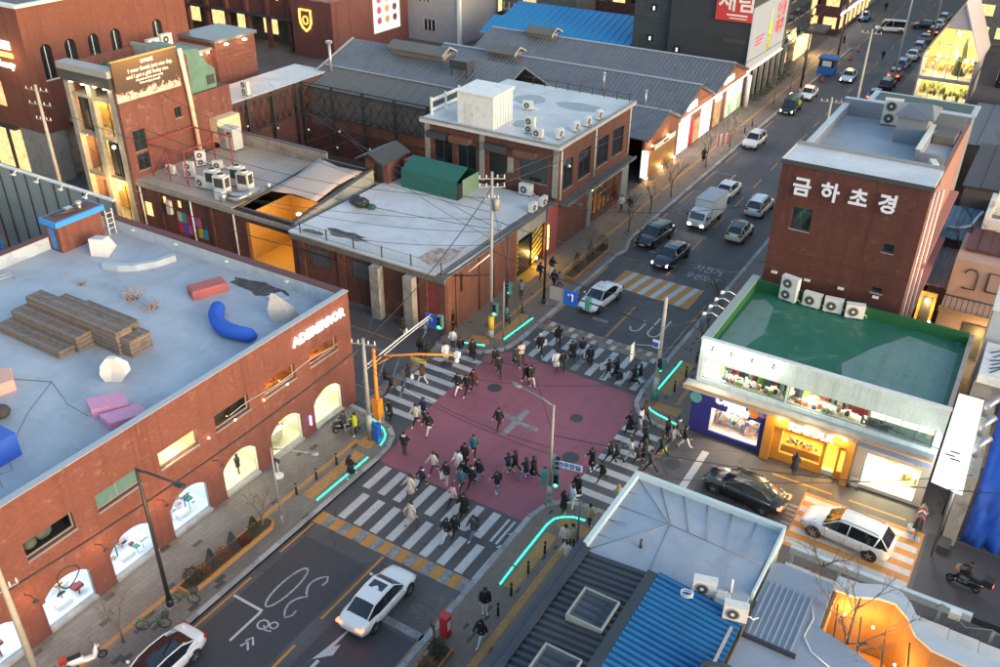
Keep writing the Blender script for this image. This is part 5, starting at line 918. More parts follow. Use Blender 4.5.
# west street shed: sheet fence, cars' carport
t = thing('sheet_metal_fence', 'tall grey-green sheet metal fence with white top edge behind the roof hut', 'fence', (-44, -1.2, 0)); A = AB(t)
for k in range(9): A('panel', MB().box(-52.6 + 1.85 * k, -1.6, 0, -50.78 + 1.85 * k, -1.5, 8.2), M('sheet_grey_green', (.25, .27, .26), .6, .1))
for k in range(10): A('post', MB().box(-52.68 + 1.85 * k, -1.7, 0, -52.6 + 1.85 * k, -1.45, 8.2), STEEL)
A('top_edge', MB().box(-52.7, -1.75, 8.2, -35.9, -1.4, 8.32), WPAINT)
for k in range(5): A('light_bracket', MB().tube([(-50 + 3 * k, -1.6, 8.3), (-50 + 3 * k, -2.3, 8.7), (-49.7 + 3 * k, -2.7, 8.6)], .05, 4).cbox((-49.7 + 3 * k, -2.8, 8.55), (.4, .25, .08)), FRAMEW)
t = thing('blue_stall', 'blue-roofed market stall at the left picture edge', 'stall', (-51.5, -4.6, 0)); A = AB(t)
A('roof', MB().box(-53.6, -6.0, 5.2, -49.6, -3.6, 5.45), BLUE); 
for x in (-53.4, -49.8):
    for y in (-5.8, -3.8): A('post', MB().box(x - .1, y - .1, 0, x + .1, y + .1, 5.2), BLUE)
A('shelf', MB().box(-53.2, -4.6, 2.5, -50, -3.9, 2.6), WPAINT); A('goods', MB().box(-53, -4.5, 2.6, -52, -4.0, 3.4).box(-51.6, -4.5, 2.6, -50.4, -4.0, 3.2), M('goods_5', (.25, .04, .04), .6, .1))
t = thing('tin_lean_to', 'grey tin lean-to with timber props beside the sheet metal fence', 'shed', (-39, -3.6, 0)); A = AB(t); A('roof', MB().add([(-42, -4.6, 4.6), (-37.4, -4.6, 4.6), (-37.4, -2.0, 5.2), (-42, -2.0, 5.2), (-42, -4.6, 4.5), (-37.4, -4.6, 4.5), (-37.4, -2.0, 5.1), (-42, -2.0, 5.1)], [(0, 1, 2, 3), (7, 6, 5, 4), (0, 4, 5, 1), (1, 5, 6, 2), (2, 6, 7, 3), (3, 7, 4, 0)]), GALV); A('wall', MB().box(-41.8, -2.3, 0, -37.6, -2.1, 4.9), M('timber_brown', (.14, .08, .05), .8, .3))
for x in (-41.7, -37.7): A('prop', MB().box(x, -4.5, 0, x + .15, -4.35, 4.5), WOOD)

# buildings farther back, north-west
BR_K = BRICK('brick_brown', (.15, .045, .042), (.19, .06, .052), (.10, .05, .045), sa=.12)
t = thing('crest_brick_building', 'long brown brick building with glowing shield crest and rows of hanging lanterns', 'building', (-90, 72, 0)); A = AB(t)
A('wall', MB().box(-72.6, 64.5, 0, -70.4, 92, 8.6), BR_K); A('corner_wall', MB().box(-78.5, 64.5, 0, -72.61, 66, 8.6), BR_K); A('upper_band', MB().box(-140, 66.5, 5.0, -78.51, 68, 11.5), BR_K); A('roof', MB().box(-140, 66.6, 8.0, -72.61, 92, 8.4), CONCD)
A('floor_slab', MB().box(-140, 65.6, 4.6, -78.6, 68, 4.98), FRAME); A('back_wall', MB().box(-140, 70, 0, -78.6, 70.3, 4.6), CONCD)
for k in range(13):
    x = -80.5 - 4.6 * k; A('pillar', MB().box(x - .35, 65.9, 0, x + .35, 66.49, 11.4), BR_K); ln = A('lantern', MB().ball((x - 2.2, 66.1, 8.4), (.4, .3, 1.0), 8, 6), EMIT('lantern_gold', (1., .60, .14), .9, .6, 4))
for k in range(5): A('shop_window', MB().box(-84 - 6 * k, 69.9, 1.0, -81 - 6 * k, 69.98, 3.6), EMIT('window_gold', (1., .66, .26), .5, .6, 2))
shield = [(-1.1, 1.5), (1.1, 1.5), (1.1, -.3), (.7, -1.1), (0, -1.6), (-.7, -1.1), (-1.1, -.3)]
cr = A('crest', MB().tube([(-75.6 + x, 64.4, 5.6 + z) for x, z in shield + shield[:1]], .14, 6), EMIT('crest_gold', (1., .52, .06), 1.4)); A('crest_ring', MB().tube([(-75.6 + .5 * math.cos(a), 64.4, 5.6 + .6 * math.sin(a)) for a in [i * math.pi / 6 for i in range(13)]], .07, 5), EMIT('crest_gold', (1., .52, .06), 1.4), cr)
for k in range(14): A('roof_lantern', MB().ball((-71 - 1.1 * k, 66.5, 9.3 + .3 * math.sin(k * 2)), .17, 6, 4), BULB)
po = A('poster', MB().box(-70.38, 74.3, 2.4, -70.2, 81, 8.4), EMIT('poster_pale', (.95, .86, .82), .28)); 
for k in range(9): A('poster_mark', MB().cyl((-70.19, 75.6 + 2.0 * (k % 3), 7.4 - 1.6 * (k // 3)), (-70.17, 75.6 + 2.0 * (k % 3), 7.4 - 1.6 * (k // 3)), .55, n=10, smooth=False), M('print_%d' % (k % 3), ((.45, .08, .15), (.55, .3, .1), (.12, .05, .10))[k % 3], .6), po)
A('lit_recess', MB().box(-70.38, 73.7, 8.5, -70.1, 81.8, 9.3), EMIT('window_amber', (1., .58, .18), .7, .4, 3))
t = thing('grey_plaster_building', 'grey plaster building with small grid windows behind the warehouse roofs', 'building', (-68, 92, 0)); A = AB(t); A('wall', MB().box(-73.0, 83.5, 0, -60.5, 96, 16), M('plaster_grey', (.30, .29, .30), .85, .12, 1, .1, co='pos')); 
for (x, z) in ((-67.0, 6.3), (-66.0, 1.8)):
    w = A('window', MB().box(x - 1.2, 83.42, z, x + 1.2, 83.498, z + 1.7), GLD)
    for k in range(4): A('mullion', MB().box(x - 1.2 + .77 * k, 83.38, z, x - 1.1 + .77 * k, 83.419, z + 1.7), FRAMEW, w)
A('corner_pipe', MB().box(-60.5, 83.3, 0, -60.0, 83.9, 16), FRAMEW)
t = thing('back_yard_house', 'small cluttered house with balcony and air units next to the grey plaster building', 'building', (-53, 96, 0)); A = AB(t); A('wall', MB().box(-59, 95, 0, -45, 102, 12), CONCD); A('balcony', MB().box(-58, 93.6, 4.2, -51, 95, 4.5), CONC); 
for k in range(8): A('baluster', MB().box(-58 + k, 93.6, 4.5, -57.9 + k, 93.7, 5.6), FRAMEW)
A('roof_box', MB().box(-50, 95.5, 12, -47, 98, 14), BR_K); A('lit_window', MB().box(-55, 94.9, 5.2, -52.5, 94.98, 7.4), EMIT('window_gold_dim', (1., .6, .25), .4, .6, 2))
SKYR = M('roof_sky_blue', (.015, .20, .42), .45, .12, 1, 0, co='pos')
t = thing('blue_roof_sheds', 'pair of low sheds with bright blue sheet roofs behind the grey warehouse', 'shed', (-38, 82, 0)); A = AB(t)
for (y0, y1, z0, z1) in ((76.8, 81.0, 4.6, 6.4), (81.6, 88.5, 5.2, 7.2)):
    A('wall', MB().box(-52, y1 - .5, 0, -28.2, y1, z1 - .2), CONC); pitched(A, -52, [(y0, z0), (y1, z1)], -28, mat=SKYR, rib=1.1); A('gutter', MB().box(-52, y0 - .25, z0 - .2, -28, y0, z0 + .05), CONC)
# dark building with the red banner and white billboard
DARKC = M('cladding_dark', (.036, .037, .043), .55, .15, .6, .1, co='pos'); DARKB = BRICK('cladding_charcoal', (.050, .050, .055), (.060, .060, .066), (.03, .03, .033), bw=1.2, rh=.6, ms=.02, sa=.05)
t = thing('dark_clad_building', 'tall charcoal-clad building with red banner and huge white side billboard', 'building', (-19, 88, 0)); A = AB(t)
A('wall', MB().box(-27.6, 78.0, 0, -22.2, 94, 13.0), DARKB); A('wall', MB().box(-22.19, 77.6, 0, -11.0, 95.5, 13.6), DARKC); A('top_storey', MB().box(-22, 80, 13.6, -13, 94, 17), M('storey_pale_green', (.30, .38, .36), .4, .1))
for (x, z) in ((-25.2, 10.5), (-25.4, 6.5), (-21.2, 5.6)): w = A('window', MB().box(x, 77.55 if x > -22 else 77.95, z, x + .9, 77.598 if x > -22 else 77.998, z + .9), GLD); A('window_light', MB().box(x + .3, 77.5 if x > -22 else 77.9, z + .1, x + .55, 77.549 if x > -22 else 77.949, z + .6), EMIT('window_dim', (1, .9, .8), .35), w)
for (x0, x1, z) in ((-14.6, -11.4, 7.8), (-15.4, -11.6, 4.5)): A('slot', MB().box(x0, 77.5, z, x1, 77.599, z + .55), FRAME)
bn = A('banner', MB().box(-15.9, 77.3, 10.6, -11.05, 77.45, 15.5), M('banner_red', (.55, .045, .045), .6, .05)); PW = M('print_white', (.78, .76, .74), .6)
text('banner_lettering', '재림', 2.7, PW, bn, (-13.2, 77.28, 12.9), (R(90), 0, 0), .005, A.o, bold=.05); text('banner_lettering', 'Tel. 02-461-0000', .42, PW, bn, (-13.3, 77.28, 11.35), (R(90), 0, 0), .005, A.o) if False else None
A('banner_line', MB().box(-14.4, 77.27, 11.25, -11.6, 77.299, 11.45).box(-14.0, 77.27, 10.9, -11.7, 77.299, 11.02), PW, bn)
wb = A('side_billboard', MB().box(-10.98, 77.4, 4.4, -10.75, 93.2, 12.4), EMIT('billboard_white', (.90, .86, .80), .15)); A('bottom_light', MB().box(-10.74, 77.4, 4.25, -10.6, 93.2, 4.39), EMIT('light_line_warm', (1., .62, .36), 3), wb)
text('billboard_lettering', '인생', 2.3, M('print_red', (.45, .06, .07), .6), wb, (-10.72, 90.0, 10.3), (R(90), 0, R(90)), .004, A.o, bold=.08); text('billboard_lettering', '맥주', 2.3, M('print_red', (.45, .06, .07), .6), wb, (-10.72, 90.0, 7.9), (R(90), 0, R(90)), .004, A.o, bold=.08); A('billboard_bottle', MB().loft([[(-10.74, 85.6 + r * math.cos(a), z) if False else (-10.72 - .0 + .01 * math.sin(a), 85.7 + r * math.cos(a), z) for a in [i * math.pi / 4 for i in range(8)]] for z, r in ((5.6, .75), (8.9, .75), (9.5, .3), (11.2, .22))]), M('print_lime', (.45, .50, .03), .5), wb)
for k in range(3): A('billboard_line', MB().box(-10.745, 79.4, 8.2 - .45 * k, -10.72, 83.2 - .6 * k, 8.38 - .45 * k), M('print_red', (.45, .06, .07), .6), wb)
A('colonnade', MB().box(-11.3, 77.6, 0, -11.0, 95.4, 4.2), GLD)
for k in range(7): A('column', MB().box(-10.95, 78.2 + 2.8 * k, 0, -10.5, 78.6 + 2.8 * k, 4.24), CONC)
g_ = random.Random(11); gm = MB()
for k in range(500):
    y = g_.uniform(79, 96); x = g_.uniform(-10.2, -9.2); z = .1 + g_.random() ** 2 * 1.1; a = g_.random() * 6; s = .12 + .15 * g_.random(); gm.add([(x, y, z), (x + s * math.cos(a), y + s * math.sin(a), z + s * .5), (x + s * .2, y, z + s)], [(0, 1, 2)])
single('hedge_strip', gm, M('leaf_dull', (.055, .075, .03), .7, .4, 3), 'low green planting strip under the white side billboard', 'hedge', (-9.7, 87, .12), kind='stuff')
def block(name, label, x0, y0, x1, y1, h, m, floors=3, lit=.35, faces=('s', 'e'), seed=0, cat='building', group=None, wm=None):
    """plain building with a grid of real windows; s faces -y, e faces +x, w faces -x"""
    t = thing(name, label, cat, ((x0 + x1) / 2, (y0 + y1) / 2, 0), 0, group); A = AB(t); q = random.Random(seed)
    A('wall', MB().box(x0, y0, 0, x1, y1, h), m); A('roof', MB().box(x0 + .3, y0 + .3, h, x1 - .3, y1 - .3, h + .12), ROOF_G); A('parapet', MB().box(x0 - .05, y0 - .05, h + .002, x1 + .05, y0 + .25, h + .6), CONC); A('parapet', MB().box(x1 - .25, y0 + .26, h + .002, x1 + .05, y1, h + .6), CONC); A('parapet', MB().box(x0 - .05, y0 + .26, h + .002, x0 + .25, y1, h + .6), CONC)
    fh = h / floors
    for f in faces:
        a0, a1 = (x0, x1) if f == 's' else (y0, y1); n = max(1, int((a1 - a0) / 3.2))
        for i in range(n):
            for k in range(floors):
                u = a0 + (a1 - a0) * (i + .5) / n; z = k * fh + fh * .3; w2 = min(1.1, (a1 - a0) / n * .36); L = q.random() < (lit if k else min(1, lit * 2)); mt = EMIT('window_gold', (1., .66, .26), .5, .6, 2) if L else GLD
                if f == 's': w = A('window', MB().box(u - w2, y0 - .04, z, u + w2, y0 - .002, z + fh * .5), mt); A('sill', MB().box(u - w2 - .1, y0 - .12, z - .12, u + w2 + .1, y0 - .002, z - .002), CONC, w)
                elif f == 'e': w = A('window', MB().box(x1 + .002, u - w2, z, x1 + .04, u + w2, z + fh * .5), mt); A('sill', MB().box(x1 + .002, u - w2 - .1, z - .12, x1 + .12, u + w2 + .1, z - .002), CONC, w)
                else: w = A('window', MB().box(x0 - .04, u - w2, z, x0 - .002, u + w2, z + fh * .5), mt); A('sill', MB().box(x0 - .12, u - w2 - .1, z - .12, x0 - .002, u + w2 + .1, z - .002), CONC, w)
    return t, A
NAVY = M('cladding_navy', (.020, .026, .038), .35, .2, .5)
t, A = block('navy_glass_building', 'dark navy glass building with golden ground-floor shop next to the white billboard', -24, 97, -11.5, 113, 15, NAVY, 5, .1, ('s', 'e'), 3)
A('shop_canopy', MB().box(-11.48, 108, 3.6, -8.6, 114, 4.1), FRAME); A('lit_shop', MB().box(-11.45, 104, .2, -11.3, 113, 3.5), EMIT('shop_gold', (1., .66, .25), .8, .6, 1)); lamp(t, (-9.5, 109, 2.6), 500, (1, .72, .34), .4, off=A.o)
for k in range(4): A('lit_floor', MB().box(-11.46, 112 - .2, 4.4 + 1.4 * k, -11.3, 113 - .1, 5.2 + 1.4 * k), EMIT('window_amber', (1., .58, .18), .7, .4, 3))
t, A = block('brown_corner_block', 'brown corner block with glowing roof-edge strip beyond the far side street', -26, 126, -10, 150, 11, BR_K, 3, .5, ('s', 'e'), 4); A('light_strip', MB().box(-9.94, 126, 3.4, -9.8, 148, 3.7), LIN)
block('far_grey_block', 'grey block on the left far up the street', -28, 154, -11, 190, 15, M('plaster_grey', (.30, .29, .30), .85, .12, 1, .1, co='pos'), 5, .3, ('s', 'e'), 5)
for k, (x0, y0, x1, y1, h, m) in enumerate(((-60, 104, -30, 125, 13, BR_H), (-100, 100, -66, 128, 12, CONC), (-150, 96, -105, 125, 14, BR_K), (-62, 132, -30, 160, 12, CONCD), (-110, 135, -68, 165, 15, BR_K), (-150, 20, -95, 55, 16, BR_T), (-120, -12, -72, 5, 12, BR_H), (-60, -34, -38, -12, 4, CONC))):
    block('back_block', ('brick block behind the blue roof sheds', 'concrete block behind the grey plaster building', 'brown block far behind the lantern-hung brick building', 'dark concrete block behind the brick block', 'brown block on the far upper left', 'brick block behind the arched brick tower', 'brick block west of the roof terrace', 'low concrete yard building left of the roof terrace')[k], x0, y0, x1, y1, h, m, 3 if h > 6 else 1, .3, ('s', 'e'), 20 + k, group='blocks in the background')

# green-roofed shop row
ROOF_GR = ROOF('roof_green', (.020, .135, .085), (.20, .30, .27), (.075, .19, .15), .75, .8); GRP = M('parapet_green', (.010, .095, .030), .6, .15, 2, .1, co='pos')
TILE = BRICK('tile_white', (.56, .55, .52), (.62, .61, .58), (.42, .41, .39), bw=.30, rh=.60, ms=.008, stain=(.4, .38, .35), sa=.2, dark=.08)
t = thing('green_roof_shops', 'two-storey white-tiled shop row with dark green flat roof on the corner', 'building', (16.8, 10.5, 0)); A = AB(t)
X0, X1, Y0_, Y1_, ZT = 9.7, 24.1, 5.45, 15.6, 6.95
up = [(10.0, 15.3, 4.15, 5.45), (15.4, 23.7, 4.15, 5.45)]; dn = [(11.0, 14.3, .35, 2.35), (15.6, 19.4, .35, 2.35), (20.6, 23.6, .25, 2.6)]
A('wall', wallmb(MB(), 'y', Y0_, .3, X0, X1, 0, ZT, up + dn), TILE)
A('wall', MB().box(X0, Y0_ + .31, 0, X0 + .25, Y1_, ZT - .02), M('wall_pale_side', (.52, .50, .47), .8, .1)); A('wall', MB().box(X1 - .25, Y0_ + .31, 0, X1, Y1_, ZT - .3), CONC); A('wall', MB().box(X0 + .26, Y1_ - .3, 0, X1 - .26, Y1_, 6.5), CONC)
A('roof', MB().box(X0 + .26, Y0_ + .31, 6.0, X1 - .26, Y1_ - .31, 6.15), ROOF_GR)
WRN = PAINT('roof_green_worn', (.16, .27, .25), .62, (.024, .14, .09)); A('worn_patch', MB().prism([(10.3, 6.1), (11.7, 6.2), (12.5, 9.5), (12.0, 13.2), (11.2, 14.0), (10.4, 13.5)], 6.15, 6.156), WRN); A('worn_patch', MB().prism([(18.2, 6.2), (23.6, 6.2), (23.5, 13.6), (20.5, 14.2), (18.9, 11.5), (17.6, 8.5)], 6.15, 6.156), WRN)
A('parapet', MB().box(X0 + .255, Y0_ + .5, 6.152, X0 + .45, Y1_ - .32, ZT - .05), GRP); A('parapet', MB().box(X0 + .46, Y1_ - .5, 6.152, X1 - .3, Y1_ - .305, 6.9), GRP); A('parapet', MB().box(X0 + .26, Y0_ + .302, 6.152, X1 - .3, Y0_ + .45, ZT - .3), GRP)
A('coping', MB().box(X0 - .05, Y0_ - .04, ZT, X1 + .03, Y0_ + .33, ZT + .05), WPAINT); A('coping', MB().box(X0 - .05, Y0_ + .34, ZT - .02, X0 + .5, Y1_, ZT + .04), M('coping_grey_green', (.26, .32, .30), .6, .1))
A('ledge', MB().box(X0 - .5, Y0_ - .95, 3.62, X1 - .1, Y0_ - .002, 3.85), M('ledge_grey', (.38, .37, .35), .7, .15, 2, 0, co='pos', dirt=((.2, .16, .12), .5, 1))); A('ledge_line', MB().box(X0 - .52, Y0_ - .98, 3.851, X1 - .1, Y0_ - .85, 3.95), M('ledge_amber', (.45, .25, .10), .5))
# upper shop: clothes rails behind glass
rm = A('upper_shop', MB().box(X0 + .3, 8.2, 3.9, X1 - .3, 8.3, 5.9).box(X0 + .3, Y0_ + .31, 3.9, X1 - .3, 8.2, 4.0).box(X0 + .3, Y0_ + .31, 5.8, X1 - .3, 8.2, 5.9).box(15.35, Y0_ + .31, 4, 15.4, 8.2, 5.8), M('shop_offwhite', (.72, .68, .60), .7, .1))
for x in (11.2, 13.4, 16.3, 18.5, 20.8, 22.6): lamp(rm, (x, 7.0, 5.55), 95, (1, .86, .66), .2, off=A.o); A('ceiling_lamp', MB().cbox((x, 7.0, 5.72), (.9, .25, .08)), LAMPC, rm)
lamp(rm, (10.7, Y0_ + .7, 4.8), 60, (1, .7, .35), .1, off=A.o); A('bright_lamp', MB().ball((10.8, Y0_ + .45, 4.75), .18, 8, 6), EMIT('lamp_blaze', (1, .85, .6), 30), rm); A('bright_lamp', MB().ball((16.7, Y0_ + .45, 4.75), .16, 8, 6), EMIT('lamp_blaze', (1, .85, .6), 30), rm)
cc = [(.55, .10, .05), (.05, .06, .09), (.62, .58, .50), (.10, .16, .30), (.20, .45, .04), (.45, .04, .06), (.30, .20, .12), (.55, .55, .56), (.16, .22, .12), (.04, .04, .045)]
g_ = random.Random(4)
def garment(x, y, z, s, i, par):
    w = .10 + .08 * g_.random(); h = .55 + .3 * g_.random()
    A('garment', MB().loft([[(x + w * a, y + .08 * b, z + dz) for a, b in ((-1, -1), (1, -1), (1, 1), (-1, 1))] for dz, w in ((-h, w * 1.25), (-.12, w), (0, w * .35))], smooth=False), M('cloth_%d' % i, cc[i], .8, .2, 6), par)
for k in range(60):
    x = 10.2 + k * .165 + .03 * g_.random()
    if 15.1 < x < 15.6: continue
    garment(x, Y0_ + .75 + .5 * g_.random(), 5.05 + .15 * g_.random(), 1, g_.randrange(10) if x < 18.7 else (4, 5)[k % 2], rm)
for x, z in [(11.3 + .27 * k, 4.1 + .25 * g_.random()) for k in range(29)]: A('goods_heap', MB().ball((x, Y0_ + .5 + .4 * g_.random(), z), (.16, .16, .2), 7, 4), M('cloth_%d' % g_.randrange(10), (.3, .3, .3), .8), rm)
for (a, b, n) in ((10.0, 15.3, 3), (15.4, 20.1, 2), (20.1, 23.7, 4)):
    fr = A('window_frame', MB().box(a, Y0_ + .1, 4.15, b, Y0_ + .16, 4.22).box(a, Y0_ + .1, 5.38, b, Y0_ + .16, 5.45), FRAMEG)
    for k in range(n + 1): A('mullion', MB().box(a + (b - a - .06) * k / n, Y0_ + .1, 4.221, a + (b - a - .06) * k / n + .06, Y0_ + .16, 5.379), FRAMEG, fr)
    A('pane', MB().box(a, Y0_ + .12, 4.2, b, Y0_ + .13, 5.4), GL, fr)
PWT = M('print_white', (.78, .76, .74), .6)
text('window_lettering', 'Vintage', .85, PWT, t, (12.2, Y0_ + .08, 4.85), (R(90), 0, 0), .004, A.o, bold=.02); text('window_lettering', 'bit.hr', .8, FRAME, t, (20.6, Y0_ + .08, 4.6), (R(90), 0, 0), .004, A.o, bold=.03)
A('film_panel', MB().box(20.15, Y0_ + .17, 4.22, 23.65, Y0_ + .2, 4.95), M('film_green', (.30, .40, .33), .4, .3, 2))
for x in (10.5, 11.7, 13.0, 14.3): A('spot_bracket', MB().tube([(x, Y0_ - .02, 6.6), (x, Y0_ - .25, 6.65), (x, Y0_ - .3, 6.55)], .03, 4).cbox((x, Y0_ - .32, 6.5), (.16, .16, .08)), FRAME); lamp(t, (x, Y0_ - .6, 6.5), 26, (1, .9, .76), .08, off=A.o)
# purple sweet shop
PUR = M('panel_indigo', (.035, .035, .20), .45, .1); s1 = A('indigo_shopfront', wallmb(MB(), 'y', Y0_ - .16, .158, X0 - .02, 14.5, .1, 3.6, [(11.0, 14.2, .45, 2.3)]), PUR)
A('shop_sign', MB().box(X0 - .1, Y0_ - .45, 2.55, 14.55, Y0_ - .17, 3.6), PUR, s1); text('sign_lettering', 'Onnie', .75, EMIT('sign_white', (1, .97, .92), 1.3), s1, (12.2, Y0_ - .5, 3.25), (R(90), R(0), 0), .03, A.o, shear=.2, bold=.03); text('sign_lettering', 'petit', .7, EMIT('sign_white', (1, .97, .92), 1.3), s1, (12.75, Y0_ - .5, 2.85), (R(90), 0, 0), .03, A.o, shear=.2, bold=.03)
for (x, z, r, c) in ((10.0, 2.9, .4, (.12, .35, .35)), (13.7, 3.05, .36, (.75, .25, .04)), (14.3, 3.2, .3, (.35, .22, .45))): A('sign_disc', MB().cyl((x, Y0_ - .451, z), (x, Y0_ - .47, z), r, n=18, smooth=False), M('disc_%d' % int(z * 100), c, .5), s1)
A('shop_room', MB().box(11, 8.0, .3, 14.3, 8.1, 2.6).box(10.9, Y0_ + .31, .25, 14.4, 8.0, .34).box(10.9, Y0_ + .31, .3, 11, 8, 2.6).box(14.3, Y0_ + .31, .3, 14.4, 8, 2.6).box(10.9, Y0_ + .31, 2.6, 14.4, 8, 2.7), M('shop_pinkish', (.75, .55, .50), .7, .1), s1); A('pane', MB().box(11.0, Y0_ + .05, .45, 14.2, Y0_ + .06, 2.3), GL, s1); lamp(s1, (12.0, 6.6, 2.4), 170, (1, .84, .66), .2, off=A.o); lamp(s1, (13.4, 6.6, 2.4), 170, (1, .84, .66), .2, off=A.o)
tc = [(.62, .60, .58), (.12, .30, .45), (.70, .35, .30), (.75, .65, .30), (.30, .50, .55), (.70, .55, .55), (.45, .20, .12), (.1, .15, .3)]
for k in range(90):
    x = 11.15 + 3.0 * g_.random(); z = .5 + g_.random() * 1.5 * (1 if g_.random() < .75 else .6); y = Y0_ + .35 + .7 * g_.random() + .35 * z; r = .09 + .08 * g_.random(); A('soft_toy', MB().ball((x, y, z), (r, r, r * 1.1), 7, 5).ball((x, y, z + r * 1.3), r * .7, 6, 4), M('toy_%d' % (k % 8), tc[k % 8], .8, .1), s1)
A('shelf', MB().box(11.05, 6.6, .4, 14.25, 7.9, 1.0).box(11.05, 7.2, 1.0, 14.25, 7.9, 1.5), M('shop_offwhite', (.72, .68, .60), .7, .1), s1)
# orange shop
ORP = M('panel_amber_wood', (.52, .23, .035), .5, .12, 1.5); s2 = A('amber_shopfront', wallmb(MB(), 'y', Y0_ - .2, .198, 14.6, 19.85, .05, 3.6, [(15.6, 18.1, .7, 2.35), (18.3, 19.0, .05, 2.5), (19.15, 19.55, .7, 2.3)]), ORP)
A('pier', MB().box(14.56, Y0_ - .6, .05, 15.1, Y0_ - .21, 3.6), ORP, s2); A('pier', MB().box(19.5, Y0_ - .6, .05, 19.9, Y0_ - .21, 3.6), ORP, s2); A('soffit', MB().box(15.11, Y0_ - .6, 2.75, 19.49, Y0_ - .21, 3.6), ORP, s2)
text('sign_lettering', 'KINFOLK', .62, EMIT('sign_white', (1, .97, .92), 1.3), s2, (17.3, Y0_ - .66, 3.1), (R(90), 0, 0), .03, A.o, bold=.02, spacing=1.05)
for k in range(6): x = 15.4 + .78 * k; A('spot_lamp', MB().cbox((x, Y0_ - .78, 3.5), (.16, .2, .07)), LIN, s2)
for x in (15.6, 17.3, 19.0): lamp(s2, (x, Y0_ - 1.0, 3.45), 60, (1, .66, .22), .1, off=A.o)
A('shop_room', MB().box(15.0, 8.2, .1, 19.8, 8.3, 2.9).box(15.0, Y0_ + .31, .02, 19.8, 8.2, .1).box(14.9, Y0_ + .31, .1, 15.0, 8.2, 2.9).box(19.75, Y0_ + .31, .1, 19.85, 8.2, 2.9).box(15, Y0_ + .31, 2.8, 19.75, 8.2, 2.9), M('room_amber_bright', (.62, .40, .12), .7, .1), s2)
for x in (16.0, 17.6, 19.0): lamp(s2, (x, 6.8, 2.5), 170, (1, .72, .28), .2, off=A.o)
A('pane', MB().box(15.6, Y0_ - .1, .7, 18.1, Y0_ - .09, 2.35), GL, s2); A('counter', MB().box(15.6, Y0_ + .35, .1, 18.0, 6.6, .95), M('counter_amber', (.5, .26, .06), .5), s2)
for k in range(22): x = 15.7 + 2.2 * g_.random(); A('counter_goods', MB().ball((x, Y0_ + .45 + .5 * g_.random(), 1.0 + .3 * g_.random()), (.1, .1, .13), 6, 4), M('toy_%d' % (k % 3), tc[k % 3], .8), s2)
# beige shop
BGP = M('panel_beige', (.56, .48, .38), .6, .06); s3 = A('beige_shopfront', wallmb(MB(), 'y', Y0_ - .12, .118, 19.95, 24.1, .05, 3.6, [(20.5, 23.6, .3, 2.6)]), BGP)
A('shop_room', MB().box(20.3, 9, .2, 24.0, 9.1, 2.9).box(20.3, Y0_ + .31, .12, 24, 9, .2).box(20.2, Y0_ + .31, .2, 20.3, 9, 2.9).box(23.85, Y0_ + .31, .2, 23.9, 9, 2.9).box(20.3, Y0_ + .31, 2.75, 23.85, 9, 2.85), M('room_cream_bright', (.80, .72, .55), .7, .04), s3); lamp(s3, (21.4, 7.2, 2.4), 330, (1, .86, .58), .25, off=A.o); lamp(s3, (22.9, 7.2, 2.4), 330, (1, .86, .58), .25, off=A.o)
A('arched_niche', MB().ext(arch_pts(21.6, 23.5, .2, 1.9, .6), 'y', 8.6, 8.98), M('niche_orange', (.78, .36, .04), .6), s3); A('round_table', MB().cyl((22.7, 7.4, .2), (22.7, 7.4, .85), .12, n=10).cyl((22.7, 7.4, .85), (22.7, 7.4, .92), .5, n=16).cyl((23.4, 6.9, .2), (23.4, 6.9, .9), .16, n=10), M('table_pale', (.6, .55, .48), .5), s3); A('pane', MB().box(20.5, Y0_ - .06, .3, 23.6, Y0_ - .05, 2.6), GL, s3); text('house_number', '204', .5, M('numeral_grey', (.25, .24, .22), .5), s3, (23.5, Y0_ - .13, 3.0), (R(90), 0, 0), .01, A.o)
A('blue_edge', MB().box(20.0, Y0_ - 1.02, 3.55, 24.0, Y0_ - .96, 3.8), M('edge_steel_blue', (.16, .20, .30), .4), s3)
for k, (x, f) in enumerate(((12.5, 2), (14.1, 1), (15.5, 1), (16.9, 1))): ac(('tall double-fan unit against the dark brick wall on the green roof', 'first of three small units right of the double-fan unit on the green roof', 'second of three small units on the green roof', 'third of three small units on the green roof, farthest right')[k], (x, 14.7, 6.15), R(-12 + 9 * k), f, 1.25, 'units on the green roof')
for k in range(4): single('sign_flood_light', MB().tube([(9.72, 8.6 + 1.15 * k, 6.9), (9.2, 8.6 + 1.15 * k, 7.1), (8.9, 8.6 + 1.15 * k, 7.0)], .04, 5).loft([[(8.85 - d, 8.6 + 1.15 * k + r * math.cos(a), 6.95 - d * .4 + r * math.sin(a)) for a in [i * math.pi / 4 for i in range(8)]] for d, r in ((0, .06), (.18, .14), (.25, .18))]), FRAMEW, ('nearest white arm flood light on the side edge of the green roof', 'second white arm flood light on the side edge of the green roof', 'third white arm flood light on the side edge of the green roof', 'farthest white arm flood light on the side edge of the green roof')[k], 'flood light', (9.7, 8.6 + 1.15 * k, 6.9), 'flood lights on the green roof edge')
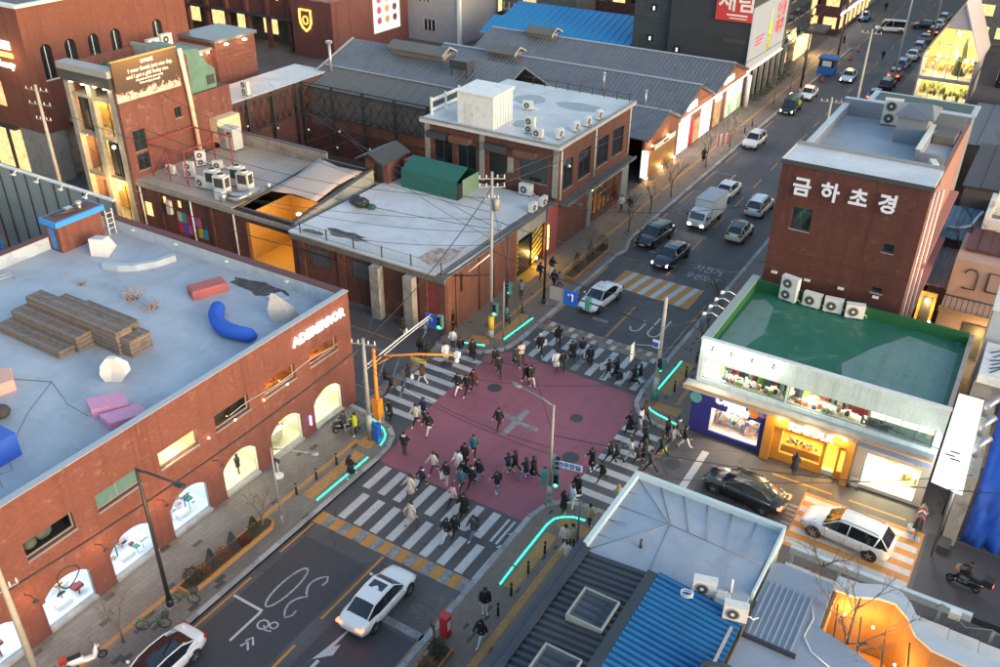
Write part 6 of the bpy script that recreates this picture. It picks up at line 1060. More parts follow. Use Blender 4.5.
# dark red brick building with korean lettering
BR_M = BRICK('brick_maroon', (.105, .030, .026), (.140, .042, .034), (.075, .035, .03), sa=.10, dark=.35)
t = thing('maroon_brick_building', 'four-storey dark maroon brick building with four white Korean letters', 'building', (14.7, 26, 0)); A = AB(t); X0, X1, Y0_, Y1_ = 10.0, 19.4, 17.0, 35.5
kw = [(11.2, 12.55, 10.4, 12.0), (17.35, 18.05, 10.2, 10.8), (17.3, 18.0, 7.2, 7.6)]
A('wall', wallmb(MB(), 'y', Y0_, .35, X0, X1, 0, 14.9, kw), BR_M); A('wall', MB().box(X0, Y0_ + .36, 0, X0 + .3, Y1_, 14.4), BR_M); A('wall', MB().box(X1 - .3, Y0_ + .36, 0, X1 - .002, Y1_, 14.2), BRICK('brick_pink', (.34, .15, .12), (.40, .19, .15), (.25, .14, .12)))
for h in kw: win(A, 'y', Y0_, *h, n=2 if h[1] - h[0] > 1 else 1, out=-1)
for z in (8.6, 7.6): A('brick_course', MB().box(X0, Y0_ - .05, z, X1, Y0_ - .002, z + .12), BR_M)
A('roof_front', MB().box(X0 - .05, Y0_ - .05, 14.9, X1 + .05, 20.6, 15.1), ROOF_W); A('roof_front_edge', MB().box(X0 - .08, Y0_ - .09, 14.86, X1 + .08, Y0_ - .051, 15.16), FRAME); A('roof_front_edge', MB().box(X0 - .1, Y0_ - .05, 15.0, X0 - .051, 20.7, 15.2), M('coping_metal', (.4, .41, .43), .45)); A('roof_front_edge', MB().box(X0 - .05, 20.61, 14.0, X1 + .05, 20.8, 15.3), FRAMEG)
RBG = ROOF('roof_grey_blue', (.33, .36, .41), (.45, .48, .52), (.30, .31, .33), .4, .3); A('roof', MB().box(X0 + .3, 20.81, 13.8, X1 - .3, 33.2, 14.0), RBG)
PBG = M('parapet_slate_blue', (.16, .19, .23), .7, .12, 2, .1, co='pos'); A('parapet', MB().box(X0 + .25, 20.81, 14.002, X0 + .6, 33.0, 14.9), PBG); A('parapet', MB().box(X0 + .25, 33.01, 14.002, X1 - .2, 33.3, 15.3), PBG); A('parapet', MB().box(17.2, 23.6, 14.002, 17.45, 30, 15.2), PBG); A('parapet', MB().box(17.46, 23.6, 14.002, X1 - .3, 23.85, 15.0), PBG)
A('coping', MB().box(X0 + .2, 20.85, 14.9, X0 + .65, 33.0, 14.96), M('coping_pale_blue', (.42, .46, .50), .5)); A('coping', MB().box(X0 + .2, 33.001, 15.3, X1, 33.4, 15.36), M('coping_pale_blue', (.42, .46, .50), .5)); A('coping', MB().box(17.15, 23.6, 15.2, 17.5, 30, 15.26), WPAINT)
A('stair_head', MB().box(15.0, 28.2, 14.0, 17.1, 31.6, 16.0), PBG); A('stair_head_roof', MB().add([(14.7, 27.9, 16.0), (17.5, 27.9, 16.0), (17.5, 31.9, 16.0), (14.7, 31.9, 16.0), (15.4, 29.6, 16.6), (16.9, 30.2, 16.6)], [(0, 1, 4), (1, 2, 5, 4), (2, 3, 5), (3, 0, 4, 5), (3, 2, 1, 0)]), SEAM); A('stair_window', MB().box(17.1, 28.8, 14.7, 17.13, 29.4, 15.3), GLD)
A('rear_deck', MB().box(17.5, 23.9, 13.0, X1 - .31, 33, 13.2), ROOF_W); A('rear_shelter', MB().box(17.6, 29.4, 13.2, 19.0, 32.0, 14.6), M('roof_old_sheet', (.115, .112, .10), .6)); A('rear_wing', MB().box(11.6, 35.55, 0, 19.4, 38.6, 14.6), PBG); A('wing_coping', MB().box(11.5, 35.5, 14.6, 19.6, 38.8, 14.75), M('coping_pale_blue', (.42, .46, .50), .5)); A('wing_roof', MB().box(12.0, 36.0, 14.751, 19.2, 38.3, 14.8), M('roof_moss', (.06, .09, .07), .7, .3))
for k, s in enumerate('금하초경'): text('wall_letter', s, 1.35, EMIT('letter_white', (.88, .88, .92), .17), t, (11.55 + 1.83 * k, Y0_ - .12, 13.42 + .0 * k), (R(90), 0, 0), .05, A.o, bold=.03)
for k in range(5): A('side_pipe', MB().tube([(X1 + .1 + .1 * k, 17.6 + .2 * k, 14.6), (X1 + .1 + .1 * k, 18 + .3 * k, 8), (X1 + .12 + .1 * k, 18.2 + .4 * k, 0)], .06, 5), (FRAMEW, M('pipe_pink', (.42, .16, .15), .6))[k % 2])
for k in range(4): A('wall_spot', MB().cbox((10.8 + 2.3 * k, Y0_ - .15, 6.95), (.4, .2, .12)), FRAMEW)
A('side_stair', MB().box(X1 + .002, 18.5, 5.0, X1 + .6, 34, 5.2).box(X1 + .002, 18.5, 9.0, X1 + .6, 34, 9.2), M('stair_pink', (.36, .16, .14), .7))
ac('double-fan unit on the slate-blue roof of the maroon building', (14.0, 32.2, 14.0), R(8), 2, 1.4); ac('small unit on the rear parapet of the maroon building', (18.6, 22.6, 14.0), R(-70), 1, 1.1)
# pieces east of the maroon building
def _lp(label, x, y, z0): pass
t = thing('beige_garden_house', 'beige plaster house with dark balcony rail and fairy-lit doorway', 'building', (24, 28, 0)); A = AB(t); PL = M('plaster_salmon', (.42, .30, .25), .85, .12, 1, .1, co='pos')
A('wall', MB().box(21.4, 24.6, 0, 27.5, 33, 3.4), PL); A('upper_wall', MB().box(21.4, 27.6, 3.4, 27.5, 33, 6.4), PL); A('terrace_edge', MB().box(21.3, 24.4, 3.4, 27.6, 24.8, 3.7), M('edge_tan', (.40, .29, .17), .7))
for k in range(16): A('baluster', MB().box(21.6 + .37 * k, 24.55, 3.7, 21.65 + .37 * k, 24.62, 4.7), FRAME)
A('rail', MB().box(21.5, 24.52, 4.7, 27.5, 24.64, 4.78), FRAME); A('arched_window', MB().tube([(x, 27.55, z) for x, z in arch_pts(22.3, 23.2, 4.2, 5.8, .4)], .05, 4), FRAME); A('square_window', MB().tube([(23.9, 27.55, 4.3), (25.0, 27.55, 4.3), (25.0, 27.55, 5.8), (23.9, 27.55, 5.8), (23.9, 27.55, 4.3)], .06, 4), FRAME); A('doorway', MB().box(23.2, 24.5, .1, 25, 24.59, 2.9), FRAME)
for k in range(60): A('fairy_light', MB().ball((25.2 + .7 * g_.random(), 24.2, .3 + 3.2 * g_.random()), .07, 5, 3), BULB) if k < 34 else A('fairy_light', MB().ball((22.2 + 2.0 * g_.random(), 24.2, .2 + .9 * g_.random()), .07, 5, 3), BULB)
lamp(t, (24.4, 23.6, 2), 130, (1, .6, .18), .3, off=A.o)
t = thing('amber_doorway', 'small amber-lit timber doorway between the maroon building and the beige house', 'doorway', (20.2, 27, 0)); A = AB(t); A('frame', MB().box(19.75, 26.8, 0, 19.95, 27, 3.2).box(20.75, 26.8, 0, 20.95, 27, 3.2).box(19.75, 26.8, 3.2, 20.95, 27, 3.5), M('frame_ochre', (.5, .28, .06), .6)); A('dark_door', MB().box(19.96, 26.85, 0, 20.74, 26.95, 3.19), FRAME); lamp(t, (20.4, 26.2, 2.4), 90, (1, .6, .2), .1, off=A.o)
for p in ((19.7, 26.6, 3.6), (20.3, 26.6, 2.9), (19.6, 26.3, 1.2), (20.9, 26.4, 1.3)): A('lamp', MB().ball(p, .1, 6, 4), BULB)
t = thing('white_roof_cabin', 'white boxy cabin with open roof well among dark roofs at the right edge', 'cabin', (23.6, 33, 0)); A = AB(t); A('wall', MB().box(22.3, 33.6, 3.5, 27, 34, 7.6), WPAINT); A('wall', MB().box(22.3, 34.01, 3.5, 22.7, 39, 7.9), WPAINT); A('wall', MB().box(22.71, 38.6, 3.5, 27, 39, 8.6), WPAINT); A('floor', MB().box(22.71, 34.01, 3.5, 27, 38.59, 6.2), M('floor_dull_green', (.12, .14, .12), .7)); A('planter', MB().box(24, 35.5, 6.21, 25.2, 36.7, 6.9), BR_B)
for k in range(8): A('rail_bar', MB().box(22.8 + .5 * k, 38.3, 8.6, 22.95 + .5 * k, 38.55, 8.9), FRAMEG)
for k, (x0, y0, x1, y1, h, c, nm, lab) in enumerate(((19.6, 36.5, 22.2, 44, 4.2, (.08, .14, .20), 'tin_roof_shed', 'dark blue tin shed roof with white hose behind the maroon building'), (20.0, 28.6, 22.0, 36, 3.4, (.27, .25, .24), 'tin_roof_shed', 'pale grey tin shed roof behind the amber doorway'), (22.4, 39.5, 30, 50, 5.0, (.05, .05, .055), 'tin_roof_shed', 'black roof behind the white cabin at the right edge'), (22.0, 29.5, 27, 33.5, 6.6, (.10, .035, .03), 'tin_roof_shed', 'brown tiled roof in front of the white cabin'), (19.8, 45, 30, 58, 6, (.06, .045, .045), 'tin_roof_shed', 'dark brown roof between bare trees at the right edge'), (17.5, 60, 30, 76, 5.2, (.10, .10, .11), 'tin_roof_shed', 'long dark roof right of the far street corner'), (19.8, 78, 34, 98, 6.5, (.30, .22, .15), 'tin_roof_shed', 'tan curved-edge roof at the right edge near the glass house'))):
    t = thing(nm, lab, 'shed', ((x0 + x1) / 2, (y0 + y1) / 2, 0), 0, 'roofs east of the maroon building'); A = AB(t); mt = M('tin_%d' % k, c, .6, .2, 1.2, .1, co='pos'); A('wall', MB().box(x0, y0, 0, x1, y1, h), M('wall_shed', (.12, .10, .09), .8, .2)); n = 7
    for j in range(n): A('roof_sheet', MB().box(x0 - .2 + (x1 - x0 + .4) * j / n + .01, y0 - .3, h + .002 + .06 * (j % 2), x0 - .2 + (x1 - x0 + .4) * (j + 1) / n - .01, y1 + .2, h + .1 + .06 * (j % 2)), mt)
    if k == 0: A('hose', MB().tube([(19.7, 38.2, 4.5), (20.6, 38.6, 4.4), (21.4, 39.6, 4.45), (21.6, 41.5, 4.5), (21.9, 43, 4.6)], .13, 6), FRAMEW)
    if k == 6: A('parapet', MB().box(x0 - .3, y0 - .6, h + .2, x1, y0 - .35, h + .9), mt)
# bright canopy, cluttered corner, tarpaulin stall
t = thing('lit_canopy', 'glaring white lit canopy beside the green roof over a clothes stall', 'canopy', (24.8, 6, 0)); A = AB(t)
A('panel', MB().add([(24.2, 1.5, 4.8), (25.75, 1.2, 4.8), (25.6, 10.2, 5.3), (24.25, 10.2, 5.3), (24.2, 1.5, 4.9), (25.75, 1.2, 4.9), (25.6, 10.2, 5.4), (24.25, 10.2, 5.4)], [(3, 2, 1, 0), (4, 5, 6, 7), (0, 1, 5, 4), (1, 2, 6, 5), (2, 3, 7, 6), (3, 0, 4, 7)]), EMIT('canopy_white', (1, .98, .95), .5))
for y in (1.6, 5.5, 9.5): A('post', MB().cyl((25.35, y, 0), (25.3, y, 4.8), .06), STEEL)
for (x, y) in ((24.7, 4.0), (24.9, 4.4), (25.0, 3.7), (24.6, 9.0)): A('clip', MB().cbox((x, y, 5.12), (.5, .08, .06)), STEEL)
lamp(t, (24.7, 3.4, 4.2), 160, (1, .97, .92), .3, off=A.o)
t = thing('clothes_rail', 'small rail of dark clothes standing under the lit canopy', 'clothes rail', (24.6, 2.9, 0)); A = AB(t); A('rail', MB().tube([(24.3, 2.4, 0), (24.3, 2.4, 1.6), (24.3, 3.9, 1.6), (24.3, 3.9, 0)], .03, 5), STEEL)
for k in range(9): y = 2.5 + .16 * k; A('garment', MB().loft([[(24.3 + w * a, y + .05 * b, z) for a, b in ((-1, -1), (1, -1), (1, 1), (-1, 1))] for z, w in ((.7, .26), (1.4, .2), (1.58, .06))], smooth=False), M('cloth_%d' % (9, 5, 1, 9, 2, 9, 5, 6, 1)[k], (.05, .05, .05), .8))
t = thing('utility_wall', 'grey wall crowded with ducts and cables beside the blue tarpaulin', 'wall', (25.9, 8, 0)); A = AB(t); A('wall', MB().box(25.6, 3.0, 0, 26.3, 16, 4.9), CONC); A('slab', MB().box(24.9, 11.2, 5.9, 28.5, 15.5, 6.5), WPAINT); A('base', MB().box(24.8, 11.4, 0, 28.4, 15.4, 5.9), CONC)
for k in range(3): A('duct', MB().tube([(25.9, 9.4 - 2.2 * k, 4.9), (25.9, 9.4 - 2.2 * k, 5.7), (26.3, 9.9 - 2.2 * k, 6.0)], .2, 10), GALV)
for k in range(6): A('cable', MB().tube([(25.2 + .3 * g_.random(), 11.6 + .5 * k, 6.52), (26.4, 12.4 + .4 * k + g_.random(), 6.54), (27.6, 11.8 + .6 * k, 6.52)], .04, 4), STEEL)
for k in range(3): A('cable_clump', MB().ball((26.6 + .2 * k, 13.0 + .5 * k, 6.6), (.35, .22, .12), 7, 4), STEEL)
A('pipe', MB().tube([(25.5, 3.2, 0), (25.5, 3.2, 3.5), (25.55, 6, 4.6)], .08, 6), GALV); A('barrow_box', MB().box(25.5, 2.0, 0, 26.1, 2.9, .5), STEEL)
TB = M('tarp_blue', (.016, .085, .46), .4, .25, 2, .5); n = 26; q = MB()
for j in range(9):
    for i in range(n + 1):
        x = 26.5 + .31 * i; y, z = ((3.6, .02), (3.7, .9), (3.9, 1.8), (4.1, 2.7), (4.5, 3.5), (6, 4.3), (8, 4.6), (11, 4.8), (15, 4.9))[j]; q.v.append((x, y + .13 * math.sin(i * 1.9 + j) + .1 * math.sin(i * 3.7 + j * 2.6), z + .13 * math.sin(i * 1.3 + j * 2.7) * (j > 0)))
q.f = [(j * (n + 1) + i, j * (n + 1) + i + 1, (j + 1) * (n + 1) + i + 1, (j + 1) * (n + 1) + i) for j in range(8) for i in range(n)]; q.m = [0] * len(q.f); q.sm = [True] * len(q.f)
o = single('blue_tarpaulin', q, TB, 'large crumpled blue tarpaulin covering a stall at the right edge', 'tarpaulin', (29, 8, 0)); o.modifiers.new('thickness', 'SOLIDIFY').thickness = .03
t = thing('pale_wall_box', 'plain pale grey-blue box building at the right edge behind the green roof', 'building', (27, 19, 0)); A = AB(t); A('wall', MB().box(24.7, 16.2, 0, 30, 22, 8.4), M('plaster_pale_blue', (.42, .45, .50), .7, .06)); A('roof', MB().box(24.6, 16.1, 8.4, 30, 22.1, 8.6), WPAINT)
# lit glass gable house far right
t = thing('glass_gable_house', 'tall steep-gabled house with glowing golden glass front', 'building', (11.6, 97, 0)); A = AB(t); YG = 92.5; GRF = M('roof_lilac_grey', (.36, .34, .38), .5, .08)
A('floor', MB().box(8.2, YG, 0, 15, 103, .2), CONC); A('mid_floor', MB().box(8.2, YG - .05, 3.0, 15, 103, 3.5), GRF); A('back_wall', MB().ext([(8.2, .2), (15, .2), (15, 6), (11.9, 13), (8.2, 6)], 'y', 98, 98.2), M('room_gold', (.75, .55, .22), .7, .3, 1))
A('roof', MB().ext([(8.0, 5.9), (8.0, 6.1), (11.9, 13.4), (11.9, 13.0)], 'y', YG - .3, 104), GRF); A('roof', MB().ext([(15.3, 5.9), (11.9, 13.0), (11.9, 13.4), (15.3, 6.1)], 'y', YG - .3, 104), GRF); A('gable_cap', MB().ext([(10.3, 9.9), (13.45, 9.9), (11.9, 13.2)], 'y', YG - .1, YG + .2), GRF)
for x in (8.2, 14.8): A('side_wall', MB().box(x, YG, .2, x + .2, 103, 6.0), GRF)
for k in range(5): A('mullion', MB().box(8.3 + 1.62 * k, YG - .02, .2, 8.4 + 1.62 * k, YG + .08, 3.0), GRF); A('mullion', MB().box(8.3 + 1.62 * k, YG - .02, 3.5, 8.4 + 1.62 * k, YG + .08, (6.2, 9.2, 9.9, 9.2, 6.2)[k]), GRF)
for z in (6.0, 7.9): A('transom', MB().box(8.3 if z < 7 else 9.2, YG - .02, z, 15 if z < 7 else 14.3, YG + .08, z + .1), GRF)
A('pane', MB().ext([(8.3, 3.5), (14.9, 3.5), (14.9, 6), (13.0, 9.9), (10.5, 9.9), (8.3, 6)], 'y', YG + .02, YG + .03), GL); A('pane', MB().box(8.3, YG + .02, .2, 14.9, YG + .03, 3.0), GL)
for (x, z) in ((9.8, 2.6), (11.6, 2.6), (13.4, 2.6), (10, 5.6), (12, 6.4), (13.6, 5.4), (11.8, 8.8)): lamp(t, (x, 95, z), 620, (1, .74, .32), .3, off=A.o); A('pendant', MB().ball((x, 95, z + .2), .22, 8, 5), BULB)
for k in range(40): z = .2 if k % 2 else 3.5; A('display_item', MB().ball((8.8 + 5.8 * g_.random(), 94 + 3 * g_.random(), z + .4 + g_.random() * (1 if k % 2 else 2.2)), (.3, .3, .25 + .5 * g_.random()), 6, 4), M('dec_%d' % (k % 4), ((.55, .35, .08), (.10, .09, .05), (.6, .5, .35), (.12, .16, .05))[k % 4], .7, .2))
A('indoor_tree', MB().cyl((12.9, 95.5, 3.5), (12.9, 95.5, 8.2), .9, .1, n=8), M('leaf_dull', (.055, .075, .03), .7, .4, 3))
t, A = block('corner_lit_block', 'dark block with amber windows behind the glass gable house', 17.2, 106, 30, 130, 12, NAVY, 4, .55, ('s', 'w'), 8); block('far_right_block', 'grey block on the right far up the street', 9.9, 134, 30, 175, 14, CONC, 4, .4, ('s', 'w'), 9)
block('far_right_shop', 'low shop block on the right before the glass gable house', 10.2, 62, 16.2, 72, 5.0, M('plaster_grey', (.30, .29, .30), .85, .12, 1, .1, co='pos'), 1, .7, ('s', 'w'), 10); block('street_end_block', 'pale block closing the view at the far street end', -14, 215, 12, 240, 20, CONC, 6, .4, ('s',), 12)
block('mid_right_shop', 'single-storey shop wing along the pavement behind the maroon building', 10.2, 39.5, 16.0, 61, 5.0, BR_K, 1, .6, ('s', 'w'), 13)

# corner house with grey hipped sheet roof
RG = M('sheet_roof_grey', (.30, .34, .40), .5, .12, .8, 0, .15, 'pos', dirt=((.22, .24, .27), .5, .6)); EDGE = M('edge_pale_aqua', (.46, .56, .58), .55, .08, 2, 0, co='pos')
t = thing('grey_roof_corner_shop', 'low corner shop with faceted grey sheet roof and pale aqua edge', 'building', (14.5, -8.6, 0)); A = AB(t); x0, x1, ya, yb, z = 10.4, 18.6, -12.0, -5.5, 4.45
A('wall', MB().box(x0 + .1, ya, 0, x0 + .3, yb - .1, 3.6), EDGE); A('wall', MB().box(x0 + .31, yb - .3, 0, x1 - .1, yb - .1, 3.6), M('wall_pale_side', (.52, .50, .47), .8, .1)); A('wall', MB().box(x1 - .3, ya, 0, x1 - .1, yb - .31, 3.6), CONC)
A('fascia', MB().box(x0, yb - .25, 3.4, x1, yb, z), EDGE); A('fascia', MB().box(x0, ya, 3.4, x0 + .25, yb - .251, z), EDGE); A('fascia', MB().box(x1 - .12, ya + 1.2, 3.4, x1, yb - .251, z), EDGE)
ap = (13.6, -8.6, 4.5); bp = (18.4, -8.8, 4.42); c = [(x0 + .25, yb - .25, 4.1), (x1 - .12, yb - .25, 4.1), (x1 - .12, ya - .6, 4.05), (x0 + .25, ya, 4.1)]
def facet(*p): return A('roof_facet', MB().add(list(p) + [(q[0], q[1], q[2] - .08) for q in p], [tuple(range(len(p))), tuple(range(2 * len(p) - 1, len(p) - 1, -1))]), RG)
facet(c[3], ap, c[0]); facet(c[0], ap, bp, c[1]); facet(c[1], bp, c[2]); facet(c[2], bp, ap, (13.9, -12.2, 4.05)); facet((13.9, -12.2, 4.05), ap, c[3])
def seam(a, b): A('roof_seam', MB().tube([(a[0], a[1], a[2] + .015), (b[0], b[1], b[2] + .015)], .022, 4), M('seam_slate', (.19, .21, .25), .6))
seam(c[0], ap); seam(ap, bp); seam(ap, (13.9, -12.2, 4.05)); seam(c[3], (13.6, -8.6, 4.5))
for k in range(1, 6): u = k / 6; seam((c[0][0] + (c[1][0] - c[0][0]) * u, c[0][1], 4.1), (ap[0] + (bp[0] - ap[0]) * max(0, (u - .15) / .85), -8.62 - .2 * u, 4.5)); 
for k in range(1, 5): v = k / 5; seam((c[0][0], c[0][1] + (c[3][1] - c[0][1]) * v, 4.1), (ap[0], ap[1] - .0, ap[2])) if k == 2 else seam((c[0][0], c[0][1] + (c[3][1] - c[0][1]) * v, 4.1), (12.2 - .2 * k, c[0][1] + (c[3][1] - c[0][1]) * v, 4.32 if k in (2, 3) else 4.2))
A('roof_pipe', MB().cyl((12.9, -10.6, 4.2), (12.9, -10.6, 4.75), .08), STEEL); A('roof_pipe', MB().cyl((17.6, -11.0, 4.2), (17.6, -11.0, 5.0), .06), FRAMEW)
# dark ribbed roof and blue ribbed roof
def ribbed(name, label, x0, x1, y0, y1, z0, z1, mat, matb, pitch, edge=None):
    t = thing(name, label, 'building', ((x0 + x1) / 2, (y0 + y1) / 2, 0)); A = AB(t); A('wall', MB().box(x0 + .2, y0, 0, x1 - .05, y1 - .1, min(z0, z1) - .15), CONCD)
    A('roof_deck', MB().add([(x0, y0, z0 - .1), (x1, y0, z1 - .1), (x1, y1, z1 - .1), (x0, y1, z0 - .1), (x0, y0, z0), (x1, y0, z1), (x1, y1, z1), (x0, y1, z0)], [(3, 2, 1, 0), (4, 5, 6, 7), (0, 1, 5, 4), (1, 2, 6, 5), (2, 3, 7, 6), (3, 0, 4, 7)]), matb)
    n = int((y1 - y0) / pitch); me = None
    for k in range(n):
        if me is None: 
            w = pitch * .30; me = MB().add([(x0 + .02, -w, z0 + .003), (x1 - .02, -w, z1 + .003), (x1 - .02, w, z1 + .003), (x0 + .02, w, z0 + .003), (x0 + .02, -w * .55, z0 + .09), (x1 - .02, -w * .55, z1 + .09), (x1 - .02, w * .55, z1 + .09), (x0 + .02, w * .55, z0 + .09)], [(4, 5, 6, 7), (0, 1, 5, 4), (1, 2, 6, 5), (2, 3, 7, 6), (3, 0, 4, 7)]).mesh('roof_rib', mat, (A.o[0], 0, A.o[2]))
        o = D.objects.new('roof_rib', me); COL.objects.link(o); o.location = (0, y0 + pitch * (k + .5) - A.o[1], 0); o.parent = t
    return t, A
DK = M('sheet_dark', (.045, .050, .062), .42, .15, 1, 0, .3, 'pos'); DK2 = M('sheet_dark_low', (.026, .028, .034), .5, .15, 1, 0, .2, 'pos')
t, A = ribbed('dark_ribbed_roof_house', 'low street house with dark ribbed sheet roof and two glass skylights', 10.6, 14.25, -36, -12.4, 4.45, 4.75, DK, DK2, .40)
A('street_gutter', MB().box(10.25, -36, 4.15, 10.62, -12.1, 4.62), DK); A('street_gutter', MB().box(10.63, -36, 4.56, 11.0, -12.3, 4.66), DK); A('ridge_band', MB().box(14.0, -36, 4.72, 14.5, -12.4, 4.92), DK)
for y in (-12.9, -15.2, -17.4, -19.6): A('gutter_bracket', MB().cbox((10.2, y, 4.3), (.1, .14, .2)), STEEL)
for (y, n_) in ((-15.9, 0), (-19.6, 1)):
    s = A('skylight', MB().box(12.0, y - .95, 4.6, 13.75, y - .87, 5.0).box(12.0, y + .87, 4.6, 13.75, y + .95, 5.0).box(12.0, y - .869, 4.6, 12.08, y + .869, 5.0).box(13.67, y - .869, 4.6, 13.75, y + .869, 5.0), FRAMEG); A('pane', MB().box(12.08, y - .87, 4.93, 13.67, y + .87, 4.95), GL, s); A('skylight_well', MB().box(12.08, y - .87, 4.58, 13.67, y + .87, 4.66), M('well_mauve', (.16, .12, .14), .7, .2, 3), s); A('skylight_lamp', MB().box(12.8, y + .1, 4.67, 13.5, y + .16, 4.69), EMIT('lamp_orange', (1.0, .50, .12), 5.0), s)
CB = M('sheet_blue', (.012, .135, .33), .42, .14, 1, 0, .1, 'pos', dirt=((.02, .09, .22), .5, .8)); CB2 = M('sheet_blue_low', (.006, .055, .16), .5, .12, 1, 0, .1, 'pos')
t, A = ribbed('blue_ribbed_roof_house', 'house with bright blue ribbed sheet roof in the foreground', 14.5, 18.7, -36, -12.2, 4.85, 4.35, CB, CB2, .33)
A('cable_coil', MB().tube([(16.1 + .28 * math.cos(a), -12.9 + .22 * math.sin(a), 4.85 + .02 * a) for a in [i * .6 for i in range(24)]], .025, 4), FRAMEW)
A('patch', MB().add([(18.3, -13.2, 4.5), (18.45, -13.2, 4.48), (18.45, -15.6, 4.48), (18.3, -15.6, 4.5)], [(3, 2, 1, 0)]), M('patch_grey', (.3, .3, .3), .7)); 
for k, (x, y, rz) in enumerate(((16.6, -11.9, 185), (18.3, -12.6, 183), (18.9, -17.0, 190))): ac(('white unit between blue and grey roofs, nearer the street', 'white unit between blue and grey roofs, farther from the street', 'white unit at the bottom picture edge beside the blue roof')[k], (x, y, 4.35), R(rz - 170), 1, 1.12, 'units beside the blue roof')
single('vent_box', MB().box(17.25, -12.3, 4.3, 17.8, -11.8, 4.9), M('box_pale', (.5, .5, .48), .6, .1), 'small pale box between the two units beside the blue roof', 'box', (17.5, -12, 4.3))
single('dark_mat_roll', MB().tube([(18.0, -17.4, 4.75), (18.3, -16.2, 4.95), (19.0, -15.9, 4.9), (19.8, -16.6, 4.75)], .3, 8), STEEL, 'dark curved plastic roll at the bottom edge of the blue roof', 'roll', (18.8, -16.4, 4.5))
# courtyard house with round wall
GFL = M('roof_slate_grey', (.25, .29, .35), .55, .12, 1, 0, .1, 'pos'); t = thing('courtyard_cafe', 'grey-roofed courtyard building with amber-lit sunken court and curved plaster wall', 'building', (23, -11, 0)); A = AB(t)
A('roof', MB().prism([(18.72, -7.9), (19.0, -7.7), (21.6, -7.75), (21.65, -10.7), (18.72, -10.7)], 3.6, 4.0), GFL); A('roof', MB().prism([(18.8, -30), (18.8, -10.71), (21.64, -10.71), (23.4, -11.2), (26.4, -12.6), (36, -15), (36, -30)], 3.6, 3.98), GFL)
sh = A('ribbed_deck', MB().box(18.9, -12.9, 4.001, 21.1, -9.2, 4.06), M('sheet_steel_grey', (.27, .30, .35), .4, .1, 1, 0, .3))
for k in range(8): A('deck_rib', MB().box(19.0 + .27 * k, -12.85, 4.061, 19.07 + .27 * k, -9.25, 4.14), RG, sh)
A('deck_edge', MB().box(18.85, -13.05, 4.0, 21.2, -12.91, 4.2), DK); A('roof_cable', MB().tube([(21.0, -9.6, 4.05), (21.3, -10.4, 4.05), (21.2, -11.6, 4.03), (21.7, -12.3, 4.03), (22.6, -12.7, 4.03)], .03, 4), FRAMEW)
cw = [(21.6, -7.75), (22.6, -7.7), (23.6, -7.2), (24.3, -7.15), (24.9, -7.7), (25.4, -8.6), (26.2, -9.1), (27.6, -9.2), (30, -9.4), (36, -9.6)]
PLT = M('plaster_tan', (.20, .115, .062), .8, .1, 1, .1, co='pos'); n = len(cw); q = MB()
for i in range(n - 1):
    a, b = Vector(cw[i]), Vector(cw[i + 1]); d_ = (b - a).normalized(); p = Vector((-d_.y, d_.x)) * .28
    q.prism([tuple(a), tuple(b), tuple(b + p), tuple(a + p)], 0, 3.6)
A('curved_wall', q, PLT); A('wall_cap', MB().prism([(x, y + .0) for x, y in cw] + [(x, y + 1.0) for x, y in cw[::-1]], 3.61, 3.72), M('cap_pale', (.42, .45, .48), .6, .12, 1, .0, co='pos'))
A('court_floor', MB().box(21.7, -16, .02, 36, -7.3, .08), M('floor_amber', (.34, .19, .07), .6, .2)); A('court_inner_wall', MB().box(21.66, -10.7, 0, 21.8, -7.8, 3.58), PLT)
for k in range(5): x = 21.9 + 1.1 * k; A('glazing_post', MB().box(x, -10.9 - .45 * k, .08, x + .08, -10.82 - .45 * k, 3.5), STEEL)
for k in range(4): A('glazing_bar', MB().tube([(22.0 + 1.1 * k, -8.2 - .5 * k * .4, 3.3), (22.4 + 1.1 * k, -10.9 - .4 * k, 3.3)], .05, 4), STEEL)
A('bench', MB().box(22.0, -9.6, .08, 22.5, -8.2, .5), WOOD); A('table', MB().cyl((24, -9.5, .08), (24, -9.5, .75), .06).cyl((24, -9.5, .75), (24, -9.5, .8), .4, n=12), WOOD)
for p, e in (((22.4, -8.2, 2.9), 190), ((23.7, -8.0, 2.6), 190), ((25.0, -9.3, 2.2), 170), ((23.2, -10.2, 1.5), 190), ((26.5, -10.6, 2), 190)): lamp(t, p, e * 1.3, (1, .42, .06), .08, off=A.o); A('wall_lamp', MB().ball(p, .06, 7, 5), BULB)
# pale garden strip and street railing
t = thing('garden_wall', 'pale stone-topped garden wall with hedge bed behind the street railing', 'wall', (26, -6.3, 0)); A = AB(t); CPL = M('cap_stone', (.55, .54, .50), .7, .12, 1.5, .1, co='pos', dirt=((.36, .35, .33), .5, 1))
for k in range(12): A('cap_slab', MB().box(19.0 + 1.3 * k, -6.75 - .04 * k, 2.35, 20.28 + 1.3 * k, -5.85 - .04 * k, 2.5), CPL); 
A('wall', MB().box(19.0, -6.6, 0, 34.6, -6.2, 2.3), CONC); A('bed', MB().box(19.0, -5.8, 0, 34.6, -4.75, 1.3), M('soil_dark', (.05, .04, .035), .9, .3)); g_ = random.Random(8); tw = MB()
for k in range(260): x = g_.uniform(19.2, 31); y = g_.uniform(-5.7, -4.9); tw.tube([(x, y, 1.3), (x + g_.uniform(-.3, .3), y + g_.uniform(-.2, .2), 1.3 + g_.uniform(.4, 1.0))], [.018, .006], 3)
A('dry_stems', tw, M('twig_brown', (.12, .085, .07), .8, .3))['kind'] = 'stuff'
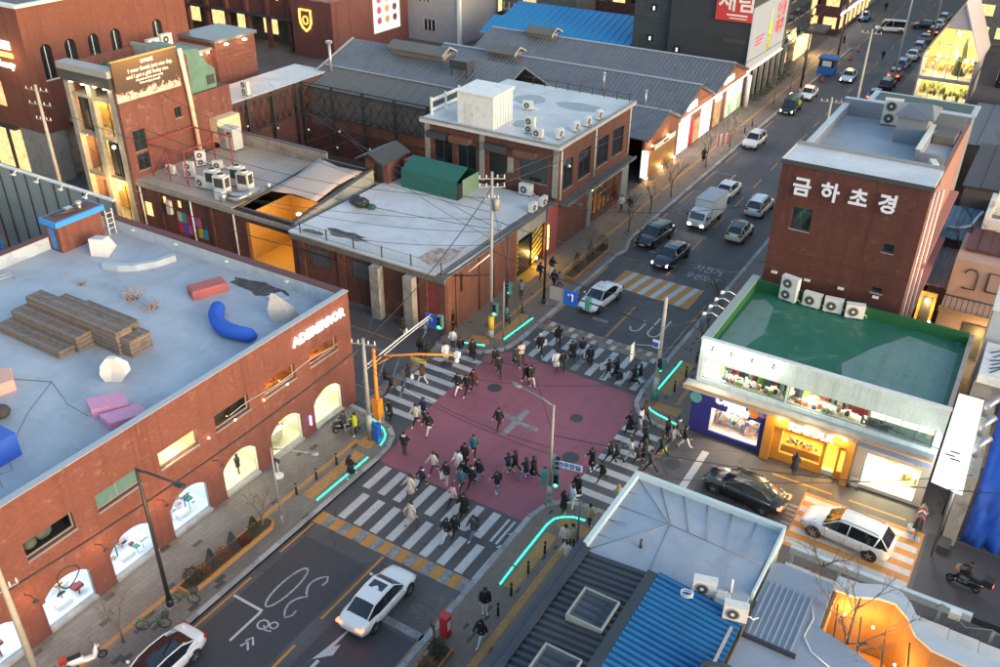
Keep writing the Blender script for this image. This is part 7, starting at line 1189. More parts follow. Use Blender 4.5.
t = thing('street_railing', 'pale blue-grey steel beam railing along the side street', 'railing', (26, -4.6, 0)); A = AB(t); A('beam', MB().box(18.9, -4.72, 2.1, 27.6, -4.45, 2.5), EDGE); A('beam', MB().box(27.61, -4.72, 2.1, 36, -4.45, 2.5), DK); A('light_line', MB().box(27.8, -4.44, 2.3, 31.6, -4.38, 2.42), EMIT('light_line_warm', (1., .62, .36), 3))
for k in range(7): A('post', MB().box(19.0 + 2.4 * k, -4.66, 0, 19.14 + 2.4 * k, -4.52, 2.1), EDGE)
A('junction_box', MB().box(26.6, -5.4, 2.5, 27.1, -5.0, 2.9), ACW); A('cable_loop', MB().tube([(26.0, -5.0, 2.5), (26.2, -5.2, 3.0), (26.6, -5.2, 2.8), (27.4, -5.6, 2.5), (28.5, -5.2, 2.6), (29.6, -5.6, 2.5)], .03, 4), FRAMEG)

# vehicles (local +x is forward)
def CARP(n, c, r=.22): return M('car_' + n, c, r, .03, 1, 0, coat=.6, spec=.6)
RUB = M('tyre_rubber', (.018, .018, .019), .8, .1); RIM = M('rim_alloy', (.40, .40, .42), .3, .05, m=.8); CHR = M('chrome', (.6, .6, .62), .15, 0, m=1.); GLC = M('car_glass', (.012, .015, .02), .04, 0, spec=.9)
TLR = M('tail_red', (.35, .01, .01), .3); TLE = EMIT('tail_lit', (1., .07, .03), 2.6); HLE = EMIT('head_lit', (1., .93, .78), 9); HLO = M('head_off', (.5, .5, .52), .1); PLATE = M('plate_white', (.65, .65, .62), .5); PLATEG = M('plate_green', (.1, .3, .2), .5)
def wheel(t, x, y, r, side):
    w = MB().cyl((x, y - side * .22, r), (x, y, r), r, n=18).cyl((x, y - side * .004, r), (x, y + side * .006, r), r * .98, r * .84, n=18).build('wheel', RUB, t)
    rm = MB().cyl((x, y - side * .02, r), (x, y + side * .002, r), r * .68, n=18, smooth=False).build('rim', STEEL, w)
    sp = MB()
    for k in range(5):
        a = k * 2 * math.pi / 5; ca, sa = math.cos(a), math.sin(a); y0, y1 = sorted((y, y + side * .014)); q0 = (x - sa * .035, r + ca * .035); 
        sp.ext([(x + ca * .04 - sa * .04, r + sa * .04 + ca * .04), (x + ca * r * .64 - sa * .03, r + sa * r * .64 + ca * .03), (x + ca * r * .64 + sa * .03, r + sa * r * .64 - ca * .03), (x + ca * .04 + sa * .04, r + sa * .04 - ca * .04)], 'y', y + side * .003, y + side * .016)
    sp.cyl((x, y, r), (x, y + side * .018, r), r * .16, n=8); sp.build('spokes', RIM, w)
def car(label, cat, loc, rz, paint, L=4.75, W=1.86, H=1.45, kind='sedan', lights='', group=None, roofm=None, name='parked_car', sunroof=False, plate=True, extra=None):
    t = thing(name, label, cat, loc, rz, group); h = L / 2; w = W / 2; suv = kind in ('suv', 'hatch', 'van')
    zs = 1.02 if suv else .95; zh = (.98 if kind == 'suv' else .92) if suv else .88
    if kind == 'sedan': st = [(-h, .52, .80, .62), (-h + .10, .34, .93, .86), (-h + .45, .27, zs + .06, .95), (-h + 1.1, .25, zs + .05, 1), (-.3, .24, zs, 1), (.75, .24, zs - .01, 1), (h - 1.35, .24, zh + .05, 1), (h - .75, .25, zh - .04, .98), (h - .28, .28, zh - .15, .90), (h - .06, .34, zh - .28, .78), (h, .45, zh - .38, .62)]
    else: st = [(-h, .50, .85, .70), (-h + .08, .34, 1.0, .90), (-h + .40, .27, zs + .05, .97), (-h + 1.1, .26, zs + .03, 1), (0, .26, zs, 1), (h - 1.4, .26, zh + .03, 1), (h - .75, .27, zh - .03, .98), (h - .28, .30, zh - .13, .90), (h - .06, .36, zh - .28, .78), (h, .48, zh - .38, .62)]
    rings = []
    for x, zb, zt, k in st:
        y = w * k; m = (zb + zt) / 2
        half = [(y * .80, zb), (y * .96, zb + .10), (y, m - .02), (y * .985, zt - .16), (y * .93, zt - .05), (y * .80, zt + .005), (y * .42, zt + .035)]
        rings.append([(x, a, b) for a, b in half] + [(x, -a, b) for a, b in half[::-1]])
    MB().loft(rings, smooth=True).build('body', paint, t)
    # greenhouse
    if kind == 'sedan': g = [(-h + .62, zs + .05, .72, 0), (-h + 1.35, H - .06, .66, 1), (-.05 - .1, H, .67, 1), (.55, H - .05, .66, 1), (h - 1.22, zh + .06, .76, 0)]
    elif kind == 'van': g = [(-h + .06, zs + .03, .86, 0), (-h + .22, H - .05, .78, 1), (0, H, .79, 1), (h - 1.35, H - .06, .76, 1), (h - .70, zh + .0, .82, 0)]
    else: g = [(-h + .16, zs + .06, .78, 0), (-h + .62, H - .09, .68, 1), (-.2, H, .70, 1), (.45, H - .05, .68, 1), (h - 1.22, zh + .04, .80, 0)]
    base = [w * .91 if u else w * .86 for *_, u in g]; P = []
    for (x, zt, k, u), yb in zip(g, base):
        zbase = zs + .0 if u else zt - .02
        P.append({'b': (x, yb, zbase - .02), 't': (x, w * k, zt), 'c': (x, w * k * .5, zt + (.03 if u else .02)), 'm': (x, 0, zt + (.04 if u else .025))})
    F = lambda p: (p[0], -p[1], p[2])
    rf = MB()
    for a, b in zip(P[1:-1], P[2:-1]):
        rf.add([F(a['t']), F(a['c']), a['m'], a['c'], a['t'], F(b['t']), F(b['c']), b['m'], b['c'], b['t']], [(i, i + 5, i + 6, i + 1) for i in range(4)], 0, True)
    rf.build('roof', roofm or paint, t)
    for nm, a, b in (('rear_window', P[0], P[1]), ('windscreen', P[3], P[4])):
        MB().add([F(a['t']), F(a['c']), a['m'], a['c'], a['t'], F(b['t']), F(b['c']), b['m'], b['c'], b['t']], [(i, i + 5, i + 6, i + 1) for i in range(4)], 0, True).build(nm, GLC, t)
    for sg in (1, -1):
        Q = (lambda p: p) if sg == 1 else F; sd = MB(); n = len(P)
        sd.add([Q(p['b']) for p in P] + [Q(p['t']) for p in P], [(i, i + 1, n + i + 1, n + i) if sg == -1 else (n + i, n + i + 1, i + 1, i) for i in range(n - 1)], 0, False); sw = sd.build('side_window', GLC, t)
        MB().tube([Q(p['t']) for p in P], .035, 5).build('roof_rail', paint, t); q = P[2]; x = -.05 if kind == 'sedan' else -.15
        MB().tube([Q((x, w * .91 + .004, zs)), Q((x - .04, q['t'][1] + .01, q['t'][2]))], .03, 4).build('door_pillar', RUB if kind == 'sedan' else paint, sw)
        if suv: MB().tube([Q((P[1]['b'][0] + .25, w * .9, zs)), Q((P[1]['t'][0] + .1, P[1]['t'][1] + .012, P[1]['t'][2]))], .06, 4).build('door_pillar', paint, sw)
        MB().tube([Q((P[0]['b'][0], w * .925, zs + .005)), Q((P[-1]['b'][0] - .1, w * .925, zs + .005))], .014, 4).build('window_trim', CHR, t)
        for xd in (-1.02, -.06, .98): MB().box(xd - .006, sg * (w * .985), .36, xd + .006, sg * (w * 1.003), zs - .12).build('door_seam', RUB, t)
        for xd in (-.75, .2): MB().cbox((xd, sg * w * .998, zs - .17), (.18, .02, .03)).build('door_handle', paint, t)
        MB().ball((h - 1.55, sg * (w + .12), zs + .08), (.09, .12, .075), 8, 5).build('wing_mirror', paint, t)
        r = .36 if kind == 'suv' else .33
        for xw in (h - .88, -h + .98):
            MB().cyl((xw, sg * w * .90, r + .01), (xw, sg * (w * .992), r + .01), r + .07, n=18, smooth=False).build('wheel_arch', RUB, t); wheel(t, xw, sg * (w * 1.012), r, sg)
        fl = MB().loft([[(x_, sg * y_, z_) for y_, z_ in ((w * .50, z - .07), (w * .80, z - .08), (w * .80, z + .05), (w * .50, z + .03))] for x_, z in ((h - .32, zh - .22), (h - .055, zh - .34))], smooth=False); fl.build('headlight', HLE if 'h' in lights else HLO, t)
        zt = .80 if kind == 'sedan' else .92; MB().box(-h - .012, sg * w * .46, zt - .03, -h + .20, sg * w * .87, zt + .10).build('tail_light', TLE if 't' in lights else TLR, t)
    MB().box(h - .05, -w * .45, .34, h + .012, w * .45, .52).build('grille', RUB, t)
    if plate: MB().box(h + .013, -.26, .40, h + .02, .26, .51).build('number_plate', PLATE, t); MB().box(-h - .022, -.26, .60, -h - .013, .26, .71).build('number_plate', PLATE, t)
    if sunroof: MB().add([(-.2, -.42, H + .035), (.35, -.42, H + .015), (.35, .42, H + .015), (-.2, .42, H + .035)], [(0, 1, 2, 3)]).build('sunroof', GLC, t)
    if suv:
        for sg in (1, -1): MB().tube([(-h + .8, sg * w * .62, H - .02), (-h + 1.1, sg * w * .62, H + .06), (.2, sg * w * .62, H + .07), (.5, sg * w * .62, H - .02)], .022, 5).build('roof_bar', RUB, t)
    if extra == 'taxi': MB().loft([[(x, y * k, H + z) for x, y in ((-.18, -.36), (.02, -.36), (.02, .36), (-.18, .36))] for k, z in ((1, .03), (.8, .2))], smooth=False).build('roof_sign', EMIT('taxi_orange', (1, .36, .06), 3), t)
    if extra == 'police': MB().cbox((-.05, 0, H + .1), (.28, 1.1, .12)).build('light_bar', EMIT('police_red', (1, .10, .04), 5), t)
    if extra == 'dome': MB().cbox((-.05, 0, H + .09), (.3, .5, .1)).build('roof_sign', PLATE, t)
    return t
PW_, PB_, PN_, PS_ = CARP('white', (.72, .72, .71)), CARP('black', (.012, .013, .016)), CARP('navy', (.010, .016, .032)), CARP('silver', (.36, .37, .38)); PR_ = CARP('red', (.30, .02, .02)); PG_ = CARP('grey', (.10, .105, .11)); PBL = CARP('blue', (.02, .10, .26)); PCR = CARP('cream', (.70, .69, .55))
car('white sedan with sunroof and glowing tail lights waiting at the lower crossing', 'car', (1.75, -17.4, 0), R(91), PW_, 4.75, 1.84, 1.44, 'sedan', 't', sunroof=True, name='white_sedan')
car('white coupe with black roof glass parked at the kerb by the display windows', 'car', (-4.45, -26.1, 0), R(271), PW_, 4.7, 1.84, 1.38, 'sedan', '', roofm=GLC, name='white_coupe')
car('blue car roof just entering at the bottom picture edge', 'car', (.75, -28.35, 0), R(90), PBL, 4.6, 1.84, 1.45, 'sedan', '', name='blue_car')
car('glossy black sedan in front of the lit shopfronts', 'car', (14.95, .85, 0), R(173), PB_, 5.0, 1.9, 1.46, 'sedan', 't', name='black_sedan')
car('white estate SUV on the worn orange speed hump', 'car', (21.0, .35, 0), R(175), PW_, 4.95, 1.95, 1.66, 'suv', 't', name='white_suv')
car('white taxi sedan stopped by the upper crossing', 'car', (-2.75, 17.7, 0), R(264), PW_, 4.75, 1.85, 1.47, 'sedan', '', extra='dome', name='white_taxi')
car('black SUV parked at the upper kerb by the planter', 'car', (-3.75, 31.3, 0), R(264), PB_, 4.85, 1.95, 1.62, 'suv', '', name='black_suv')
car('dark navy sedan with lit headlights approaching the orange speed hump', 'car', (-.85, 28.2, 0), R(266), PN_, 4.9, 1.87, 1.46, 'sedan', 'h', name='navy_sedan')
car('white sedan driving behind the box truck', 'car', (-1.75, 45.4, 0), R(268), PW_, 4.8, 1.86, 1.45, 'sedan', 'h', name='white_sedan')
car('cream white hatchback driving away beside the maroon building', 'car', (2.7, 36.4, 0), R(90), PCR, 4.1, 1.78, 1.6, 'hatch', '', roofm=GLC, name='white_hatchback')
car('white van-like car half hidden behind the maroon building', 'car', (2.4, 43.4, 0), R(89), PW_, 4.7, 1.86, 1.72, 'suv', '', name='white_suv')
car('white crossover parked at the kerb by the red street stand', 'car', (-4.3, 62.6, 0), R(269), PW_, 4.6, 1.85, 1.6, 'suv', '', name='white_crossover')
car('black van stopped beside the traffic officer', 'car', (-4.4, 78.4, 0), R(270), PB_, 5.0, 1.95, 1.85, 'van', 'h', name='black_van')
car('white police car with red roof light behind the black van', 'car', (-4.2, 86.0, 0), R(270), PW_, 4.7, 1.86, 1.46, 'sedan', '', extra='police', name='police_car')
car('white taxi with orange roof light coming down the middle of the far street', 'car', (-1.6, 98.2, 0), R(272), PW_, 4.75, 1.86, 1.47, 'sedan', 'h', extra='taxi', name='white_taxi')
car('white minibus turning at the far side street', 'van', (-2.8, 134.5, 0), R(196), PW_, 5.2, 1.95, 2.05, 'van', '', name='white_minibus')
car('dark car waiting behind the white minibus', 'car', (1.9, 141.0, 0), R(200), PB_, 4.7, 1.86, 1.46, 'sedan', 't', name='dark_car')
car('blue hatchback parked by the far lit corner shop', 'car', (-8.8, 142, 0), R(270), PBL, 4.2, 1.8, 1.5, 'hatch', '', name='blue_hatchback')
rowc = [(PG_, 'grey car nearest in the parked row right of the far street', ''), (PR_, 'dark red car, second in the parked row on the right', ''), (PG_, 'grey car with pale roof, third in the parked row on the right', 't'), (PN_, 'navy car, fourth in the parked row on the right', ''), (CARP('orange_red', (.5, .09, .02)), 'orange-red car in the parked row on the right', 't'), (PBL, 'blue car behind the orange-red car in the row', ''), (PW_, 'white car in the parked row beside the glass gable house', ''), (PS_, 'silver car in the parked row beyond the glass gable house', ''), (PG_, 'grey car far up the parked row', ''), (PB_, 'black car far up the parked row with red lights', 't'), (PW_, 'white car near the far end of the parked row', ''), (PS_, 'silver car at the far end of the parked row', '')]
for k, (p, lb, li) in enumerate(rowc): car(lb, 'car', (4.1 - .15 * (k % 3), 77 + 6.6 * k, 0), R(90 + (k * 37 % 5) - 2), p, 4.5 + .2 * (k % 3), 1.82, 1.46 + .12 * (k % 2), ('sedan', 'hatch')[k % 2], li, group='cars parked along the far right kerb', plate=False)
for k, (x, y, p) in enumerate(((-44.6, -6.0, PN_), (-48.6, -6.4, PB_))): car(('dark navy car parked behind the blue stall', 'black car parked left of the dark navy car')[k], 'car', (x, y, 0), R(75), p, group='cars parked behind the roof terrace', plate=False)
# box truck
t = thing('box_truck', 'small white box truck with lit headlights in the upper road', 'truck', (-1.15, 37.9, 0), R(267))
MB().loft([[(x, y, z) for y, z in ((-.86, .45), (.86, .45), (.90, 1.05), (.86, zt * .62 + .6), (.76, zt), (-.76, zt), (-.86, zt * .62 + .6), (-.90, 1.05))] for x, zt in ((1.05, 1.98), (1.9, 2.0), (2.35, 1.85))] + [[(2.62, y, z) for y, z in ((-.84, .42), (.84, .42), (.88, .95), (.84, 1.2), (.74, 1.24), (-.74, 1.24), (-.84, 1.2), (-.88, .95))], [(2.72, y, z) for y, z in ((-.78, .45), (.78, .45), (.80, .8), (.78, 1.0), (.7, 1.05), (-.7, 1.05), (-.78, 1.0), (-.80, .8))]], smooth=False).build('cab', PW_, t)
MB().add([(2.63, -.72, 1.24), (2.63, .72, 1.24), (2.37, .70, 1.84), (2.37, -.70, 1.84)], [(0, 1, 2, 3)]).build('windscreen', GLC, t)
for s in (1, -1):
    MB().add([(1.3, s * .905, 1.15), (2.3, s * .905, 1.15), (2.15, s * .83, 1.8), (1.3, s * .83, 1.85)], [(0, 1, 2, 3)]).build('side_window', GLC, t); MB().box(2.66, s * .50, .62, 2.75, s * .78, .80).build('headlight', HLE, t); MB().ball((2.45, s * 1.02, 1.5), (.06, .1, .14), 6, 4).build('wing_mirror', RUB, t); MB().box(-2.66, s * .6, .6, -2.6, s * .82, .72).build('tail_light', TLR, t)
    for x in (1.75, -1.55): wheel(t, x, s * .86, .33, s)
bx = MB().box(-2.6, -.92, .75, .98, .92, 2.65).build('cargo_box', M('box_white', (.70, .70, .68), .45, .04), t); MB().box(-2.62, -.94, 2.60, 1.0, .94, 2.68).build('box_edge', CAP, bx); MB().box(-2.6, -.94, .72, 1.0, .94, .78).build('box_edge', CAP, bx); MB().box(-2.5, -.5, .45, 1.1, .5, .70).build('chassis', STEEL, t); MB().box(2.73, -.78, .38, 2.78, .78, .6).build('bumper', RUB, t)
# bicycles, scooter, motorcycle
def bicycle(label, loc, rz):
    t = thing('share_bicycle', label, 'bicycle', loc, rz, 'green bicycles on the pavement'); GN = M('bike_green', (.01, .20, .12), .4, .05)
    MB().tube([(-.5, 0, .33), (-.1, 0, .38), (-.22, 0, .75)], .025, 6).tube([(-.1, 0, .38), (.38, 0, .72), (.46, 0, .85)], .035, 6).tube([(-.1, 0, .38), (.0, 0, .45), (.40, 0, .60)], .03, 6).tube([(.55, 0, .33), (.42, 0, .85), (.38, 0, 1.02)], .022, 6).build('frame', GN, t)
    for x in (-.5, .55):
        w = MB().tube([(x + .31 * math.cos(a), 0, .33 + .31 * math.sin(a)) for a in [i * math.pi / 9 for i in range(19)]], .024, 6).build('wheel', RUB, t); sp = MB()
        for i in range(8): sp.cyl((x, 0, .33), (x + .3 * math.cos(i * .785), 0, .33 + .3 * math.sin(i * .785)), .006, n=3)
        sp.build('spokes', GALV, w)
    MB().tube([(.30, -.28, 1.0), (.38, -.1, 1.04), (.38, .1, 1.04), (.30, .28, 1.0)], .016, 5).build('handlebar', STEEL, t); MB().ball((-.25, 0, .82), (.15, .08, .05), 8, 4).build('saddle', STEEL, t); MB().box(-.72, -.09, .66, -.5, .09, .72).build('rear_guard', GN, t); MB().box(.5, -.16, .78, .82, .16, 1.0).build('basket', STEEL, t); MB().tube([(-.1, -.12, .33), (-.1, .12, .33)], .03, 5).build('crank', STEEL, t)
bicycle('green share bicycle standing alone beside the bare tree', (-6.75, -24.5, .12), R(40)); bicycle('green share bicycle leaning at the tall street lamp pole', (-6.75, -22.6, .12), R(35)); bicycle('green share bicycle behind the delivery rider at the corner', (-8.2, -6.4, .12), R(70))
def scooter(label, loc, rz, body, rider=False, name='scooter', cat='scooter'):
    t = thing(name, label, cat, loc, rz)
    MB().loft([[(x, y * w, z0 + (z1 - z0) * k) for y, k in ((-1, 0), (1, 0), (1.1, .5), (.7, 1), (-.7, 1), (-1.1, .5))] for x, w, z0, z1 in ((-.85, .08, .55, .72), (-.6, .16, .38, .76), (-.2, .16, .30, .72), (-.02, .15, .26, .42), (.32, .15, .26, .40), (.45, .14, .3, .95), (.58, .10, .55, 1.0))], smooth=True).build('body', body, t); MB().loft([[(x, y * .13, z) for y, z in ((-1, .74), (1, .74), (.8, .83), (-.8, .83))] for x in (-.75, -.15)], smooth=False).build('seat', RUB, t)
    for x in (-.58, .72): w = MB().tube([(x + .19 * math.cos(a), 0, .25 + .19 * math.sin(a)) for a in [i * math.pi / 8 for i in range(17)]], .06, 7).build('wheel', RUB, t); MB().cyl((x, -.04, .25), (x, .04, .25), .13, n=10).build('rim', RIM, w)
    MB().tube([(.72, .07, .25), (.56, .05, .75), (.46, 0, 1.02)], .025, 5).tube([(.72, -.07, .25), (.56, -.05, .75), (.46, 0, 1.02)], .025, 5).build('fork', STEEL, t); MB().tube([(.34, -.34, 1.06), (.46, -.12, 1.06), (.46, .12, 1.06), (.34, .34, 1.06)], .018, 5).build('handlebar', STEEL, t); MB().ball((.63, 0, .88), (.06, .1, .08), 8, 5).build('headlight', HLO, t); MB().box(-.92, -.08, .56, -.86, .08, .66).build('tail_light', TLR, t)
    for s in (1, -1): MB().ball((.40, s * .33, 1.22), (.03, .07, .05), 6, 4).build('mirror', STEEL, t)
    return t
t = scooter('white scooter with red tail box parked on the lower left pavement', (-7.75, -27.6, .12), R(65), PW_); MB().cbox((-.95, 0, .85), (.35, .32, .26)).build('tail_box', M('box_red', (.30, .02, .03), .4), t)
t = scooter('black delivery motorcycle with top box riding along the side street', (27.2, .0, 0), R(170), PB_, name='delivery_motorcycle', cat='motorcycle'); MB().cbox((-1.0, 0, 1.05), (.5, .5, .42)).build('top_box', RUB, t); MB().box(-1.26, -.1, .85, -1.25, .1, .95).build('tail_lamp', TLE, t); MB().box(.5, -.22, .75, .66, .22, 1.15).build('leg_shield', M('apron_brown', (.35, .16, .08), .7), t)
t = scooter('dark scooter of the delivery rider at the corner pavement', (-9.2, -6.9, .12), R(60), PB_)

PEOPLE = """
-13.01,4.66,200,s,j,K,D,s,|person in black standing with a white bag by the concrete column
-11.74,5.64,100,w,j,G,J,s,|person in grey walking behind the blue turn sign
-10.34,3.15,150,s,j,K,K,s,|left one of two people in black at the far west crossing edge
-9.51,2.87,150,w,j,K,D,s,|right one of two people in black at the far west crossing edge
-8.49,3.67,300,w,l,W,G,l,|person in white long coat at the north-west kerb
-8.96,5.34,280,s,j,W,D,s,h|person in white hooded top waiting at the north-west corner light strip
-7.95,4.83,290,w,j,K,J,s,|person in black jacket and jeans stepping off the north-west kerb
-6.93,4.89,300,w,l,K,K,l,|person in long black coat with tan bag beside the green kerb light
-10.43,7.53,250,s,l,K,K,s,|person in black by the corner pole of the weathered brick building
-8.93,-0.30,180,w,j,K,J,s,|person in black jacket and jeans with white bag on the west crossing
-8.21,0.38,180,w,j,B,W,s,|person in dark brown jacket and white trousers on the west crossing
-10.05,-1.45,200,w,j,K,J,l,|person in black with light jeans left of the west crossing
-9.27,-1.82,200,w,j,K,K,s,|person in black stepping beside the person in light jeans
-7.89,-4.52,250,s,j,O,E,l,|person in dark green coat and beige trousers by the orange pole
-7.42,-4.36,240,s,l,K,K,s,|person in long black coat beside the dark green coat
-5.38,0.63,250,w,j,K,W,B,|person in black top and wide white trousers, left of three
-4.78,0.86,250,w,j,K,K,s,|middle person in black of the three on the red surface
-4.72,1.62,250,w,j,B,K,s,|right person in dark brown of the three on the red surface
-5.74,-3.82,260,w,j,C,K,l,|person in cream jacket and black skirt on the west crossing
-5.62,-3.09,260,s,j,N,K,s,|person in navy puffer beside the cream jacket
-4.47,-4.18,280,w,j,K,W,s,|person in black jacket and loose white trousers holding papers
-5.00,4.92,320,w,j,K,K,s,|person in dark jacket leading at the upper red edge
-4.17,4.06,310,w,j,K,K,s,h|person in black with white hood and white shoes walking
-3.80,5.84,330,w,l,O,K,s,|person in long dark green coat near the north crossing
-3.74,6.51,330,w,j,C,K,l,|person with cream top behind the long dark green coat
-2.03,4.20,330,w,j,K,K,s,|person in black striding at the upper red corner
-1.57,4.19,330,w,j,K,C,s,h|person in black with cream trousers beside the striding person
-3.10,8.22,300,w,j,K,K,W,|person in white hat and black skirt with white bag
-2.50,9.94,120,w,j,K,K,s,|tall person in black walking up the north crossing
-1.06,6.94,290,w,l,W,K,s,|person in white long padded coat on the north crossing
-0.69,7.18,290,w,j,K,K,l,|person in black beside the white padded coat
-0.63,8.64,300,w,l,K,K,B,|person in black flared coat with brown hair on the north crossing
-0.26,9.52,300,w,j,N,W,s,h|person in navy with white hood on the north crossing
0.76,8.72,300,s,l,K,K,l,|person in long black coat alone on the north crossing
2.62,7.96,200,w,j,K,N,s,|person in dark jacket carrying a white bag, left of a pair
3.08,8.39,200,w,l,K,K,s,|taller person in open black coat, right of the pair
4.54,8.12,190,w,l,K,K,l,|person in black with white bag near the green signal
4.77,8.64,190,w,j,K,J,s,|person in black jacket and blue jeans near the green signal
-0.89,-1.29,280,w,j,K,K,l,p|person in black with white printed back alone in the red centre
-4.49,-6.75,90,s,j,K,D,s,h|person in black with white hood standing alone on red by the left kerb
-1.82,-9.74,250,w,l,C,B,l,|person in cream top and brown skirt on the lower crossing
-1.74,-8.69,250,w,j,N,K,s,h|person in navy with white scarf on the lower crossing
-1.93,-7.21,240,w,j,C,B,s,b|person with white hair scarf, rust skirt and black backpack
-0.69,-7.65,260,s,j,K,C,s,|person in black and cream trousers with white shopping bag
-0.65,-6.41,280,s,l,W,W,P,|person in full-length white coat on the red surface
-0.68,-5.64,280,s,l,K,K,l,|person in long black coat behind the white coat
-0.75,-4.52,300,w,j,T,K,l,|person in teal jacket with long hair carrying papers
0.08,-6.95,260,w,j,K,K,s,|person in black directly below the white coat
0.76,-7.14,260,w,j,K,K,s,h|person in black with white hood right of the white coat
0.82,-6.38,260,w,j,K,J,s,|person in black jacket and light jeans in the middle group
2.31,-6.73,260,s,j,K,J,l,b|person in black coat and blue jeans with a white strap bag
1.97,-4.88,190,w,j,N,E,l,|person in navy coat with brown bag, left of the pair
2.29,-4.57,190,w,j,K,K,N,|person in black with blue beanie, right of the pair
3.21,-4.82,190,w,j,K,J,l,|person in black with long hair and jeans near the street lamp
3.51,-4.42,190,w,l,K,K,l,|person in dark coat with long hair nearest the street lamp
-0.46,-11.51,240,w,l,C,C,l,|person in long cream coat with brown paper bag on the lower crossing
0.75,-9.06,240,w,j,P,K,P,|person in pale pink fleece with cream shoes on the lower crossing
0.37,-7.63,260,w,j,T,B,s,|person with teal scarf at the lower red edge
1.76,-9.48,260,w,l,K,K,l,|person in long black coat among the lower crossing group
2.01,-11.58,250,w,j,K,W,s,|person in black with white skirt, front left of the lower group
2.25,-11.14,250,w,j,K,K,l,|person in black beside the white skirt
3.20,-10.69,240,w,j,D,J,s,b|person in charcoal jacket and pale blue jeans with backpack
6.61,2.85,200,w,l,K,K,s,|person in long black coat at the east red edge
7.26,2.82,190,w,j,G,D,s,|person in grey jacket at the east crossing
6.94,4.54,170,w,j,B,K,s,|person in dark brown at the north-east kerb corner
6.95,3.76,180,w,j,W,N,s,|person with white collar behind the grey jacket
8.00,2.17,190,w,l,K,K,l,|person in black hooded coat in the east crossing crowd
7.85,0.22,185,w,j,C,C,s,|person in cream jacket with black strap on the east crossing
8.58,0.63,180,s,l,K,K,l,|person in long black coat right of the cream jacket
8.41,0.06,180,w,j,D,B,s,|person in charcoal in front of the cream jacket
9.32,-0.10,180,w,j,D,K,s,|person in dark grey jacket nearest the grey roof corner
9.31,1.67,190,w,j,O,K,l,|person in olive with a lime green bag by the kerb
8.94,3.50,180,s,j,K,B,s,|person in black jacket and rust trousers on the kerb light strip
9.41,4.17,150,w,j,D,K,s,h|person in dark grey with pale hood beside the indigo shop
9.48,2.98,160,w,j,G,D,s,|person in grey jacket in front of the indigo shop
10.17,3.34,10,w,j,K,W,s,|person in black top and white trousers striding by the indigo shop
6.79,-0.55,190,w,j,K,K,s,|left one of the black-clad pair on the east crossing
7.21,-0.39,190,w,j,D,K,s,|right one of the black-clad pair on the east crossing
6.18,-1.86,250,s,l,K,K,l,|person in black coat with face turned up near the red edge
7.17,-2.50,240,w,j,K,K,s,|person in black walking alone on the east crossing
6.59,-4.63,250,s,l,K,K,s,|person in black coat by the blue street name sign
8.96,-4.12,200,w,j,E,E,Y,|fair-haired person in beige beside the grey roof edge
6.56,-6.33,60,s,l,K,K,s,|person in black at the green light strip below the street sign
6.84,-5.75,60,s,j,W,W,s,|person in white washed green by the light strip
7.95,-8.78,270,s,j,C,K,l,|left one of two women in cream facing the camera
8.28,-8.58,270,s,j,E,K,l,|right one of two women in tan facing the camera
8.55,-9.74,250,w,j,C,E,s,|person in cream jacket seen from above by the dark gutter
8.32,-6.50,60,s,j,E,B,s,|person in tan coat behind the slim blue pole
-5.87,-10.30,60,w,l,K,J,l,|woman in black coat and blue jeans walking past the left light strip
-9.07,-7.07,270,s,j,D,G,s,|person in dark jacket and grey trousers by the lit shop door
-8.26,-6.94,240,s,j,Q,K,s,|delivery rider in black and bright yellow by the scooter
6.67,-15.00,290,s,j,K,W,l,|woman in black top and white skirt on the lower right pavement
7.51,-16.70,270,w,j,K,W,l,|woman in black jacket and white trousers by the red fire box
-8.57,14.80,100,s,j,G,K,s,|person in grey jacket alone on the upper left pavement
-8.81,18.44,80,w,j,N,K,s,|person in navy by the striped doorway
-8.47,19.97,80,w,j,K,W,s,|person in black and white under the doorway lamp pole
-7.05,17.63,260,w,j,K,K,l,|person in black by the lamp pole base
-6.66,17.87,250,w,j,G,N,s,|person in blue-grey next to the lamp pole
-9.21,35.72,250,w,j,W,N,s,|person in white jacket walking past the amber window
-8.43,35.93,250,w,j,K,D,s,|person in black with white bag walking past the amber window
-7.24,53.48,80,w,l,K,K,s,|person in black walking past the gabled warehouses
-3.58,78.51,270,s,j,Q,N,s,|traffic officer in bright yellow vest beside the black van
0.31,112.53,260,w,j,K,K,s,|person in black crossing the far street
-7.27,119.15,200,s,l,K,K,s,|person in black by the far golden shop
-7.07,151.81,100,w,j,K,K,s,|tiny person in black far up the street
16.90,4.37,80,s,l,D,D,l,|person in long dark coat looking into the amber shop window
"""
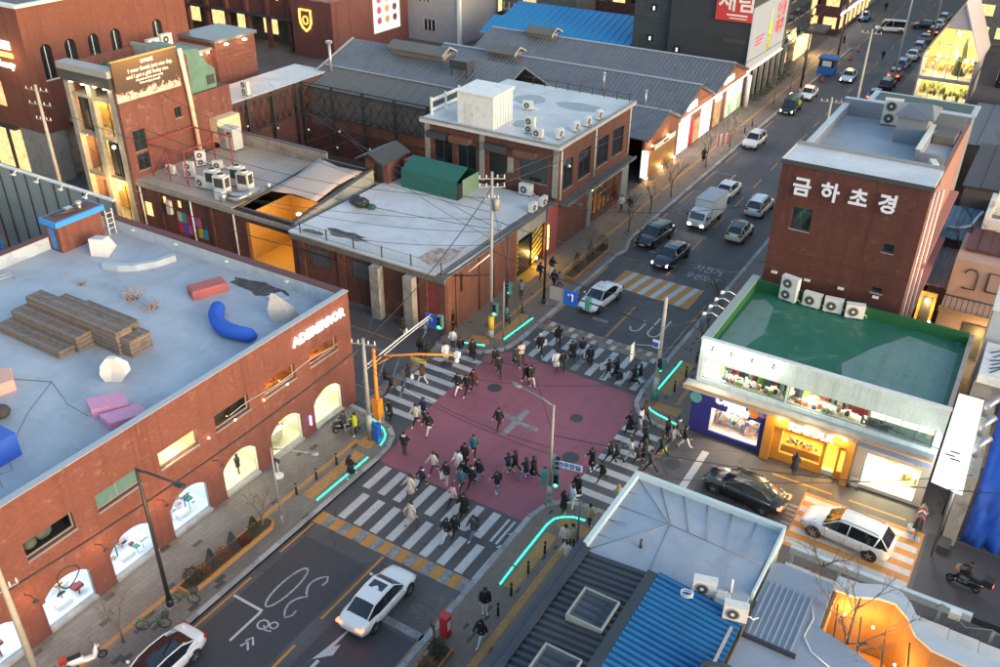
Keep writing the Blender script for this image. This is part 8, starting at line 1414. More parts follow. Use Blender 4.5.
# people
CLC = {'K': (.013, .013, .015), 'D': (.05, .05, .055), 'N': (.015, .022, .05), 'W': (.68, .68, .70), 'C': (.60, .54, .46), 'B': (.085, .035, .022), 'G': (.20, .21, .23), 'J': (.13, .22, .40), 'E': (.42, .32, .20), 'O': (.022, .040, .030), 'T': (.03, .13, .15), 'P': (.60, .42, .42), 'Q': (.55, .60, .02), 'Y': (.45, .28, .10)}
def cl(k): return M('cloth_colour_' + k, CLC[k], .85, .15, 8)
SKIN = M('skin', (.52, .33, .25), .55, .05); HAIR = M('hair_black', (.012, .010, .010), .5, .1); SHOE = M('shoe', (.08, .08, .08), .6, .1)
def joints(pose):
    th = {'w': (27, -20), 's': (3, -3), 'm': (75, 75)}[pose]; kn = {'w': (6, 24), 's': (2, 2), 'm': (80, 80)}[pose]; ar = {'w': (-22, 24), 's': (4, 8), 'm': (45, 45)}[pose]; el = {'w': (18, 30), 's': (12, 75), 'm': (25, 25)}[pose]; J = {}; lo = 9
    S = lambda p, L, a, dy=0: Vector((p.x + L * math.sin(R(a)), p.y + dy, p.z - L * math.cos(R(a))))
    for i, s in ((0, 1), (1, -1)):
        h = Vector((0, s * .09, .90)); k = S(h, .43, th[i]); a = S(k, .41, th[i] - kn[i]); lo = min(lo, a.z); J['h%d' % i], J['k%d' % i], J['a%d' % i] = h, k, a; J['t%d' % i] = a + Vector((.17, s * .02, -.045))
    for i, s in ((0, 1), (1, -1)):
        sh = Vector((0, s * .185, 1.40)); e = S(sh, .28, ar[i], s * .05); w = S(e, .24, ar[i] + el[i]); J['s%d' % i], J['e%d' % i], J['w%d' % i] = sh, e, w; d = (w - e).normalized(); J['p%d' % i] = w + d * .08
        for f in range(5): J['f%d%d' % (i, f)] = w + d * (.10 if f == 4 else .155 - .012 * abs(f - 1.4)) + Vector((.035 * (1.5 - f) if f < 4 else .06, -s * .012, -.005))
    J['P'] = Vector((0, 0, .94)); J['C'] = Vector((.01, 0, 1.26)); J['N'] = Vector((.015, 0, 1.46)); J['H'] = Vector((.035, 0, 1.575)); J['U'] = Vector((.03, 0, 1.66))
    dz = .085 - lo if pose != 'm' else 0
    for k in J: J[k] = J[k] + Vector((0, 0, dz))
    return J, dz
RAD = {'h': .095, 'k': .062, 'a': .045, 't': .04, 's': .065, 'e': .046, 'w': .030, 'p': .036, 'f': .009, 'P': .145, 'C': .15, 'N': .055, 'H': .095, 'U': .085}
BODY = {}
def body(pose):
    if pose in BODY: return BODY[pose]
    J, dz = joints(pose); names = list(J); ix = {n: i for i, n in enumerate(names)}; ed = [('P', 'C'), ('C', 'N'), ('N', 'H'), ('H', 'U')]
    for i in '01': ed += [('P', 'h' + i), ('h' + i, 'k' + i), ('k' + i, 'a' + i), ('a' + i, 't' + i), ('C', 's' + i), ('s' + i, 'e' + i), ('e' + i, 'w' + i), ('w' + i, 'p' + i)] + [('p' + i, 'f%s%d' % (i, f)) for f in range(5)]
    me = D.meshes.new('b'); me.from_pydata([tuple(J[n]) for n in names], [(ix[a], ix[b]) for a, b in ed], []); ob = D.objects.new('b', me); COL.objects.link(ob)
    ob.modifiers.new('s', 'SKIN'); sd = ob.modifiers.new('d', 'SUBSURF'); sd.levels = sd.render_levels = 1
    for n in names: r = RAD[n[0]]; me.skin_vertices[0].data[ix[n]].radius = (r, r * (1.25 if n in ('C', 'P') else 1)) if n in 'CP' else (r, r); me.skin_vertices[0].data[ix[n]].use_root = n == 'P'
    bpy.context.view_layer.update(); out = D.meshes.new_from_object(ob.evaluated_get(bpy.context.evaluated_depsgraph_get())); D.objects.remove(ob)
    out.materials.clear()
    for m in (SKIN, cl('K'), SHOE, cl('K')): out.materials.append(m)
    sg = [(J[a], J[b], (0 if a[0] in 'NHpw' and b[0] in 'HUpf' else 2 if b[0] == 't' else 1 if a[0] in 'hk' or b[0] == 'h' else 3)) for a, b in ed]
    for p in out.polygons:
        c = p.center; best = 9; mi = 0
        for a, b, m in sg:
            ab = b - a; u = max(0, min(1, (c - a).dot(ab) / ab.length_squared)); d = (c - a - ab * u).length
            if d < best: best, mi = d, m
        p.material_index = mi; p.use_smooth = True
    me2 = {}
    ell = lambda cx, rx, ry, z: [(cx + rx * math.cos(a), ry * math.sin(a), z + dz) for a in [k * math.pi / 5 for k in range(10)]]
    for ty, hem, fl in (('j', .80, .0), ('l', .48, .05)):
        q = MB(); ax = .05 if pose == 'w' and ty == 'l' else 0
        q.loft([ell(.0, .065 * 1.1, .075, 1.50), ell(0, .10, .15, 1.46), ell(0, .125, .205, 1.40), ell(.01, .15, .215, 1.22), ell(0, .135, .19, 1.02), ell(0, .155, .21, .90)] + [ell(ax * .3, .16 + fl + ax, .215 + fl, hem)])
        for i in '01': q.tube([J['s' + i] + Vector((0, 0, .02)), (J['s' + i] + J['e' + i]) / 2, J['e' + i], J['w' + i]], [.075, .072, .066, .05], 7)
        me2[ty] = q.mesh('coat', cl('K'))
    hz = lambda x, z: (x, 0, z + dz)
    hs = MB().ball((.012, 0, 1.645 + dz), (.112, .102, .105), 10, 7).ball((-.02, 0, 1.60 + dz), (.09, .098, .10), 8, 5); me2['hs'] = hs.mesh('hair', HAIR)
    hl = MB().ball((.010, 0, 1.645 + dz), (.115, .106, .107), 10, 7).loft([[(x + rx * math.cos(a), ry * math.sin(a), z + dz) for a in [k * math.pi / 4 for k in range(8)]] for x, rx, ry, z in ((-.02, .085, .105, 1.66), (-.045, .075, .11, 1.55), (-.07, .06, .11, 1.42), (-.085, .04, .09, 1.32))]); me2['hl'] = hl.mesh('hair', HAIR)
    me2['face'] = MB().cyl((.118, 0, 1.575 + dz), (.150, 0, 1.56 + dz), .018, .006, n=5).ball((.122, .036, 1.60 + dz), .011, 5, 3, 1).ball((.122, -.036, 1.60 + dz), .011, 5, 3, 1).ball((.118, 0, 1.525 + dz), (.008, .024, .007), 6, 3, 2).ball((.03, .098, 1.585 + dz), (.02, .012, .03), 5, 3).ball((.03, -.098, 1.585 + dz), (.02, .012, .03), 5, 3).mesh('face', [SKIN, HAIR, M('lip', (.35, .12, .10), .6)])
    me2['hood'] = MB().ball((-.05, 0, 1.475 + dz), (.11, .135, .065), 9, 5).mesh('hood', cl('W')); me2['hat'] = MB().ball((.01, 0, 1.665 + dz), (.118, .112, .10), 10, 6).mesh('hat', cl('W')); me2['pack'] = MB().loft([[(-.16 - d, y, z + dz) for y, z in ((-.14 * k, 1.0), (.14 * k, 1.0), (.15 * k, 1.3), (.1 * k, 1.42), (-.1 * k, 1.42), (-.15 * k, 1.3))] for d, k in ((-.04, 1), (.08, 1), (.13, .8))]).mesh('backpack', cl('K')); me2['print'] = MB().add([(-.158, -.1, 1.12 + dz), (-.158, .1, 1.12 + dz), (-.15, .1, 1.36 + dz), (-.15, -.1, 1.36 + dz)], [(3, 2, 1, 0)]).mesh('back_print', cl('W'))
    BODY[pose] = (out, me2, J); return BODY[pose]
def put(name, me, par, mats=None):
    o = D.objects.new(name, me); COL.objects.link(o); o.parent = par
    if mats:
        for i, m in mats.items(): o.material_slots[i].link = 'OBJECT'; o.material_slots[i].material = m
    return o
def onpave(x, y): return (x < -5.6 and (y < -6.9 or y > 8)) or (x > 5.5 and (y < -7.5 or y > 6.2)) or (x < -7.5 and y < -4.6) or (x < -6.6 and y > 6.3) or (x > 6.5 and 5.0 < y) or (6.3 < x < 10.3 and -7.5 < y < -5.4)
pr = random.Random(1)
def person(x, y, face, pose, coat, top, bot, hair, ex, label, z=None, group=None):
    b, e, J = body(pose); z = (.12 if onpave(x, y) else 0) if z is None else z
    t = thing('person', label, 'person', (x, y, z), R(face + pr.uniform(-15, 15)), group); s = 1.0 + pr.uniform(-.04, .07); t.scale = (s * 1.04, s * 1.04, s)
    put('body', b, t, {1: cl(bot), 3: cl(top), 2: cl('W') if pr.random() < .4 else SHOE}); put('coat', e[coat], t, {0: cl(top)}); put('face', e['face'], t)
    if hair in 'slBYP': put('hair', e['hl' if hair in 'lB' else 'hs'], t, {0: {'B': cl('B'), 'Y': cl('Y'), 'P': cl('B')}.get(hair, HAIR)})
    else: put('hair', e['hs'], t); put('hat', e['hat'], t, {0: cl(hair)})
    if 'h' in ex: put('hood', e['hood'], t)
    if 'b' in ex: put('backpack', e['pack'], t)
    if 'p' in ex: put('back_print', e['print'], t)
    return t
for ln in PEOPLE.strip().splitlines():
    a, lb = ln.split('|'); a = a.split(','); person(float(a[0]), float(a[1]), float(a[2]), a[3], a[4], a[5], a[6], a[7], a[8], lb, group='people at the crossing')
rd = person(27.25, .0, 170, 'm', 'j', 'K', 'K', 's', '', 'rider in black with helmet seated on the delivery motorcycle', .06); put('helmet', body('m')[1]['hat'], rd, {0: cl('K')})
# hand bags
def bag(label, x, y, z, c, w=.34, h=.38, rz=0):
    t = thing('shopping_bag', label, 'bag', (x, y, z), rz, 'bags carried over the crossing'); MB().loft([[(a * w / 2, b * .07, zz) for a, b in ((-1, -1), (1, -1), (1, 1), (-1, 1))] for zz in (0, h)], smooth=False).build('bag', cl(c), t); MB().tube([(-w * .25, 0, h), (-w * .2, 0, h + .16), (w * .2, 0, h + .16), (w * .25, 0, h)], .008, 4).build('handle', cl('D'), t)
for lb, (x, y, _), c, w, h in (('white bag held by the person at the concrete column', (-13.00, 4.84, 0.00), 'W', .34, .4), ('white tote carried beside the jeans on the west crossing', (-8.91, 0.01, 0.00), 'W', .34, .36), ('white shopping bag held on the red surface', (-0.96, -7.65, 0.00), 'W', .36, .45), ('brown paper bag held beside the long cream coat', (-0.85, -11.36, 0.00), 'E', .42, .5), ('white bag carried by the left one of the upper pair', (1.97, 8.39, 0.00), 'W', .45, .5), ('large white bag near the green signal', (4.05, 8.41, 0.00), 'W', .45, .5), ('navy bag on the ground by the open black coat', (3.39, 8.22, 0.00), 'N', .5, .4), ('white bag carried by the person in white hat', (-3.15, 9.02, 0.00), 'W', .34, .45), ('brown handbag of the navy coat in the pair', (1.98, -4.54, 0.00), 'E', .36, .3), ('white bag hanging near the person at the amber window', (-8.35, 36.13, 0.00), 'W', .3, .4), ('white bag beside the pale blue jeans', (2.70, -10.59, 0.00), 'W', .36, .45), ('lime green bag by the kerb crowd', (9.40, 1.85, 0.00), 'Q', .3, .3), ('white bag beside the long haired person in jeans near the lamp', (2.95, -4.49, 0.00), 'W', .4, .25)): bag(lb, x, y, .35 if w < .5 else .05, c, w, h, R(60))

# street furniture
BLK = M('pole_black', (.022, .023, .025), .45, .1); GRY = M('pole_grey', (.26, .27, .27), .6, .12, 3, 0, .2); CPOLE = M('pole_concrete', (.34, .32, .29), .8, .15, 2, .1); ORG = M('pole_orange', (.62, .22, .02), .5, .08); SGB = M('sign_blue', (.01, .10, .50), .4, .05); TEAL = M('pole_teal', (.06, .20, .19), .5, .2, 4)
def street_lamp(label, b, h, head, m, r=.09, hr=.55):
    t = thing('street_lamp', label, 'street lamp', b, 0, 'street lamps'); d = Vector(head) - Vector((b[0], b[1], 0)); d.z = 0; u = d.normalized(); L = d.length
    MB().cyl((0, 0, 0), (0, 0, .5), r * 1.7, r * 1.5, n=10).cyl((0, 0, .5), (0, 0, h), r, r * .6, n=10).build('pole', m, t); e = u * L; MB().tube([(0, 0, h - .1), tuple(u * .3 * L + Vector((0, 0, h))), tuple(e + Vector((0, 0, h)))], r * .5, 6).build('arm', m, t)
    MB().loft([[tuple(e + u * a + Vector((-u.y, u.x, 0)) * (w * math.cos(k * math.pi / 4)) + Vector((0, 0, h - .02 + .07 * math.sin(k * math.pi / 4)))) for k in range(8)] for a, w in ((-.1, .05), (.05, .16), (hr * .6, .19), (hr, .08))]).build('lamp_head', m, t); MB().box(-r * 2.2, -r * 2.2, 0, r * 2.2, r * 2.2, .06).build('base_plate', CONC, t); return t, e, u
street_lamp('tall black street lamp in front of the arched display windows', (-7.24, -23.04, .12), 8.98, (-4.9, -22.8, 9), BLK, .12)
street_lamp('slim grey street lamp at the end of the left planter', (-6.74, -15.43, .12), 5.3, (-4.6, -14.6, 5), GRY, .06, .4)
street_lamp('tall black street lamp on the upper left pavement', (-6.5, 14.92, .12), 9.05, (-4.4, 15.4, 9), BLK, .11)
t, e, u = street_lamp('pale lamp and signal mast at the near-right corner of the crossing', (5.37, -5.86, .12), 6.95, (2.9, -5.3, 7), GRY, .10)
def signal(par, x, y, z, rz=0, lit=(.1, 1, .55), n=3, m=TEAL):
    c, s = math.cos(rz), math.sin(rz); hz = n * .32; k = MB(); f = lambda a, b, zz: (x + a * c - b * s, y + a * s + b * c, zz)
    k.add([f(a, b, zz) for zz in (z, z + hz) for a, b in ((-.18, -.15), (.18, -.15), (.18, .15), (-.18, .15))], [(3, 2, 1, 0), (4, 5, 6, 7), (0, 1, 5, 4), (1, 2, 6, 5), (2, 3, 7, 6), (3, 0, 4, 7)]); h = k.build('signal_head', m, par)
    for i in range(n): MB().cyl(f(0, -.151, z + .16 + .32 * i), f(0, -.18, z + .16 + .32 * i), .11, n=10, smooth=False).build('signal_lens', EMIT('signal_green', (.05, 1, .5), 4) if i == 0 and lit else M('lens_dark', (.03, .02, .02), .3), h); MB().cyl(f(0, -.152, z + .22 + .32 * i), f(0, -.34, z + .24 + .32 * i), .13, n=8, smooth=False, caps=False).build('visor', BLK, h)
signal(t, -.35, -.1, 1.3, R(200)); signal(t, .35, .1, 1.3, R(20)); signal(t, .05, .25, 2.3, R(90), None)
MB().box(.1, .05, 2.75, .16, .12, 3.5).build('sign_post', GRY, t); MB().add([(.2, .2, 2.6), (1.75, .5, 2.6), (1.75, .5, 3.05), (.2, .2, 3.05), (.2, .24, 2.6), (1.75, .54, 2.6), (1.75, .54, 3.05), (.2, .24, 3.05)], [(0, 1, 2, 3), (7, 6, 5, 4), (0, 4, 5, 1), (3, 2, 6, 7), (1, 5, 6, 2), (0, 3, 7, 4)]).build('street_sign', FRAMEW, t); text('street_sign_lettering', '연무장길', .38, SGB, t, (1.0, .33, 2.83), (R(90), 0, R(11)), .004, bold=.01)
def sticks(t, z0, z1, r): MB().cyl((0, .0, z0), (0, 0, z1), r, n=10).build('sticker_band', M('sticker_mix', (.4, .42, .40), .6, .6, 14), t)
sticks(t, .6, 1.25, .16)
# orange mast
t = thing('orange_signal_mast', 'orange signal mast with long arm at the left corner', 'signal mast', (-6.76, -6.36, .12)); MB().cyl((0, 0, 0), (0, 0, 6.8), .13, .11, n=10).build('pole', ORG, t); MB().cbox((0, 0, 2.6), (.5, .5, 1.0)).loft([[(a * k, b * k, z) for a, b in ((-.25, -.25), (.25, -.25), (.25, .25), (-.25, .25))] for z, k in ((1.5, .5), (2.09, 1))], smooth=False).build('control_box', ORG, t)
MB().tube([(0, 0, 6.25), (2.2, 1.45, 6.4), (4.2, 2.75, 6.3)], .07, 6).tube([(0, 0, 5.6), (.9, .6, 6.25)], .05, 6).build('arm', ORG, t); MB().cbox((4.25, 2.75, 6.35), (.3, .3, .35)).ball((4.2, 2.75, 5.9), .16, 8, 6).build('camera', FRAMEW, t); MB().box(1.8, 1.3, 5.95, 2.9, 1.36, 6.2).build('name_plate', M('plate_yellow', (.5, .42, .08), .5), t); sticks(t, .5, 1.5, .15)
# utility poles
def upole(label, b, h, r, m=CPOLE, arms=(), lean=(0, 0)):
    t = thing('utility_pole', label, 'utility pole', b, 0, 'utility poles'); MB().cyl((0, 0, 0), (lean[0], lean[1], h), r, r * .65, n=12).build('pole', m, t)
    for z, L, a in arms:
        c, s = math.cos(R(a)) * L / 2, math.sin(R(a)) * L / 2; k = MB().tube([(-c, -s, z), (c, s, z)], .05, 4, smooth=False).build('cross_arm', GRY, t)
        for q in (-.9, -.4, .4, .9): MB().cyl((c * q, s * q, z + .05), (c * q, s * q, z + .28), .05, .03, n=6).build('insulator', FRAMEW, k)
    return t
t = upole('grey utility pole beside the orange mast', (-7.19, -6.75, .12), 7.6, .16, GRY, ((7.2, 1.6, 20),)); MB().tube([(0, 0, 5.6), (.2, 3.4, 6.0), (.35, 6.6, 6.2)], .05, 6).tube([(0, 0, 5.3), (.2, 3.4, 5.75), (.35, 6.4, 6.0)], .03, 5).build('mast_arm', FRAMEW, t); MB().cbox((.36, 6.5, 5.75), (.9, .06, 1.0)).build('turn_sign', SGB, t); MB().tube([(.1, 6.45, 5.4), (.1, 6.45, 6.0), (.45, 6.45, 6.0), (.45, 6.45, 5.75)], .04, 4).build('turn_arrow', FRAMEW, t); signal(t, 1.1, 6.5, 5.4, R(10), (1, .1, .05)); MB().cbox((.5, .1, .75), (.35, .4, 1.3)).build('blue_cabinet', SGB, t); sticks(t, .8, 2.0, .18)
t = upole('tall grey utility pole with cross arms at the far-left corner', (-7.24, 7.97, .12), 13.4, .15, GRY, ((12.9, 1.9, 35), (12.3, 1.9, 35), (11.4, 1.0, 35))); MB().cyl((.3, .1, 10.6), (.3, .1, 11.5), .25, n=10).build('transformer', GRY, t); MB().cyl((0, 0, .9), (0, 0, 2.0), .23, n=10).build('hazard_band', hz, t); MB().tube([(0, 0, 7.2), (-1.2, -1.2, 5.9)], .05, 5).build('stay_arm', FRAMEW, t); signal(t, .55, -.3, 2.4, R(10)); MB().cyl((.9, .3, 0), (.9, .3, 5.0), .06).build('signal_post', GRY, t); sticks(t, .2, .85, .22)
t = upole('black signal pole between the corner pole and the upper lamp', (-7.6, 10.87, .12), 7.3, .10, BLK); signal(t, .35, -.1, 2.6, R(-60)); MB().cyl((0, 0, .2), (0, 0, 1.3), .13, n=8).build('teal_band', TEAL, t)
t = upole('grey concrete pole with mast arm at the far-right corner', (6.56, 7.01, .12), 8.1, .17, CPOLE); MB().tube([(0, 0, 5.7), (-3.2, .1, 5.95), (-6.6, .25, 5.95)], .055, 6).tube([(0, 0, 7.6), (-3, .05, 6.0)], .015, 4).build('mast_arm', BLK, t); MB().cbox((-6.9, .2, 5.9), (1.05, .06, 1.15)).build('turn_sign', SGB, t); MB().tube([(-6.75, .15, 5.7), (-6.75, .15, 6.2), (-7.1, .15, 6.2), (-7.05, .15, 6.05)], .05, 4).build('turn_arrow', FRAMEW, t); MB().cbox((-8.0, .25, 5.9), (1.1, .06, 1.0)).build('grey_panel', GRY, t); signal(t, -5.6, .3, 5.3, R(180), None)
signal(t, .35, -.1, 2.6, R(-40)); MB().cyl((0, 0, .2), (0, 0, 1.0), .26, .2, n=10).build('teal_base', TEAL, t); MB().cbox((-.25, -.2, 4.6), (.5, .05, .6)).build('small_sign', FRAMEW, t); MB().cbox((-.3, -.24, 4.55), (.4, .02, .35)).build('small_sign_mark', SGB, t); MB().cbox((-1.6, -.9, 3.9), (.06, .5, 1.3)).build('white_board', FRAMEW, t); MB().tube([(0, 0, 4.4), (-1.6, -.9, 4.5)], .03, 4).build('board_bracket', GRY, t); sticks(t, 1.0, 2.0, .19)
upole('concrete utility pole at the lower left picture edge', (-8.6, -29.5, .12), 11, .17, CPOLE, ((6.2, 1.2, 80),)); upole('slim blue-grey pole by the dark gutter roof', (8.6, -8.6, .12), 3.7, .08, M('pole_slate', (.10, .13, .17), .5, .1)); upole('concrete pole with three cross arms before the billboard house', (-53.5, 5.2, 0), 13, .2, CPOLE, ((12.5, 2.6, 10), (11.2, 2.6, 10), (9.8, 1.8, 10)))
for k, (x, y, h) in enumerate(((4.9, 70.5, 13), (4.9, 96, 14), (5.0, 55, 9), (5.0, 128, 14), (-6.4, 112, 10), (-6.3, 90, 8))): upole(('pale utility pole right of the upper road above the maroon building', 'tall utility pole beside the parked row', 'utility pole hidden low behind the maroon building', 'utility pole far up the right kerb', 'dark pole by the far golden shop', 'black pole beside the police car')[k], (x, y, .12), h, .16, CPOLE if k < 4 else BLK, ((h - .5, 2.2, 10),) if k < 4 else ())
# overhead wires
def wire(label, a, b, sag=.6, r=.02, n=10):
    a, b = Vector(a), Vector(b); p = [a.lerp(b, i / n) - Vector((0, 0, 4 * sag * (i / n) * (1 - i / n))) for i in range(n + 1)]; q = MB(); q.tube([tuple(v) for v in p], r, 4); single('overhead_wire', q, BLK, label, 'wire', tuple(a), 'overhead wires')
WL_ = [('thick cable along the arched windows to the orange mast', (-8.6, -29.5, 6.2), (-7.19, -6.75, 7.3), .5, .045), ('cable from the orange mast pole up to the tall corner pole', (-7.19, -6.75, 7.4), (-7.24, 7.97, 12.4), .7, .03), ('cable across the crossing to the far-right pole', (-7.24, 7.97, 7.6), (6.56, 7.01, 7.9), .7, .03), ('long cable across the red crossing to the near lamp mast', (-7.24, 7.97, 11.6), (5.37, -5.86, 5.2), .9, .022), ('cable from the near lamp mast over the grey roof', (5.37, -5.86, 5.0), (31, -1.5, 9), .7, .025), ('cable from the tall corner pole along the upper pavement', (-7.24, 7.97, 13), (-6.4, 112, 10), 2.2, .03), ('second cable along the upper pavement', (-7.24, 7.97, 12.4), (-6.3, 90, 8), 1.6, .03), ('cable crossing the west street to the white roof rail', (-7.19, -6.75, 7.0), (-16, 6.3, 4.6), .4, .025), ('thick bundled cable at the weathered brick wall', (-25, 6.2, 4.0), (-7.24, 7.97, 5.6), .9, .06), ('cable along the weathered brick wall to the garage', (-45, 7.0, 4.2), (-25, 6.2, 4.0), .6, .035), ('cable over the beige roof to the billboard house pole', (-10.4, 15, 5.6), (-53.5, 5.2, 11.2), 1.4, .025), ('cable over the white roof', (-7.24, 7.97, 11.6), (-45, 9, 9.5), 1.5, .022), ('cable from the far-right pole above the shop ledge', (6.56, 7.01, 7.4), (24.2, 4.4, 5.0), .6, .025), ('cable across the upper road to the maroon building', (-6.5, 14.9, 8.8), (10, 17, 12), .7, .025), ('cable across the upper road near the green roof', (-7.24, 7.97, 10), (9.7, 15, 7.4), .9, .025), ('cable along the right kerb poles', (4.9, 70.5, 12.5), (4.9, 96, 13.5), .8, .03), ('cable between the far right kerb poles', (4.9, 96, 13.5), (5, 128, 13.5), .8, .03), ('cable from the parked row pole over the far road', (4.9, 70.5, 12.3), (-6.4, 112, 9.8), 1.2, .03), ('cable from lower left pole to the billboard side', (-8.6, -29.5, 9), (-36, -44, 9), .5, .03), ('cable over the side street to the tarpaulin stall', (10.4, -5.8, 4.2), (26, 3, 5), .5, .022)]
for w_ in WL_: wire(*w_)
for k in range(7): wire('thin cable from the tall corner pole ' + ('down to the white roof edge', 'to the brick roof porch', 'to the shade sail frame', 'into the truss court', 'to the beige roof edge', 'to the billboard wall', 'to the long pale roof')[k], (-7.24, 7.97, 8 + .5 * k), (-26 - 4 * k, (7, 20, 9, 24, 7.2, 12, 30)[k], (5.2, 8, 5.4, 9, 6, 12, 8)[k]), .6 + .1 * k, .018)
for k in range(5): wire('thin cable from the orange mast ' + ('low to the near lamp mast', 'higher to the near lamp mast', 'to the corner of the green roof', 'over the red crossing to the east', 'over the lower crossing to the grey roof')[k], (-7.19, -6.75, 5.6 + .35 * k), (5.37, -5.86, 3.6 + .5 * k) if k < 2 else (10.4, 17 - 6 * k, 7 + k), .5 + .15 * k, .016)
single('cable_coil', MB().tube([(-8.3 + .1 * math.sin(k), -26.9 + .55 * math.cos(k * .5), 5.0 + .55 * math.sin(k * .5)) for k in range(38)], .03, 4), BLK, 'coiled black cable hanging from the thick cable by the leftmost window', 'cable', (-8.3, -26.9, 5))
# bollards
bol = [(-7.4, -9.85, 'nearest the crossing on the left pavement'), (-7.5, -11.59, 'second from the crossing on the left pavement'), (-7.59, -13.25, 'third from the crossing on the left pavement'), (7.2, -9.7, 'nearest the crossing on the lower right pavement'), (7.16, -11.46, 'second on the lower right pavement'), (7.18, -13.27, 'third on the lower right pavement'), (7.3, -14.76, 'beside the woman in white skirt'), (7.31, 8.77, 'nearest the far-right signal pole'), (7.32, 10.93, 'second behind the far-right signal pole'), (7.27, 13.15, 'third behind the far-right signal pole'), (-7.21, 12.62, 'by the upper left light strip end'), (-7.24, 10.73, 'by the black signal pole on the upper left'), (-6.6, 66, 'first near the gabled warehouses'), (-6.6, 69, 'second near the gabled warehouses')]
for x, y, s in bol:
    t = thing('bollard', 'slim dark bollard ' + s, 'bollard', (x, y, .12), 0, 'dark bollards on the pavements'); MB().cyl((0, 0, 0), (0, 0, .85), .07, n=10).ball((0, 0, .86), (.07, .07, .05), 10, 4).build('post', BLK, t); MB().cyl((0, 0, .68), (0, 0, .74), .073, n=10).build('band', GALV, t)
# planters, shrubs, trees
CORT = M('corten_edge', (.42, .20, .06), .7, .15, 2); SOIL = M('soil_brown', (.07, .045, .03), .95, .4, 5, .3)
def planter(label, poly):
    t = thing('planter', label, 'planter', (sum(p[0] for p in poly) / len(poly), sum(p[1] for p in poly) / len(poly), .12)); A = AB(t); A('edge', MB().prism(poly, .12, .42), CORT); cx, cyy = t.location[0], t.location[1]; A('soil', MB().prism([(cx + (x - cx) * .8, cyy + (y - cyy) * .96) for x, y in poly], .40, .45), SOIL)
planter('long rust-edged planter on the left pavement', [(-7.7, -22.2), (-6.75, -22.2), (-6.7, -16.2), (-6.95, -15.8), (-7.4, -15.8), (-7.7, -16.2)]); planter('rust-edged planter on the upper left pavement', [(-7.3, 19.6), (-6.2, 19.6), (-6.2, 26.8), (-6.6, 27.5), (-7.3, 27.5)]); planter('rust-edged planter by the red fire box', [(5.7, -22), (6.7, -22), (6.7, -17.9), (5.7, -17.9)])
def shrub(label, x, y, h, w, c, kind='round', z=.42):
    t = thing('shrub', label, 'shrub', (x, y, z), 0, 'shrubs in the planters'); q = MB(); g_ = random.Random(int(x * 91 + y * 17))
    for k in range(420):
        v = g_.random(); zz = h * v; rr = w * ((1 - v) ** .8 if kind == 'cone' else math.sqrt(max(0, 1 - (2 * v - 1) ** 2))) * (.45 + .6 * g_.random()); a = g_.random() * 6.283; p = Vector((rr * math.cos(a), rr * math.sin(a), zz)); d = Vector((math.cos(a), math.sin(a), g_.uniform(-.2, .9))) * .09; s = Vector((-math.sin(a), math.cos(a), 0)) * .035
        q.add([p - s, p + s, p + d], [(0, 1, 2)])
    q.build('foliage', M('leaf_' + c, {'blue': (.045, .06, .075), 'dark': (.018, .030, .016), 'green': (.035, .06, .018), 'red': (.14, .02, .02), 'rust': (.16, .075, .03)}[c], .8, .4, 5), t); MB().cyl((0, 0, -.05), (0, 0, h * .8), .03, .012, n=5).build('stem', M('bark', (.06, .045, .038), .9, .2, 5), t)
for s in (('dark round shrub by the tall black lamp', -7.2, -21.5, .9, .5, 'dark'), ('first blue-grey conifer in the left planter', -7.2, -20.2, 1.25, .38, 'blue', 'cone'), ('second blue-grey conifer in the left planter', -7.15, -18.7, 1.3, .38, 'blue', 'cone'), ('dark green conifer at the planter end', -7.2, -17.1, 1.1, .42, 'green', 'cone'), ('small red flowering plant in the left planter', -7.05, -18.0, .35, .35, 'red'), ('rust-brown dry plant in the left planter', -7.2, -19.4, .45, .5, 'rust'), ('rust dry plant beside the dark round shrub', -7.15, -20.8, .4, .5, 'rust'), ('nearest dark conifer in the upper planter', -6.75, 21.2, 1.7, .5, 'dark', 'cone'), ('middle dark conifer in the upper planter', -6.75, 23.8, 1.7, .5, 'dark', 'cone'), ('farthest dark bush in the upper planter', -6.75, 26.2, 1.3, .55, 'dark'), ('dark bush by the red fire box', 6.2, -18.5, .8, .5, 'dark'), ('rust dry plant beside the bush at the fire box', 6.3, -19.5, .5, .5, 'rust')): shrub(*s)
BARK = M('bark', (.06, .045, .038), .9, .2, 5); BARKP = M('bark_pale', (.16, .125, .10), .9, .2, 5)
def tree(label, x, y, h, seed, z=.12, spread=.5, depth=4, m=None):
    t = thing('bare_tree', label, 'tree', (x, y, z), 0, 'leafless trees'); g_ = random.Random(seed); q = MB(); tr = MB(); m = m or BARKP
    def br(p, d, L, r, k):
        e = p + d * L; mid = (p + e) / 2 + Vector((g_.uniform(-1, 1), g_.uniform(-1, 1), 0)) * L * .06; (tr if k == depth else q).tube([tuple(p), tuple(mid), tuple(e)], [r, r * .8, r * .6], 6 if k >= depth - 1 else 3)
        if k == 0: return
        for i in range(3 if k > 1 else 4):
            a = g_.random() * 6.283; w = Vector((math.cos(a), math.sin(a), 0)); br(p + d * L * g_.uniform(.55, 1), (d + w * spread * g_.uniform(.6, 1.4) + Vector((0, 0, .12))).normalized(), L * g_.uniform(.55, .8), r * .55, k - 1)
    br(Vector((0, 0, 0)), Vector((0, 0, 1)), h * .38, h * .014 + .016, depth); tr.build('trunk', m, t); q.build('crown', m, t)
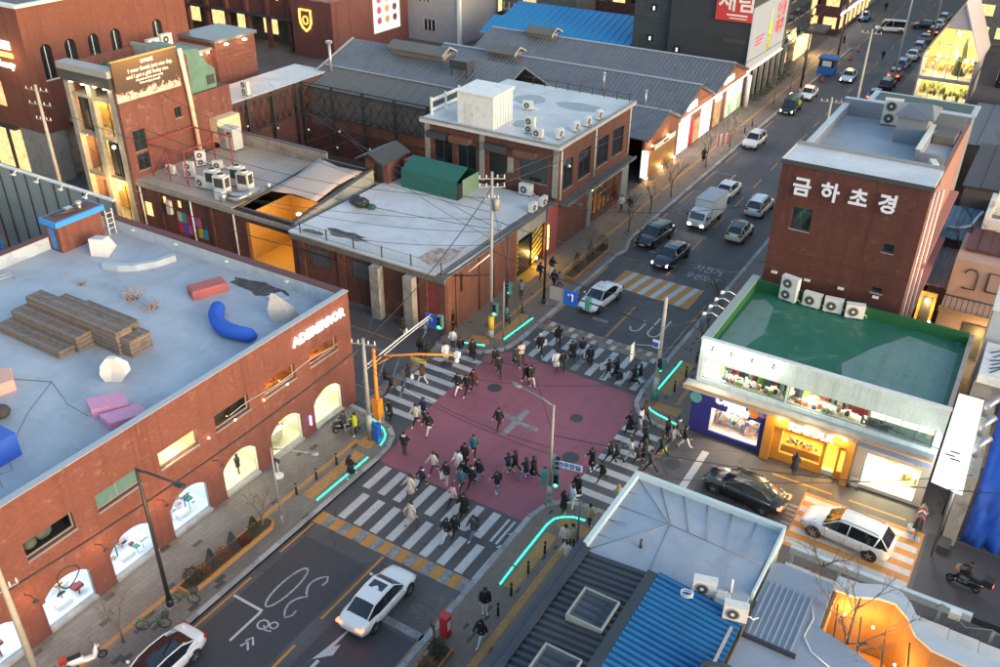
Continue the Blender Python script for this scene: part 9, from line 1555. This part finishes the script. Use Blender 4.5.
for a in (('small bare tree beside the white scooter on the left pavement', -7.35, -25.86, 3.6, 1), ('small bare tree at the end of the left planter', -7.23, -16.5, 3.6, 2), ('bare tree in front of the white sedan by the fire box', 5.9, -18.3, 4.6, 3, .4, .6), ('spreading bare tree in the amber courtyard', 22.9, -9.6, 7.6, 4, .1, .7, 5), ('thin bare tree nearest the amber window on the upper pavement', -6.5, 31.5, 5.0, 5), ('thin bare tree second along the upper pavement', -6.55, 36.7, 5, 6), ('thin bare tree third along the upper pavement', -6.4, 41.85, 5, 7), ('thin bare tree by the gabled fronts', -6.4, 52, 5, 8), ('thin bare tree by the white display panels', -6.4, 60, 5, 9), ('thin bare tree at the right kerb beside the green roof', 6.8, 19.5, 5.5, 10), ('bare tree beside the green roof flood lights', 7.0, 14.5, 5, 11), ('bare tree by the white billboard', -7.2, 80, 5, 12), ('bare tree by the police car', -7.2, 88, 5, 13), ('bare tree by the blue booth', -7.2, 95, 5, 14), ('large bare tree behind the maroon building', 21.5, 36, 11, 15, 0, .6, 5), ('large bare tree at the right edge among dark roofs', 25.5, 44, 11, 16, 0, .65, 5), ('bare tree far right behind the maroon building', 24, 56, 11, 17, 0, .6, 5), ('small bare tree in the upper planter', -6.6, 22.6, 4.2, 18), ('thin bare tree in the garden bed by the railing', 20.7, -5.3, 4.5, 19, 1.2, .7, 5)): tree(*a)
# small things
t = thing('fire_box', 'red fire hydrant box on the lower right kerb', 'fire box', (5.75, -17.2, .12)); MB().box(-.22, -.2, 0, .22, .2, 1.35).build('box', M('fire_red', (.5, .02, .02), .4), t); MB().box(.221, -.13, .5, .23, .13, 1.1).build('label_panel', FRAMEW, t); MB().box(-.26, -.24, 1.35, .26, .24, 1.42).build('lid', M('fire_red', (.5, .02, .02), .4), t)
t = thing('police_booth', 'blue and white sentry booth on the far left kerb', 'booth', (-5.2, 100, 0)); MB().box(-1.2, -1.2, .1, 1.2, 1.2, 1.2).build('base', M('booth_blue', (.02, .16, .45), .5), t); MB().box(-1.1, -1.1, 1.2, 1.1, 1.1, 2.3).build('glazing', GLD, t); MB().box(-1.3, -1.3, 2.3, 1.3, 1.3, 2.55).build('roof', M('booth_blue', (.02, .16, .45), .5), t); MB().box(-.6, -1.13, 1.3, .7, -1.101, 2.1).build('notice', FRAMEW, t)
for k, (x, y) in enumerate(((-4.6, 95.0), (-4.1, 110.3), (-4.2, 116.4))): t = thing('traffic_cone', ('traffic cone in front of the sentry booth', 'traffic cone beyond the sentry booth', 'farthest traffic cone beyond the sentry booth')[k], 'traffic cone', (x, y, 0), 0, 'traffic cones on the far road'); MB().box(-.25, -.25, 0, .25, .25, .05).build('base', RUB, t); MB().cyl((0, 0, .05), (0, 0, .9), .2, .04, n=10).build('cone', M('cone_orange', (.65, .08, .03), .5), t); MB().cyl((0, 0, .4), (0, 0, .6), .135, .09, n=10).build('stripe', FRAMEW, t)
t = thing('banner_stand', 'stand of red and white flags on the pavement by the white crossover', 'flag stand', (-6.7, 57.2, .12))
for k in range(5): MB().cyl((.2 * k - .4, .3 * k, 0), (.2 * k - .4, .3 * k, 2.2), .025, n=5).build('pole', FRAMEW, t); MB().box(.2 * k - .4, .3 * k, .8, .2 * k - .36, .3 * k + .55, 2.1).build('flag', (M('fire_red', (.5, .02, .02), .4), FRAMEW)[k % 2], t)
t = thing('sandwich_board', 'small white sign on a round foot by the lit shop door', 'sign', (-9.6, -12.6, .12)); MB().cyl((0, 0, 0), (0, 0, .12), .3, n=12).cyl((0, 0, .1), (0, 0, 1.2), .03, n=6).build('stand', FRAMEW, t); MB().cbox((0, 0, 1.25), (.4, .04, .3)).build('panel', BLK, t)
t = thing('easel_board', 'small easel board in front of the beige shop', 'sign', (20.35, 4.9, 0)); MB().tube([(-.25, 0, 0), (0, .25, .9), (.25, 0, 0)], .03, 4).build('legs', WOOD, t); MB().cbox((0, .06, .55), (.42, .05, .6)).build('panel', BGP, t)
for k, (x, y) in enumerate(((24.0, 3.0), (24.4, 4.6))): single('potted_bucket', MB().loft([[(x + r * math.cos(a), y + r * math.sin(a), z) for a in [i * math.pi / 5 for i in range(10)]] for z, r in ((0, .16), (.4, .22), (.4, .18), (.3, .17))]), (FRAMEW, GALV)[k], ('white bucket in front of the clothes rail', 'steel bucket behind the clothes rail')[k], 'bucket', (x, y, 0))
